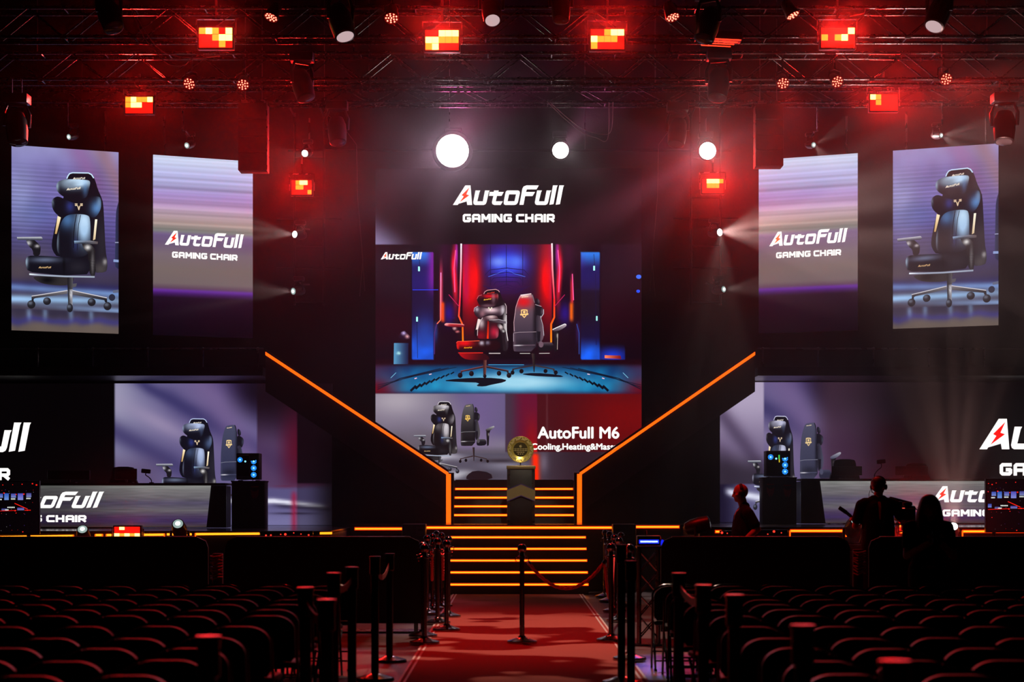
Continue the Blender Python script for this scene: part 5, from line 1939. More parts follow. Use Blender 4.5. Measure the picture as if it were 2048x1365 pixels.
par_lamp(379, 167, 32.93, (-.25, -1, -.62), 'red dotted par lamp under the middle truss, left of its left pair', up=.45)
par_lamp(486, 169, 32.93, (.05, -1, -.75), 'red dotted par lamp under the middle truss, right of its left pair', up=.45)
par_lamp(1566, 166, 32.93, (.0, -1, -.75), 'red dotted par lamp under the middle truss, beside the hanging black cabinet', up=.45)
par_lamp(1674, 163, 32.93, (.3, -1, -.6), 'red dotted par lamp under the middle truss, middle of its right three', up=.45)
par_lamp(1892, 158, 32.93, (.25, -1, -.42), 'red dotted par lamp under the middle truss, outermost on the right', up=.45)
par_lamp(543, 33, 28.62, (-.35, -.45, -1), 'red par lamp high on the front truss, tilted down above the left wall', up=1.2)
par_lamp(783, 35, 28.62, (-.03, -.75, -1), 'red par lamp high on the front truss, left of the central burst', up=1.2)
par_lamp(1345, 33, 28.62, (.3, -.45, -1), 'red par lamp high on the front truss, right of centre', up=1.2)
par_lamp(1585, 29, 28.62, (.5, -.3, -1), 'red par lamp high on the front truss, seen almost edge on', up=1.2)

# red batten with glowing fins
c = W(1443, 80, 29.9)
t = thing('led_batten', 'slanted lamp with four glowing red fins under the front truss', 'lamp', c)
MB().box((0, .08, .07), (.62, .3, .12), Matrix.Rotation(.06, 3, 'Y'), bev=.01).build('housing', SATIN, t)
for k in range(4):
    x, z = (.14 - .1 * k + .03), (-.02 - .028 * k)
    MB().box((x * .5 - .02, -.08 + .02 * k, z + .01), (.44, .02, .012), Matrix.Rotation(.05, 3, 'Y')).build('glowing_fin', REDLED, t, smooth=False)
MB().cyl((0, .08, .12), (0, .08, ZT3 - c.z + .04), .018, n=8).build('clamp_stem', STEEL, t)


def moving_head(px, py, d, aim, label, size=1.0, z_mount=None, floor=False, lens='soft', beams=(), group='moving head lamps', lens_r=None, bracket=None):
    """Moving-head lamp whose front lens sits at photo point px, py at distance d."""
    c = W(px, py, d)
    a = Vector(aim).normalized()
    root = Vector((c.x, c.y, 0.0)) if floor else c
    t = thing('moving_head', label, 'lamp', root, group)
    o = c - root
    s = size
    r = lens_r or .085 * s
    L = .46 * s
    prof = [(.05 * s, -L), (.11 * s, -L * .93), (.145 * s, -L * .7), (.15 * s, -L * .38), (r * 1.25, -.04 * s), (r * 1.22, 0), (r * 1.05, .012 * s)]
    hd = MB().lathe(prof, o, a, 22).build('head', SATIN, t)
    lm = {'hot': LENS_HOT, 'soft': LENS_SOFT, 'off': LENS_OFF, 'pink': LENS_PINK}[lens]
    MB().lathe([(0, .03 * s), (r * .55, .026 * s), (r, .012 * s), (r, .004 * s)], o, a, 22).build('lens', lm, hd)
    if lens == 'soft':
        MB().lathe([(0, .036 * s), (r * .40, .034 * s), (r * .55, .02 * s)], o, a, 18).build('lens_core', LENS_CORE, hd)
    mid = o - a * L * .52
    sd = a.cross(Vector((0, 0, 1)))
    sd = sd.normalized() if sd.length > .1 else Vector((1, 0, 0))
    sg = -1 if floor else 1
    arm = .17 * s
    by = mid + Vector((0, 0, sg * .30 * s))
    mb = MB()
    mb.tube([mid + sd * arm, mid + sd * arm * 1.05 + Vector((0, 0, sg * .18 * s)), by + sd * arm * .75, by - sd * arm * .75, mid - sd * arm * 1.05 + Vector((0, 0, sg * .18 * s)), mid - sd * arm], .026 * s, 8)
    mb.build('yoke', SATIN, t)
    MB().box(by + Vector((0, 0, sg * .08 * s)), (.34 * s, .26 * s, .13 * s), bev=.015).build('base', SATIN, t)
    if floor:
        zt = by.z - .145 * s
        MB().box((mid.x, mid.y, zt / 2), (.55, .45, zt), bev=.01).build('riser_case', BLACK, t)
    elif bracket:
        q = Vector(bracket) - root
        MB().tube([by, Vector((by.x, q.y, by.z)), Vector((q.x, q.y, by.z)), q], .016, 8).build('side_bracket', STEEL, t)
    elif z_mount:
        for x in (-.08, .08):
            z = by.z + .14 * s
            if z_mount - c.z > z:
                MB().cyl(by + Vector((x, 0, .1 * s)), Vector((by.x + x, by.y, z_mount - c.z)), .014, n=8).build('clamp_stem', STEEL, t)
    for (dv, power, ang, bl, strk, sc, seed, *tint) in beams:
        spot(t, o + a * .07 * s, dv, power * WHITE_BEAM, tint[0] if tint else (1.0, .70, .66), ang, bl, r * .6, strk, sc, seed)
    return t


# three bright lamps over the central wall, facing the hall
LILAC, ROSE, MAGENTA = (1.0, .46, .76), (1.0, .24, .38), (1.0, .08, .34)
LADL, LADR = W(618, 1000, 38.0).x, W(1412, 1000, 38.0).x
def lad(x, py):
    return (x + (.28 if x > 0 else -.28) * 0, 38.05, EYE + (1000 - py) * 38.05 / FPX)
moving_head(905, 302, 37.9, (-.03, -1, -.17), 'dazzling white moving head above the central lettering', .95, zp, lens='hot', lens_r=.31,
            beams=(((-.6, -1, -.7), 800, 70, .9, .95, 6, 1.0, LILAC), ((.03, -1, -.16), 3000, 24, 1.0, .6, 24, 4.0, (1, .62, .84)), ((.5, -.7, .75), 6500, 80, .9, .9, 4, 4.5, MAGENTA)))
moving_head(1121, 301, 37.9, (.05, -1, -.17), 'smaller white moving head right of the dazzling one', .8, zp, lens='hot', lens_r=.155,
            beams=(((.03, -1, -.16), 320, 22, 1.0, .6, 14, 2.0, (1, .8, .88)), ((.75, -.8, .75), 6500, 44, .7, .8, 5, 22.0, (1, .2, .52))))
moving_head(1415, 302, 37.5, (.1, -1, -.15), 'white moving head at the top of the right lamp ladder', .8, None, lens='hot', lens_r=.16, bracket=(LADR, 38.05, ZT1),
            beams=(((-.08, -1, -.16), 520, 24, 1.0, .6, 14, 3.0, (1, .8, .85)), ((1, -.4, .45), 4200, 36, .8, .9, 7, 8.0, LILAC), ((-.8, -.5, -.6), 3600, 60, .8, .97, 6, 9.0, ROSE), ((-1, -.4, .06), 3600, 40, .8, .9, 6, 9.5, (1, .2, .5))))
# small lamps on the side ladders
moving_head(610, 307, 37.4, (-.35, -1, -.3), 'white moving head at the top of the left lamp ladder', .55, None, lens='hot', lens_r=.062, bracket=(LADL, 38.05, ZT1),
            beams=(((-.8, -.5, -.35), 1500, 70, .8, .9, 6, 5.0), ((.9, -.5, -.35), 900, 50, .8, .8, 6, 5.5)))
moving_head(590, 469, 37.4, (-.8, -1, -.05), 'white moving head on the left ladder beside the left white lettering', .6, None, lens='hot', lens_r=.062, bracket=lad(LADL, 460),
            beams=(((-1, -.35, .03), 14000, 48, .5, .97, 9, 6.0), ((.9, -.5, .4), 900, 50, .8, .8, 6, 6.5)))
moving_head(587, 583, 37.4, (-.8, -1, -.15), 'greenish white moving head lowest on the left ladder', .6, None, lens='soft', lens_r=.062, bracket=lad(LADL, 570),
            beams=(((-1, -.3, -.02), 9000, 40, .5, .97, 9, 7.0),))
moving_head(1439, 465, 37.4, (.8, -1, -.05), 'white moving head on the right ladder beside the right white lettering', .6, None, lens='hot', lens_r=.066, bracket=lad(LADR, 455),
            beams=(((1, -.35, .05), 18000, 66, .5, .97, 8, 10.0, (1, .62, .57)), ((-.1, -.5, -1), 1500, 44, .8, .9, 8, 10.5)))
moving_head(1447, 579, 37.4, (.8, -1, 0), 'bluish white moving head lowest on the right ladder', .6, None, lens='soft', lens_r=.056, bracket=lad(LADR, 566),
            beams=(((1, -.35, .05), 2200, 44, .5, .95, 9, 11.0),))
# small lamps above the angled side walls
def rear(px, d, y):
    return (W(px, 0, d).x, y, ZT1)
moving_head(138, 274, 36.6, (-.6, -1, -.35), 'small white lamp above the far left LED wall', .5, None, lens='soft', lens_r=.05, bracket=rear(138, 36.6, 36.5), beams=(((-1, -.6, -.1), 700, 40, .6, .9, 9, 12.0),))
moving_head(374, 291, 37.4, (-.5, -1, -.4), 'small white lamp above the left inner LED wall', .5, None, lens='soft', lens_r=.055, bracket=rear(374, 37.4, 36.92), beams=(((-.9, -.6, -.35), 800, 40, .6, .9, 9, 13.0),))
moving_head(1627, 290, 37.4, (.5, -1, -.2), 'small white lamp above the right inner LED wall', .5, None, lens='soft', lens_r=.05, bracket=rear(1627, 37.4, 36.92), beams=(((1, -.5, .55), 2600, 30, .6, .9, 9, 14.0), ((.4, -.6, -.7), 900, 40, .6, .9, 9, 15.0)))
moving_head(1882, 271, 36.6, (.6, -1, -.2), 'small white lamp above the far right LED wall', .5, None, lens='soft', lens_r=.045, bracket=rear(1882, 36.6, 36.5), beams=(((1, -.5, .1), 2000, 44, .6, .9, 9, 16.0), ((.7, -.6, -.8), 1200, 40, .6, .9, 9, 17.0)))
# floor lamps along the stage front
moving_head(165, 1060, 31.2, (.05, -.75, .6), 'floor moving head in front of the left desk near the end display', .72, floor=True, lens='soft', lens_r=.075, beams=(((.1, .2, 1), 150, 20, .4, .95, 12, 18.0),))
moving_head(356, 1049, 31.2, (0, -.8, .5), 'floor moving head between the red strobe and the left pedestal', .8, floor=True, lens='soft', lens_r=.08, beams=(((0, .1, 1), 260, 14, .4, .95, 16, 19.0),))
moving_head(1712, 1042, 31.2, (.1, -.8, .5), 'floor moving head beside the cameraman', .85, floor=True, lens='soft', lens_r=.085, beams=(((-.12, .1, 1), 700, 40, .4, .97, 10, 20.0),))
moving_head(1907, 1054, 31.2, (-.05, -.85, .45), 'floor moving head behind the long haired woman', .72, floor=True, lens='hot', lens_r=.065, beams=(((.0, .05, 1), 7000, 56, .5, .99, 9, 21.0, (1, .52, .46)),))

moving_head(1418, 1046, 27.0, (1, -.15, .28), 'dark floor moving head with an added red beam toward the bald man', .75, floor=True, lens='off', lens_r=.08, beams=(((1, -.25, .1), 160, 70, .8, 0, 5, 1.0, (1, .02, .01)),))  # lens stays dark; red beam added to redden the man's face
# large unlit or dim moving heads hanging from the trusses
for px, py, d, aim, lab, sz, zm, ln, bm in (
    (36, 285, 32.85, (.15, -.3, -1), 'large dark moving head with bright rims, hanging furthest left', 1.2, ZT2, 'off', ()),
    (2008, 283, 32.92, (-.1, -.3, -1), 'large dark moving head with bright rims, hanging furthest right', 1.2, ZT2, 'off', ()),
    (690, 72, 28.58, (.3, -.4, -1), 'moving head with pink lit front on the front truss, left of centre', 1.15, ZT4, 'pink', ()),
    (985, 40, 28.52, (.10, -.8, -1), 'moving head with lit edge high above the central wall', .95, ZT4, 'pink',
     ()),
    (228, 56, 28.55, (.4, -.45, -1), 'moving head with faint red front at the front truss, far left', 1.1, ZT4, 'off', ()),
    (1868, 52, 28.55, (-.45, -.5, -1), 'moving head with pale lit front at the front truss, far right', 1.1, ZT4, 'pink', ()),
    (612, 196, 32.85, (.3, -.35, -1), 'dark tapered moving head under the middle truss, left side', 1.15, ZT2, 'off', ()),
    (1434, 196, 32.85, (-.15, -.35, -1), 'dark tapered moving head under the middle truss, right side', 1.2, ZT2, 'off', ()),
    (676, 285, 36.35, (.1, -.4, -1), 'dark moving head hanging left of the white burst', 1.15, ZT1, 'off', ()),
    (1352, 288, 36.35, (-.15, -.4, -1), 'dark moving head hanging between the two smaller white lamps', 1.15, ZT1, 'off', ()),
    (1408, 78, 28.58, (-.3, -.35, -1), 'dark moving head above the glowing red fins', 1.1, ZT4, 'off', ()),
    (1122, 40, 28.58, (.0, -.4, -1), 'dark moving head on the front truss between the central strobes', .9, ZT4, 'off', ()),
):
    moving_head(px, py, d, aim, lab, sz, zm, lens=ln, group='large hanging moving heads', lens_r=.11 * sz, beams=bm)

# pattern lamp over the aisle, above the top of the picture
t = thing('pattern_lamp', 'lamp hung from the ceiling high above the aisle throwing a leafy pattern on the carpet', 'lamp', (.25, 24.6, 10.2))
MB().lathe([(.05, -.5), (.13, -.46), (.15, -.2), (.12, 0)], (0, 0, 0), (0, -.35, -1), 20).build('head', SATIN, t)
MB().lathe([(0, .01), (.1, .0)], (0, 0, 0), (0, -.35, -1), 20).build('lens', LENS_PINK, t)
MB().cyl((0, .1, .3), (0, .1, 4.78), .02, n=8).build('drop_pole', STEEL, t)
spot(t, Vector((0, -.02, -.06)), (0, -.16, -1), 1700, (1.0, .72, .55), 60, .5, .03, 1.0, 6.5, 43.0, .47, .51, shutter=.17)

t = thing('added_wash_lamp', 'added unseen lamp hung high above the aisle washing the carpet red', 'lamp', (-.45, 24.6, 10.2))  # red lamp added out of view to brighten the carpet
MB().lathe([(.05, -.4), (.14, -.36), (.17, -.1), (.16, 0)], (0, 0, 0), (0, -.30, -1), 20).build('head', SATIN, t)
MB().lathe([(0, .01), (.14, .0)], (0, 0, 0), (0, -.30, -1), 20).build('lens', REDLED, t)
MB().cyl((0, .1, .25), (0, .1, 4.78), .02, n=8).build('drop_pole', STEEL, t)
spot(t, Vector((0, -.02, -.06)), (0, -.02, -1), 1900, (1.0, .012, .010), 70, .7, .12)

# lamp added out of view on the highest truss to brighten plate and podium
t = thing('added_profile_lamp', 'added unseen lamp on the highest truss trained on the award plate', 'lamp', (.9, 28.7, 9.35))
MB().lathe([(.05, -.45), (.09, -.4), (.09, -.1), (.07, 0)], (0, 0, 0), (-.1, 1, -.88), 18).build('head', SATIN, t)
MB().lathe([(0, .008), (.06, .0)], (0, 0, 0), (-.1, 1, -.88), 18).build('lens', LENS_PINK, t)
MB().cyl((0, 0, .1), (0, 0, .4), .015, n=8).build('clamp_stem', STEEL, t)
spot(t, (0, .02, -.02), (-.0955, 1, -.925), 3000, (1, .85, .6), 10, .6, .05)

# hanging black cabinets in front of the inner walls
for pa, pb, y0, y1, d, lab in ((476, 533, 205, 341, 35.4, 'black hanging speaker column in front of the left inner wall'), (1512, 1567, 207, 332, 35.4, 'black hanging speaker column in front of the right inner wall')):
    a, b = W(pa, y1, d), W(pb, y0, d)
    t = thing('hanging_speaker', lab, 'speaker', ((a.x + b.x) / 2, d, b.z), 'hanging speakers')
    w, h = b.x - a.x, b.z - a.z
    n = 4
    for k in range(n):
        MB().box((0, .2, -h * (k + .5) / n), (w, .4, h / n - .008), bev=.01).build('speaker_box', BLACK, t)
    MB().box((w / 2 + .006 if pa < 1000 else -w / 2 - .006, .0, -h / 2), (.012, .02, h)).build('edge_rail', STEEL, t, smooth=False)
    MB().box((0, .2, .03), (w * .8, .3, .06)).build('fly_frame', STEEL, t, smooth=False)
    for x in (-.15, .15):
        MB().cyl((x, .2, .05), (x, .2, 14.97 - b.z), .008, n=6, caps=False).build('chain', STEEL, t)

# loose cables looping under the trusses
def cable(pts, d, label, r=.008):
    P = [W(x, y, d) for x, y in pts]
    sp = []
    for i in range(len(P) - 1):
        p0, p1, p2, p3 = P[max(i - 1, 0)], P[i], P[i + 1], P[min(i + 2, len(P) - 1)]
        for k in range(6):
            q = k / 6
            sp.append(.5 * ((2 * p1) + (p2 - p0) * q + (2 * p0 - 5 * p1 + 4 * p2 - p3) * q * q + (3 * p1 - p0 - 3 * p2 + p3) * q ** 3))
    sp.append(P[-1])
    o = MB().tube(sp, r, 6).build('truss_cable', mat('pale_cable', (.42, .34, .30), .45), origin=P[0])
    tag(o, label, 'cable', 'cables looping under the trusses')
cable([(262, 16), (284, 68), (308, 99), (335, 127), (366, 131), (378, 120)], 29.97, 'thin cable sagging from the front truss at the left')
cable([(264, 16), (290, 62), (318, 98), (350, 112), (400, 116), (440, 112)], 29.975, 'second thin cable sagging behind the left one', .006)
cable([(1094, 203), (1132, 240), (1166, 266), (1192, 276), (1215, 278), (1218, 205)], 36.47, 'thin cable looping below the rear truss right of centre')
cable([(1098, 203), (1140, 240), (1170, 260), (1200, 268), (1222, 262), (1226, 204)], 36.475, 'second cable looping below the rear truss right of centre', .007)
cable([(1730, 16), (1728, 26), (1712, 30), (1700, 33)], 29.97, 'short cable hanging beside the sparsely lit strobe')

# ------------------------------------------------------------------ pit barricades
BARR = mat('barricade_black', (0.010, 0.008, 0.009), 0.6, rough_noise=.1, bump=.2, scale=25, spec=.3)
def barricade(pa, pb, label, d=23.8, ztop=1.146, legs=True, zb=.0):
    a, b = W(pa, 1000, d), W(pb, 1000, d)
    t = thing('pit_barricade', label, 'barrier', ((a.x + b.x) / 2, d, 0), 'pit barricades')
    w = b.x - a.x
    prof = [(0, zb), (w, zb), (w, ztop - .12), (w - .03, ztop - .04), (w - .12, ztop), (.12, ztop), (.03, ztop - .04), (0, ztop - .12)]
    MB().prism([(x - w / 2, 0, z) for x, z in prof], (0, .06, 0)).build('panel', BARR, t, smooth=False)
    MB().box((0, .02, ztop + .004), (w - .26, .1, .02), bev=.005).build('top_rail', SATIN, t)
    n = max(2, int(w / 1.1))
    for k in range(n):
        x = -w / 2 + w * (k + .5) / n
        MB().tube([(x, .06, ztop - .1), (x, .6, .03), (x, .06, .03)], .022, 8).build('brace', STEEL, t)
    if legs:
        for k in range(n + 1):
            x = -w / 2 + .06 + (w - .12) * k / n
            MB().box((x, .03, .08), (.05, .05, .16)).build('leg', STEEL, t, smooth=False)
        MB().box((0, .25, .012), (w, .5, .024)).build('foot_plate', STEEL, t, smooth=False)
    return t
barricade(-140, 416, 'black pit barricade left of the cable gap', zb=.02, legs=False)
barricade(450, 842, 'black pit barricade between the cable gap and the rope posts on the left', zb=.12)
barricade(1322, 1700, 'black pit barricade below the bald man', zb=.02, legs=False)
barricade(1738, 2190, 'black pit barricade behind the long haired woman', zb=.02, legs=False)

def cable_bundle(px, y0, y1, d, label):
    a, b = W(px, y1, d), W(px, y0, d)
    t = thing('cable_bundle', label, 'cable', (a.x, d, 0), 'cable bundles in the barricade gaps')
    random.seed(int(px))
    MB().box((0, .12, b.z * .5), (.12, .1, b.z), bev=.01).build('hanger_post', BLACK, t)
    for k in range(9):
        z = a.z + (b.z - a.z) * (k + .5) / 9
        MB().tube([(-.075, .0, z + random.uniform(-.02, .02)), (-.03, -.03, z - .02), (.03, -.03, z + random.uniform(-.015, .02)), (.075, .0, z)], .010, 6).build('cable_loop', mat('cable_gloss', (.40, .30, .30), .2, spec=.7), t)
cable_bundle(433, 1108, 1158, 24.3, 'looped cables hanging in the gap of the left barricades')
cable_bundle(1719, 1100, 1150, 24.3, 'looped cables hanging in the gap behind the woman')

# ------------------------------------------------------------------ rope stanchions
BALLM = mat('post_metal', (0.30, 0.27, 0.27), 0.18, 1.0, rough_noise=.06)
ROPEM = mat('twisted_rope', (0.55, 0.03, 0.03), 0.6, bump=.4, scale=60)
def rope_post(px, d, label, ztop=None, group='rope posts beside the carpet'):
    a = W(px, 1000, d)
    t = thing('rope_post', label, 'post', (a.x, d, 0.012), group)
    H = (ztop or 1.1)
    MB().lathe([(.165, 0), (.168, .012), (.165, .03), (.10, .05), (.05, .068), (.036, .085), (.0, .085)], (0, 0, 0), (0, 0, 1), 28).build('base', BALLM, t)
    MB().cyl((0, 0, .07), (0, 0, H - .16), .027, n=16).build('pole', STEEL, t)
    MB().lathe([(.027, H - .16), (.05, H - .155), (.05, H - .14), (.03, H - .13), (.024, H - .09), (.03, H - .085)], (0, 0, 0), (0, 0, 1), 18).build('collar', BALLM, t)
    MB().ball((0, 0, H - .05), .052, 18).build('ball_finial', BALLM, t)
    for s in (-1, 1):
        MB().tube([(s * .05, 0, H - .15), (s * .072, 0, H - .15), (s * .072, 0, H - .19), (s * .055, 0, H - .19)], .006, 6).build('rope_hook', BALLM, t)
    return Vector((a.x, d, .012)), H

posts = {}
for key, px, d, lab in (
    ('h', 849, 21.9, 'rope post standing nearest on the left of the carpet'),
    ('i', 846, 23.0, 'rope post half hidden behind the nearest left one'),
    ('a', 893, 24.1, 'rope post on the left carpet edge with its base on the carpet'),
    ('b', 875, 25.5, 'rope post on the left with a low hanging rope, behind the inner one'),
    ('c', 897, 26.9, 'rope post in the left cluster, just behind the inner one'),
    ('g', 854, 27.6, 'rope post at the outer side of the left cluster'),
    ('f', 865, 28.8, 'rope post in the left cluster, one behind the outermost'),
    ('d', 883, 29.6, 'rope post at the back of the left cluster, nearer the carpet'),
    ('e', 873, 31.4, 'rope post furthest back in the left cluster'),
    ('m', 1044, 22.0, 'lone rope post standing in the middle of the carpet'),
    ('j', 1222, 22.3, 'rope post on the right holding the rope from the middle post'),
    ('r1', 1210, 32.4, 'rope post furthest back in the right cluster'),
    ('r2', 1219, 31.0, 'rope post in the right cluster, second from the steps'),
    ('r4', 1242, 29.8, 'rope post at the outer back of the right cluster'),
    ('r3', 1229, 28.2, 'rope post in the middle of the right cluster'),
    ('r5', 1238, 26.0, 'rope post in the right cluster, just behind the belt posts'),
    ('k', 1259, 19.7, 'tall rope post nearest on the right with a wide base'),
):
    posts[key] = rope_post(px, d, lab, 1.15 if key in ('k',) else None)


def rope(ka, kb, sag, label, sa=1, sb=-1, r=.017):
    A, ha = posts[ka]
    B, hb = posts[kb]
    pa = A + Vector((sa * .066, 0, ha - .2))
    pb = B + Vector((sb * .066, 0, hb - .2))
    n = 40
    pts = []
    for k in range(n + 1):
        q = k / n
        p = pa.lerp(pb, q)
        p.z -= sag * 4 * q * (1 - q)
        pts.append(p)
    t = thing('barrier_rope', label, 'rope', pa, 'ropes between the posts')
    mb = MB()
    for ph in (0, 2.09, 4.19):
        path = []
        for k in range(n * 3 + 1):
            q = k / (n * 3)
            i = min(n - 1, int(q * n))
            p = pts[i].lerp(pts[i + 1], q * n - i)
            tan = (pts[i + 1] - pts[i]).normalized()
            u, w, _ = basis(tan)
            an = ph + q * (pa - pb).length * 34
            path.append(p - pa + (u * math.cos(an) + w * math.sin(an)) * r * .62)
        mb.tube(path, r * .62, 6)
    mb.build('twisted_cord', ROPEM, t)
    MB().cyl(pts[0] - pa, pts[1] - pa, r * 1.35, n=10).build('end_cap', BALLM, t)
    MB().cyl(pts[-2] - pa, pts[-1] - pa, r * 1.35, n=10).build('end_cap', BALLM, t)


rope('m', 'j', .30, 'dark rope sagging from the middle post to the right post')
rope('g', 'b', .38, 'red twisted rope hanging lowest in the left cluster', 1, -1)
rope('b', 'c', .36, 'red twisted rope hanging between the inner left posts', 1, -1)
rope('f', 'd', .34, 'red twisted rope near the back of the left cluster', 1, -1)
rope('r5', 'j', .5, 'dark rope hanging along the right cluster to the front', -1, -1)
rope('r2', 'r3', .3, 'red rope between the back posts of the right cluster', -1, -1)

# ------------------------------------------------------------------ belt posts
BELTM = mat('belt_webbing', (0.52, 0.36, 0.36), 0.8, bump=.3, scale=90)
BELTR = mat('red_webbing', (0.42, 0.03, 0.03), 0.8, bump=.3, scale=90)
POSTB = mat('belt_post_black', (0.014, 0.010, 0.010), 0.32, .3, rough_noise=.08)
def belt_post(x, d, label, H=1.09, group='belt posts along the aisle'):
    t = thing('belt_post', label, 'post', (x, d, 0.0), group)
    MB().lathe([(.17, 0), (.172, .012), (.165, .028), (.09, .048), (.045, .065), (.0, .065)], (0, 0, 0), (0, 0, 1), 28).build('base', BALLM if d > 15 else POSTB, t)
    MB().cyl((0, 0, .05), (0, 0, H - .16), .034, n=16).build('pole', POSTB, t)
    MB().lathe([(.036, H - .17), (.046, H - .16), (.046, H - .02), (.05, H - .018), (.05, H), (.0, H)], (0, 0, 0), (0, 0, 1), 18).build('belt_head', POSTB, t)
    MB().lathe([(.047, H - .012), (.052, H - .012), (.052, H - .002), (.047, H - .002)], (0, 0, 0), (0, 0, 1), 18).build('cap_ring', STEEL, t)
    for s in (-1, 1):
        MB().box((0, s * .05, H - .09), (.055, .012, .06)).build('belt_slot', BLACK, t, smooth=False)
    return Vector((x, d, 0)), H

bp = {}
for key, px, d, H, lab in (
    ('l6', 779, 19.6, 1.07, 'belt post on the left of the carpet, deepest toward the stage, base visible'),
    ('l5', 750, 17.6, 1.10, 'belt post on the left, second from the stage end'),
    ('l4', 704, 15.1, 1.09, 'belt post on the left, third from the stage end, holding a pale belt'),
    ('l3', 668, 13.9, 1.09, 'belt post on the left, fourth from the stage end'),
    ('l1', 611, 11.6, 1.09, 'belt post on the left, second nearest to the viewer'),
    ('l2', 653, 10.4, 1.08, 'belt post on the left set a step inside the row'),
    ('l0', 417, 7.9, 1.06, 'belt post nearest on the left, dark among the chairs'),
    ('q1', 1243, 17.3, 1.21, 'tall belt post on the right beside the tall rope post'),
    ('q2', 1262, 16.3, 1.10, 'belt post on the right with a wide dark head'),
    ('q3', 1358, 13.6, 1.10, 'belt post on the right with a bright cap, first beside the chairs'),
    ('q4', 1407, 11.7, 1.10, 'belt post on the right, second beside the chairs'),
    ('q5', 1469, 10.5, 1.10, 'belt post on the right, third beside the chairs'),
    ('q6', 1606, 7.96, 1.10, 'belt post on the right, second nearest to the viewer'),
    ('q7', 1790, 6.2, 1.10, 'belt post on the right nearest to the viewer'),
):
    bp[key] = belt_post((px - 1024) * d / FPX, d, lab, H)


def belt(ka, kb, m, label, f0=0.0, f1=1.0, sag=.05):
    A, ha = bp[ka]
    B, hb = bp[kb]
    n = 16
    pts = []
    for k in range(n + 1):
        q = f0 + (f1 - f0) * k / n
        p = A.lerp(B, q)
        p.z = (ha + (hb - ha) * q) - .09 - sag * 4 * q * (1 - q)
        pts.append(p)
    o = pts[0].copy()
    mb = MB()
    vs_, fs = [], []
    tn = (B - A).normalized()
    sd = tn.cross(Vector((0, 0, 1))).normalized() * .002
    for p in pts:
        for z in (-.025, .025):
            for s in (-1, 1):
                vs_.append(p - o + Vector((0, 0, z)) + sd * s)
    for k in range(n):
        a, b = k * 4, (k + 1) * 4
        for i, j in ((0, 1), (1, 3), (3, 2), (2, 0)):
            fs.append((a + i, a + j, b + j, b + i))
    fs += [(0, 2, 3, 1), (n * 4, n * 4 + 1, n * 4 + 3, n * 4 + 2)]
    mb.add(vs_, fs)
    ob = mb.build('barrier_belt', m, origin=None)
    ob.location = o
    tag(ob, label, 'belt', 'belts between the belt posts')
belt('l5', 'l6', BELTR, 'red belt drooping between the two belt posts nearest the stage', .06, .94, .12)
belt('l3', 'l4', BELTM, 'pale belt stretched between the third and fourth left belt posts', .05, .95, .05)
belt('l1', 'l2', BELTR, 'dark red belt between the nearest left belt posts', .05, .95, .05)
belt('q3', 'q4', POSTB, 'dark belt between the first two right belt posts beside the chairs', .05, .95, .05)

# ------------------------------------------------------------------ short truss stand with blue lamp
a = W(1297, 1290, 21.9)
t = thing('truss_stand', 'short box truss pedestal carrying the blue lamp right of the carpet', 'stand', (a.x, 21.9, 0))
hs, ht = .105, 1.08
for x in (-hs, hs):
    for y in (-hs, hs):
        MB().cyl((x, y, .01), (x, y, ht), .02, n=10).build('chord', STEEL, t)
for y in (-hs, hs):
    n = 4
    mb = MB()
    for k in range(n):
        z0, z1 = .08 + k * (ht - .12) / n, .08 + (k + 1) * (ht - .12) / n
        mb.cyl((-hs, y, z0), (hs, y, z1), .009, n=6, caps=False)
        mb.cyl((hs, y, z0), (-hs, y, z1), .009, n=6, caps=False)
    mb.build('lattice', STEEL, t)
MB().box((0, 0, .01), (.34, .34, .02)).build('base_plate', STEEL, t, smooth=False)
MB().box((0, 0, ht), (.27, .27, .02)).build('top_plate', STEEL, t, smooth=False)
t = thing('blue_lamp', 'small lamp bar glowing blue on top of the truss stand', 'lamp', (a.x, 21.9, ht + .01))
MB().box((.0, 0, .06), (.26, .16, .11), bev=.012).build('housing', SATIN, t)
MB().box((0, -.085, .05), (.215, .012, .04)).build('glowing_bar', glow('blue_led', (.01, .025, 1.0), 1.6), t, smooth=False)
MB().box((0, -.09, .05), (.19, .012, .016)).build('bar_core', glow('blue_led_core', (.35, .55, 1.0), 2.5), t, smooth=False)
MB().box((.142, -.03, .04), (.02, .08, .06), Matrix.Rotation(.5, 3, 'Y')).build('side_glow', glow('blue_led_dim', (.01, .02, .9), 1.0), t, smooth=False)
MB().cyl((-.03, 0, .11), (-.03, 0, .17), .012, n=8).build('stem', STEEL, t)
spot(t, (.0, -.12, .05), (.10, -.75, -.45), 30, (.30, .22, 1.0), 38, .6, .06)

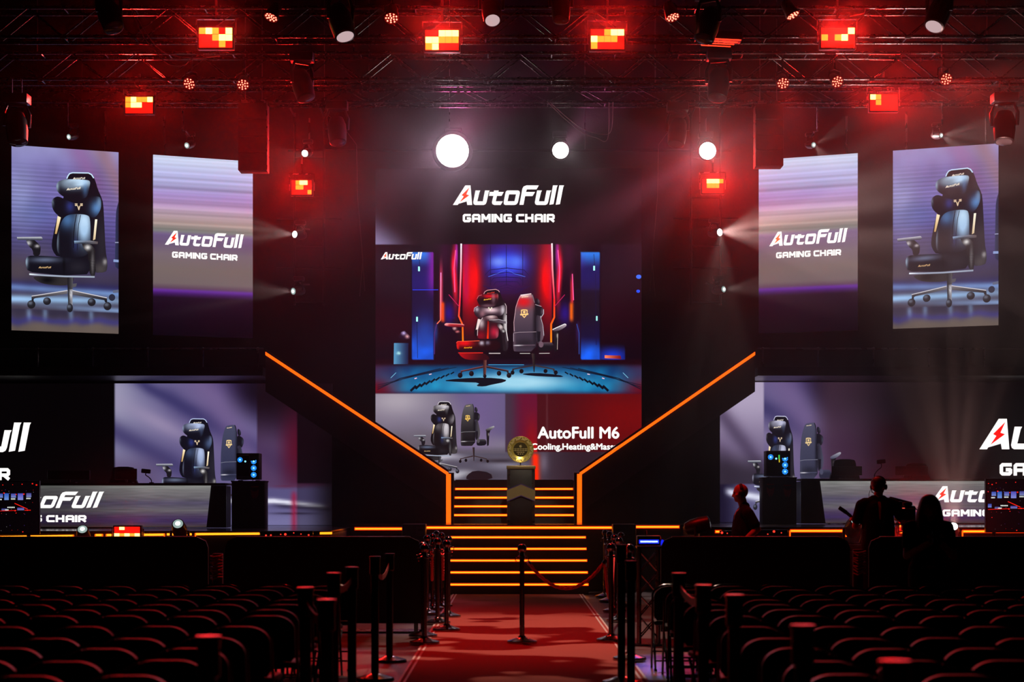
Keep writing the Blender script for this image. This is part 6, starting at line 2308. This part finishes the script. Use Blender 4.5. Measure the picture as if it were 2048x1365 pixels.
# ------------------------------------------------------------------ rows of folding chairs facing the stage
def chair_proto(loc, label):
    t = thing('folding_chair', label, 'chair', loc, 'black folding chairs in the audience rows')
    w, H = .215, .80
    # inverted-U back frame running down into the front legs
    half = []
    for k in range(10):
        q = k / 9 * PI / 2
        half.append((w - .15 + .15 * math.sin(q), H - .105 + .105 * math.cos(q)))
    arch = [(-x, z) for x, z in reversed(half)] + half
    lean = lambda z: -.02 - (z - .44) * .14 if z > .44 else -.02 + (.44 - z) * .42
    path = [(-w, lean(.0), .0), (-w, lean(.44), .44)] + [(x, lean(z), z) for x, z in arch] + [(w, lean(.44), .44), (w, lean(0), 0)]
    MB().tube(path, .0105, 8).build('back_frame', DARKTUBE, t)
    # padded back
    pts = [(x * .93, z - .015) for x, z in arch] + [(w * .93, .50), (w * .80, .46), (-w * .80, .46), (-w * .93, .50)]
    P3 = [Vector((x, lean(z) + .012, z)) for x, z in pts]
    MB().prism([p + Vector((0, -.012, 0)) for p in P3], (0, .04, 0)).build('backrest', PAD, t)
    MB().box((0, .20, .435), (.40, .40, .045), bev=.018).build('seat', PAD, t)
    for s in (-1, 1):
        MB().tube([(s * .195, .33, .40), (s * .195, -.02, .20), (s * .195, -.24, .0)], .011, 8).build('rear_leg', DARKTUBE, t)
        MB().cyl((s * .195, -.24, 0), (s * .195, -.235, .02), .015, n=8).build('leg_cap', BLACK, t)
    MB().cyl((-.195, -.15, .09), (.195, -.15, .09), .008, n=8).build('stretcher', DARKTUBE, t)
    MB().cyl((-w, lean(.16), .16), (w, lean(.16), .16), .008, n=8).build('stretcher', DARKTUBE, t)
    return t


ROWY = [18.74, 18.0, 17.04, 16.25, 15.46, 14.75, 13.97, 12.79, 11.75, 10.95, 10.11, 9.29]
ORD = ['first', 'second', 'third', 'fourth', 'fifth', 'sixth', 'seventh', 'eighth', 'ninth', 'tenth', 'eleventh', 'twelfth']
random.seed(21)
proto = None
for side, x0 in ((-1, 1.74), (1, 1.55)):
    for r, y in enumerate(ROWY):
        lim = 1024 * y / FPX + .3
        k = 0
        while x0 + .49 * k < lim:
            x = side * (x0 + .49 * k + random.uniform(-.03, .03) + (0.02 if r % 2 else 0))
            yy = y + random.uniform(-.05, .05)
            lab = 'black folding chair, %s from the aisle, %s row from the stage, %s block' % (ORD[k], ORD[r], 'left' if side < 0 else 'right')
            rz = random.uniform(-.07, .07)
            if proto is None:
                proto = chair_proto((x, yy, 0), lab)
                proto.rotation_euler = (0, 0, rz)
            else:
                copy_tree(proto, (x, yy, 0), lab, rz)
            k += 1

# ------------------------------------------------------------------ people
SKIN = mat('skin', (0.42, 0.22, 0.16), 0.55, col_noise=.08)
SHIRT = mat('black_tshirt', (0.012, 0.011, 0.013), 0.9, bump=.3, scale=40, spec=.1)
TROUS = mat('grey_trousers', (0.06, 0.055, 0.06), 0.9, bump=.3, scale=50, spec=.1)
TROUSB = mat('dark_trousers', (0.018, 0.017, 0.02), 0.9, spec=.1)
HAIRB = mat('brown_hair', (0.16, 0.06, 0.03), 0.45, bump=.5, scale=70)
HAIRD = mat('dark_hair', (0.02, 0.014, 0.012), 0.5, bump=.5, scale=70)
SHOE = mat('dark_shoes', (0.02, 0.02, 0.02), 0.5)
PRINT = mat('shirt_print', (0.25, 0.22, 0.22), 0.8)
EYEM = mat('eye_white', (0.5, 0.48, 0.46), 0.2)


def fuse(mb, name, m, parent, voxel=.010, smooth=5):
    """Melt overlapping pieces into one continuous skin."""
    ob = mb.build(name + '_rough', m)
    md = ob.modifiers.new('r', 'REMESH')
    md.mode = 'VOXEL'
    md.voxel_size = voxel
    md.use_smooth_shade = True
    sm_ = ob.modifiers.new('s', 'SMOOTH')
    sm_.iterations = smooth
    sm_.factor = .5
    dg = bpy.context.evaluated_depsgraph_get()
    me = bpy.data.meshes.new_from_object(ob.evaluated_get(dg))
    bpy.data.objects.remove(ob)
    me.name = name
    me.polygons.foreach_set('use_smooth', [True] * len(me.polygons))
    if not me.materials:
        me.materials.append(m)
    o = bpy.data.objects.new(name, me)
    COL.objects.link(o)
    o.parent = parent
    return o


def limb(mb, *pr):
    for (a, ra), (b, rb) in zip(pr, pr[1:]):
        mb.capsule(a, b, ra, rb, 14)


def hand(mb, wrist, d, palm, curl=.5, flip=1, s=1.0):
    """Palm, four unequal fingers and a side thumb. d: forward, palm: palm normal."""
    d, palm = Vector(d).normalized(), Vector(palm).normalized()
    side = d.cross(palm).normalized() * flip
    wrist = Vector(wrist)
    for q in (-.026, -.009, .009, .026):
        mb.capsule(wrist + d * .015 * s + side * q * .7 * s, wrist + d * .085 * s + side * q * s, .013 * s, .011 * s, 10)
    for q, L in ((-.030, .060), (-.010, .072), (.010, .078), (.030, .070)):
        p0 = wrist + d * .088 * s + side * q * s
        a1, a2 = curl * .9, curl * 1.9
        d1 = (d * math.cos(a1) + palm * math.sin(a1))
        d2 = (d * math.cos(a2) + palm * math.sin(a2))
        p1 = p0 + d1 * L * .52 * s
        p2 = p1 + d2 * L * .55 * s
        mb.capsule(p0, p1, .0092 * s, .0086 * s, 8)
        mb.capsule(p1, p2, .0086 * s, .0074 * s, 8)
    t0 = wrist + d * .03 * s + side * .03 * s
    t1 = t0 + (d * .6 + side * .75 + palm * .25).normalized() * .042 * s
    t2 = t1 + (d * .85 + side * .1 + palm * .5).normalized() * .032 * s
    mb.capsule(t0, t1, .012 * s, .0105 * s, 8)
    mb.capsule(t1, t2, .0102 * s, .0085 * s, 8)


def head(mb, c, f, up=(0, 0, 1), s=1.0):
    """Skull, jaw, brow, nose, lips and ears around centre c, facing f."""
    f = Vector(f).normalized()
    up = Vector(up)
    up = (up - f * up.dot(f)).normalized()
    r = f.cross(up)
    R = Matrix((r, f, up)).transposed()
    c = Vector(c)
    at = lambda x, y, z: c + (r * x + f * y + up * z) * s
    mb.ball(at(0, -.012, .022), .098 * s, 20, (.80, .98, .98), R)
    mb.ball(at(0, .022, -.048), .072 * s, 16, (.82, .92, .95), R)
    mb.ball(at(0, .062, -.092), .026 * s, 12, (1.1, .8, .7), R)
    mb.capsule(at(-.034, .078, .022), at(.034, .078, .022), .013 * s, .013 * s, 8)
    mb.capsule(at(0, .086, .008), at(0, .104, -.030), .009 * s, .014 * s, 8)
    mb.capsule(at(-.016, .088, -.036), at(.016, .088, -.036), .009 * s, .009 * s, 8)
    mb.capsule(at(-.020, .080, -.062), at(.020, .080, -.062), .0085 * s, .0085 * s, 8)
    mb.capsule(at(-.018, .078, -.073), at(.018, .078, -.073), .0085 * s, .0085 * s, 8)
    for g in (-1, 1):
        mb.ball(at(g * .050, .052, -.022), .028 * s, 10, (1, 1, .9), R)
        mb.ball(at(g * .082, -.008, -.012), .030 * s, 10, (.35, .62, 1.05), R)
    return at, R


def eyes(t, at, s=1.0):
    for g in (-1, 1):
        MB().ball(at(g * .031, .071, .004), .011 * s, 10).build('eye', EYEM, t)


# ---- woman looking down at the phone in her hands, facing the hall ----------
d = 19.35
x = (1858 - 1024) * d / FPX
t = thing('person', 'long haired woman in a dark t-shirt looking down at a phone by the chairs', 'person', (x, d, 0))
b, sh, tr = MB(), MB(), MB()
V = Vector
hipz, shz = .90, 1.335
# legs and feet
for g in (-1, 1):
    limb(b, (V((g * .09, .02, .88)), .085), (V((g * .10, 0, .48)), .058), (V((g * .10, .04, .09)), .038))
    b.capsule((g * .10, .05, .045), (g * .115, -.13, .03), .04, .032)
    limb(tr, (V((g * .085, .02, .92)), .115), (V((g * .105, .0, .5)), .098), (V((g * .11, .03, .12)), .085))
tr.ball((0, .03, .93), .17, 16, (1.08, .72, .7))
# torso
b.ball((0, .02, .97), .15, 16, (1.05, .7, .8))
limb(b, (V((0, .02, .98)), .125), (V((0, .03, 1.16)), .115), (V((0, .03, 1.30)), .105))
b.capsule((-.13, .04, 1.335), (.13, .04, 1.335), .06, .06)
limb(b, (V((0, .03, 1.34)), .055), (V((0, -.005, 1.44)), .048))
sh.ball((0, .02, .98), .17, 18, (1.02, .72, .62))
limb(sh, (V((-.03, .02, 1.02)), .135), (V((-.04, .02, 1.28)), .125))
limb(sh, (V((.03, .02, 1.02)), .135), (V((.04, .02, 1.28)), .125))
for g in (-1, 1):
    sh.ball((g * .075, -.085, 1.235), .068, 12)
sh.capsule((-.145, .035, 1.335), (.145, .035, 1.335), .068, .068)
# arms: elbows out, both hands meeting at the chest
for g in (-1, 1):
    S, E, Wp = V((g * .185, .03, 1.33)), V((g * .225, -.06, 1.055)), V((g * .055, -.28, 1.185))
    limb(b, (S, .050), (E, .040), (Wp, .028))
    limb(sh, (S, .064), (S.lerp(E, .62), .062))
    hand(b, Wp, (-g * .55, -.35, .55), (-g * .5, .6, .2) if False else (-g * .6, .5, -.1), .75, flip=g)
hc = V((0, -.035, 1.515))
at, R = head(b, hc, (0.05, -1, -.35))
fuse(b, 'body', SKIN, t, .0085)
eyes(t, at)
fuse(sh, 'tshirt', SHIRT, t, .012)
fuse(tr, 'trousers', TROUS, t, .014)
hr = MB()
hr.ball(hc + V((0, .02, .035)), .112, 20, (.90, 1.0, .94))
for k in range(15):
    q = -.15 * PI + 1.30 * PI * k / 14
    px_, py_ = math.cos(q) * .092, math.sin(q) * .088 + .012
    top = hc + V((px_ * .75, py_, .05))
    hr.capsule(top, hc + V((px_ * 1.08, py_ + .005, -.07)), .034, .034, 10)
    hr.capsule(hc + V((px_ * 1.08, py_ + .005, -.07)), hc + V((px_ * 1.25, py_ + .01, -.185 - .015 * (k % 3))), .034, .024, 10)
fuse(hr, 'hair', HAIRB, t, .010, 3)
MB().box((.05, -.128, 1.15), (.06, .006, .10)).build('shirt_print', PRINT, t, smooth=False)
MB().box((0, -.165, 1.02), (.055, .006, .08)).tube([(-.05, -.08, 1.36), (-.03, -.15, 1.2), (0, -.165, 1.06), (.03, -.15, 1.2), (.05, -.08, 1.36)], .004, 6).build('lanyard', PRINT, t, smooth=False)
for g in (-1, 1):
    MB().capsule((g * .10, .07, .045), (g * .118, -.15, .04), .046, .04).build('shoe', SHOE, t)
ph = MB().box((0, -.345, 1.235), (.075, .012, .15), Matrix.Rotation(-.5, 3, 'X'), bev=.005).build('phone', GLOSS, origin=(0, 0, 0))
ph.location = (x, d, 0)
tag(ph, 'dark phone held by the long haired woman at her chest', 'phone')

# ---- cameraman with headset, back to the hall --------------------------------
d = 25.6
x = (1756 - 1024) * d / FPX
t = thing('person', 'cameraman in a black t-shirt and headset steering a video camera', 'person', (x, d, 0))
b, sh, tr = MB(), MB(), MB()
for g in (-1, 1):
    limb(b, (V((g * .10, 0, 1.0)), .09), (V((g * .12, .02, .54)), .06), (V((g * .13, -.01, .09)), .042))
    b.capsule((g * .13, -.03, .05), (g * .15, .17, .035), .045, .036)
    limb(tr, (V((g * .095, 0, 1.03)), .125), (V((g * .12, .02, .55)), .095), (V((g * .13, 0, .1)), .075))
    MB().capsule((g * .13, -.05, .05), (g * .155, .19, .045), .052, .045).build('shoe', SHOE, t)
tr.ball((0, 0, 1.05), .19, 16, (1.0, .72, .6))
limb(b, (V((0, 0, 1.08)), .14), (V((0, -.01, 1.3)), .145), (V((0, -.01, 1.47)), .13))
b.capsule((-.15, 0, 1.55), (.15, 0, 1.55), .07, .07)
limb(b, (V((0, 0, 1.56)), .062), (V((.01, .015, 1.69)), .056))
for sx in (-.055, .055):
    limb(sh, (V((sx, 0, 1.06)), .155), (V((sx, -.01, 1.3)), .155), (V((sx, -.01, 1.47)), .135))
sh.capsule((-.165, 0, 1.545), (.165, 0, 1.545), .083, .083)
sh.capsule((-.06, 0, 1.60), (.06, 0, 1.60), .06, .06)
# left arm to the pan bar, right arm up to the camera
S, E, Wp = V((-.215, 0, 1.53)), V((-.27, .02, 1.27)), V((-.235, .22, 1.335))
E = V((-.285, .05, 1.26))
limb(b, (S, .055), (E, .043), (Wp, .031))
limb(sh, (S, .074), (S.lerp(E, .7), .068))
hand(b, Wp, (-.6, .5, .25), (.5, .6, -.2), .9, flip=-1)
S, E, Wp = V((.215, 0, 1.53)), V((.33, .10, 1.33)), V((.30, .30, 1.46))
limb(b, (S, .055), (E, .043), (Wp, .031))
limb(sh, (S, .074), (S.lerp(E, .7), .068))
hand(b, Wp, (.3, .8, .1), (-.6, .2, -.3), .9, flip=1)
hc = V((.015, .03, 1.775))
at, R = head(b, hc, (.55, .8, -.05))
fuse(b, 'body', SKIN, t, .009)
eyes(t, at)
fuse(sh, 'tshirt', SHIRT, t, .012)
fuse(tr, 'trousers', TROUSB, t, .014)
hr = MB()
hr.ball(hc + V((-.012, -.012, .038)), .104, 18, (.93, 1.0, .82))
hr.ball(hc + V((-.03, -.045, -.005)), .075, 14)
fuse(hr, 'hair', HAIRD, t, .010, 3)
hs_ = MB()
band = []
for k in range(13):
    q = PI * k / 12
    band.append(at(-math.cos(q) * .098, -.01, .028 + math.sin(q) * .098))
hs_.tube(band, .010, 8)
hs_.ball(at(-.098, 0, -.012), .038, 12, (.5, 1, 1), R)
hs_.ball(at(.098, 0, -.012), .038, 12, (.5, 1, 1), R)
hs_.tube([at(-.10, 0, -.03), at(-.115, .05, -.075), at(-.10, .10, -.09)], .006, 6)
hs_.ball(at(-.10, .10, -.09), .014, 8)
hs_.tube([at(-.105, -.01, -.04), at(-.125, -.02, -.10), at(-.10, -.06, -.20), at(-.09, -.08, -.3)], .004, 6)
hs_.build('headset', SATIN, t)
PERSON2 = V((x, d, 0))

# video camera on its tripod
cx = x + .40
cd = d + .28
t = thing('video_camera', 'large broadcast camera on a tripod to the right of the cameraman', 'camera', (cx, cd, 0))
hz = 1.42
MB().box((0, 0, hz), (.22, .34, .20), bev=.02).build('camera_body', SATIN, t)
MB().box((.02, -.02, hz + .125), (.10, .26, .05), bev=.012).box((-.05, .02, hz + .17), (.30, .06, .03), Matrix.Rotation(.25, 3, 'Y'), bev=.01).build('top_handle', BLACK, t)
MB().box((-.12, -.08, hz + .11), (.13, .12, .10), bev=.012).build('viewfinder', SATIN, t)
MB().cyl((.03, .17, hz), (.03, .40, hz), .065, .075, 18).build('lens_barrel', SATIN, t)
MB().cyl((.03, .40, hz), (.03, .405, hz), .06, n=18).build('lens_glass', GLOSS, t)
MB().box((.0, -.2, hz - .01), (.16, .08, .15), bev=.01).build('battery', BLACK, t)
MB().box((-.08, -.175, hz + .065), (.09, .006, .02)).build('record_light', glow('record_red', (1, .10, .06), 1.0), t, smooth=False)
MB().tube([(.12, 0, hz + .08), (.19, -.03, hz + .02), (.19, -.05, hz - .1), (.13, -.05, hz - .16), (.12, -.02, hz - .09)], .008, 6).build('cable_loop', CABLE, t)
MB().cyl((0, 0, hz - .22), (0, 0, hz - .09), .05, n=14).build('pan_head', SATIN, t)
MB().cyl((0, 0, .75), (0, 0, hz - .2), .035, n=12).build('center_column', STEEL, t)
for k in range(3):
    q = 2 * PI * k / 3 + .5
    MB().cyl((0, 0, hz - .26), (math.cos(q) * .42, math.sin(q) * .42, .015), .018, n=10).build('tripod_leg', STEEL, t)
MB().tube([(-.05, -.02, hz - .14), (-.3, .0, hz - .13), (-.62, -.03, hz - .08), (-.74, -.08, hz - .02)], .012, 8).build('pan_bar', STEEL, t)
MB().capsule((-.72, -.07, hz - .03), (-.80, -.12, hz + .03), .022, .022).build('bar_grip', BLACK, t)
MB().box((-.83, -.14, hz + .045), (.12, .03, .05), Matrix.Rotation(.6, 3, 'Y'), bev=.008).build('remote', BLACK, t)
MB().tube([(.1, -.1, hz - .12), (.19, -.12, hz - .21), (.33, -.12, hz - .30)], .012, 6).build('arm_rest', STEEL, t)

# ---- bald man in profile, facing left ------------------------------------------
d = 25.6
x = (1489 - 1024) * d / FPX
t = thing('person', 'bald man in a black t-shirt seen from the side above the barricade', 'person', (x, d, 0))
b, sh, tr = MB(), MB(), MB()
for g in (-1, 1):
    limb(b, (V((.03, g * .09, .93)), .09), (V((.02, g * .10, .5)), .06), (V((.05, g * .10, .09)), .042))
    b.capsule((.06, g * .10, .05), (-.14, g * .11, .035), .045, .036)
    limb(tr, (V((.03, g * .09, .96)), .125), (V((.02, g * .1, .5)), .092), (V((.05, g * .1, .1)), .075))
    MB().capsule((.08, g * .10, .05), (-.16, g * .112, .045), .052, .045).build('shoe', SHOE, t)
tr.ball((.03, 0, .98), .18, 16, (.85, 1.0, .6))
limb(b, (V((.02, 0, 1.0)), .14), (V((.0, 0, 1.2)), .145), (V((-.005, 0, 1.38)), .13))
b.capsule((.0, -.15, 1.45), (.0, .15, 1.45), .07, .07)
limb(b, (V((-.0, 0, 1.46)), .062), (V((-.035, 0, 1.60)), .058))
for sy in (-.06, .06):
    limb(sh, (V((.02, sy, 1.0)), .155), (V((-.005, sy, 1.2)), .160), (V((.0, sy, 1.36)), .14))
sh.capsule((.0, -.165, 1.44), (.0, .165, 1.44), .085, .085)
sh.capsule((.0, -.05, 1.51), (.0, .05, 1.51), .066, .066)
S, E, Wp = V((.02, -.225, 1.42)), V((.13, -.27, 1.225)), V((-.045, -.31, 1.07))
limb(b, (S, .058), (E, .047), (Wp, .034))
limb(sh, (S, .078), (S.lerp(E, .72), .072))
hand(b, Wp, (-.8, -.05, -.55), (.5, 0, -.8), .4, flip=1)
S, E, Wp = V((.03, .225, 1.42)), V((.175, .25, 1.25)), V((.0, .30, 1.08))
limb(b, (S, .058), (E, .047), (Wp, .034))
limb(sh, (S, .078), (S.lerp(E, .7), .072))
hand(b, Wp, (-.8, .05, -.5), (.5, 0, -.8), .4, flip=-1)
hc = V((-.055, 0, 1.685))
at, R = head(b, hc, (-1, 0, -.12))
fuse(b, 'body', SKIN, t, .009)
eyes(t, at)
fuse(sh, 'tshirt', SHIRT, t, .012)
fuse(tr, 'trousers', TROUSB, t, .014)
hs_ = MB()
band = []
for k in range(13):
    q = PI * k / 12
    band.append(at(-math.cos(q) * .094, -.015, .028 + math.sin(q) * .090))
for dy in (-.014, 0, .014):
    hs_.tube([p + R @ Vector((0, dy, -abs(dy) * .2)) for p in band], .007, 8)
hs_.ball(at(-.095, -.01, -.012), .046, 12, (.5, 1, 1.1), R)
hs_.ball(at(.095, -.01, -.012), .046, 12, (.5, 1, 1.1), R)
hs_.build('headset', SATIN, t)

# ------------------------------------------------------------------ thin stage haze, thicker to the right
def ramp(nt, src, a, b, lo, hi):
    m = nt.nodes.new('ShaderNodeMapRange')
    m.interpolation_type = 'SMOOTHSTEP'
    for k, v in (('From Min', a), ('From Max', b), ('To Min', lo), ('To Max', hi)):
        m.inputs[k].default_value = v
    nt.links.new(src, m.inputs['Value'])
    return m.outputs['Result']


def times(nt, a, b):
    m = nt.nodes.new('ShaderNodeMath')
    m.operation = 'MULTIPLY'
    nt.links.new(a, m.inputs[0])
    if isinstance(b, float):
        m.inputs[1].default_value = b
    else:
        nt.links.new(b, m.inputs[1])
    return m.outputs[0]


hm = bpy.data.materials.new('stage_haze')
hm.use_nodes = True
nt = hm.node_tree
nt.nodes.clear()
out = nt.nodes.new('ShaderNodeOutputMaterial')
vsn = nt.nodes.new('ShaderNodeVolumeScatter')
vsn.inputs['Color'].default_value = (1, 1, 1, 1)
vsn.inputs['Anisotropy'].default_value = 0.7
tc = nt.nodes.new('ShaderNodeTexCoord')
sep = nt.nodes.new('ShaderNodeSeparateXYZ')
nt.links.new(tc.outputs['Object'], sep.inputs[0])
dx = ramp(nt, sep.outputs['X'], -7.2, -2.2, 0.05, 0.5)
dx2 = ramp(nt, sep.outputs['X'], 1.0, 4.5, 1.0, 1.8)
dz = ramp(nt, sep.outputs['Z'], 8.4, 9.6, 1.0, 0.25)
dy = ramp(nt, sep.outputs['Y'], 26.5, 30.5, 0.0, 1.0)
nzn = nt.nodes.new('ShaderNodeTexNoise')
nzn.inputs['Scale'].default_value = 0.28
nzn.inputs['Detail'].default_value = 2
nt.links.new(tc.outputs['Object'], nzn.inputs['Vector'])
dn = ramp(nt, nzn.outputs['Fac'], 0.3, 0.7, 0.55, 1.45)
d = times(nt, times(nt, times(nt, dx, dx2), times(nt, dz, dy)), times(nt, dn, HAZE_DENSITY))
nt.links.new(d, vsn.inputs['Density'])
nt.links.new(vsn.outputs[0], out.inputs['Volume'])
hz_ = MB().box((0, 35.5, 7.5), (30, 18.5, 14.9)).build('stage_haze', hm, smooth=False)
tag(hz_, 'thin smoke haze hanging over the stage, thicker to the right', 'haze', None, 'stuff')
hz_.display_type = 'WIRE'
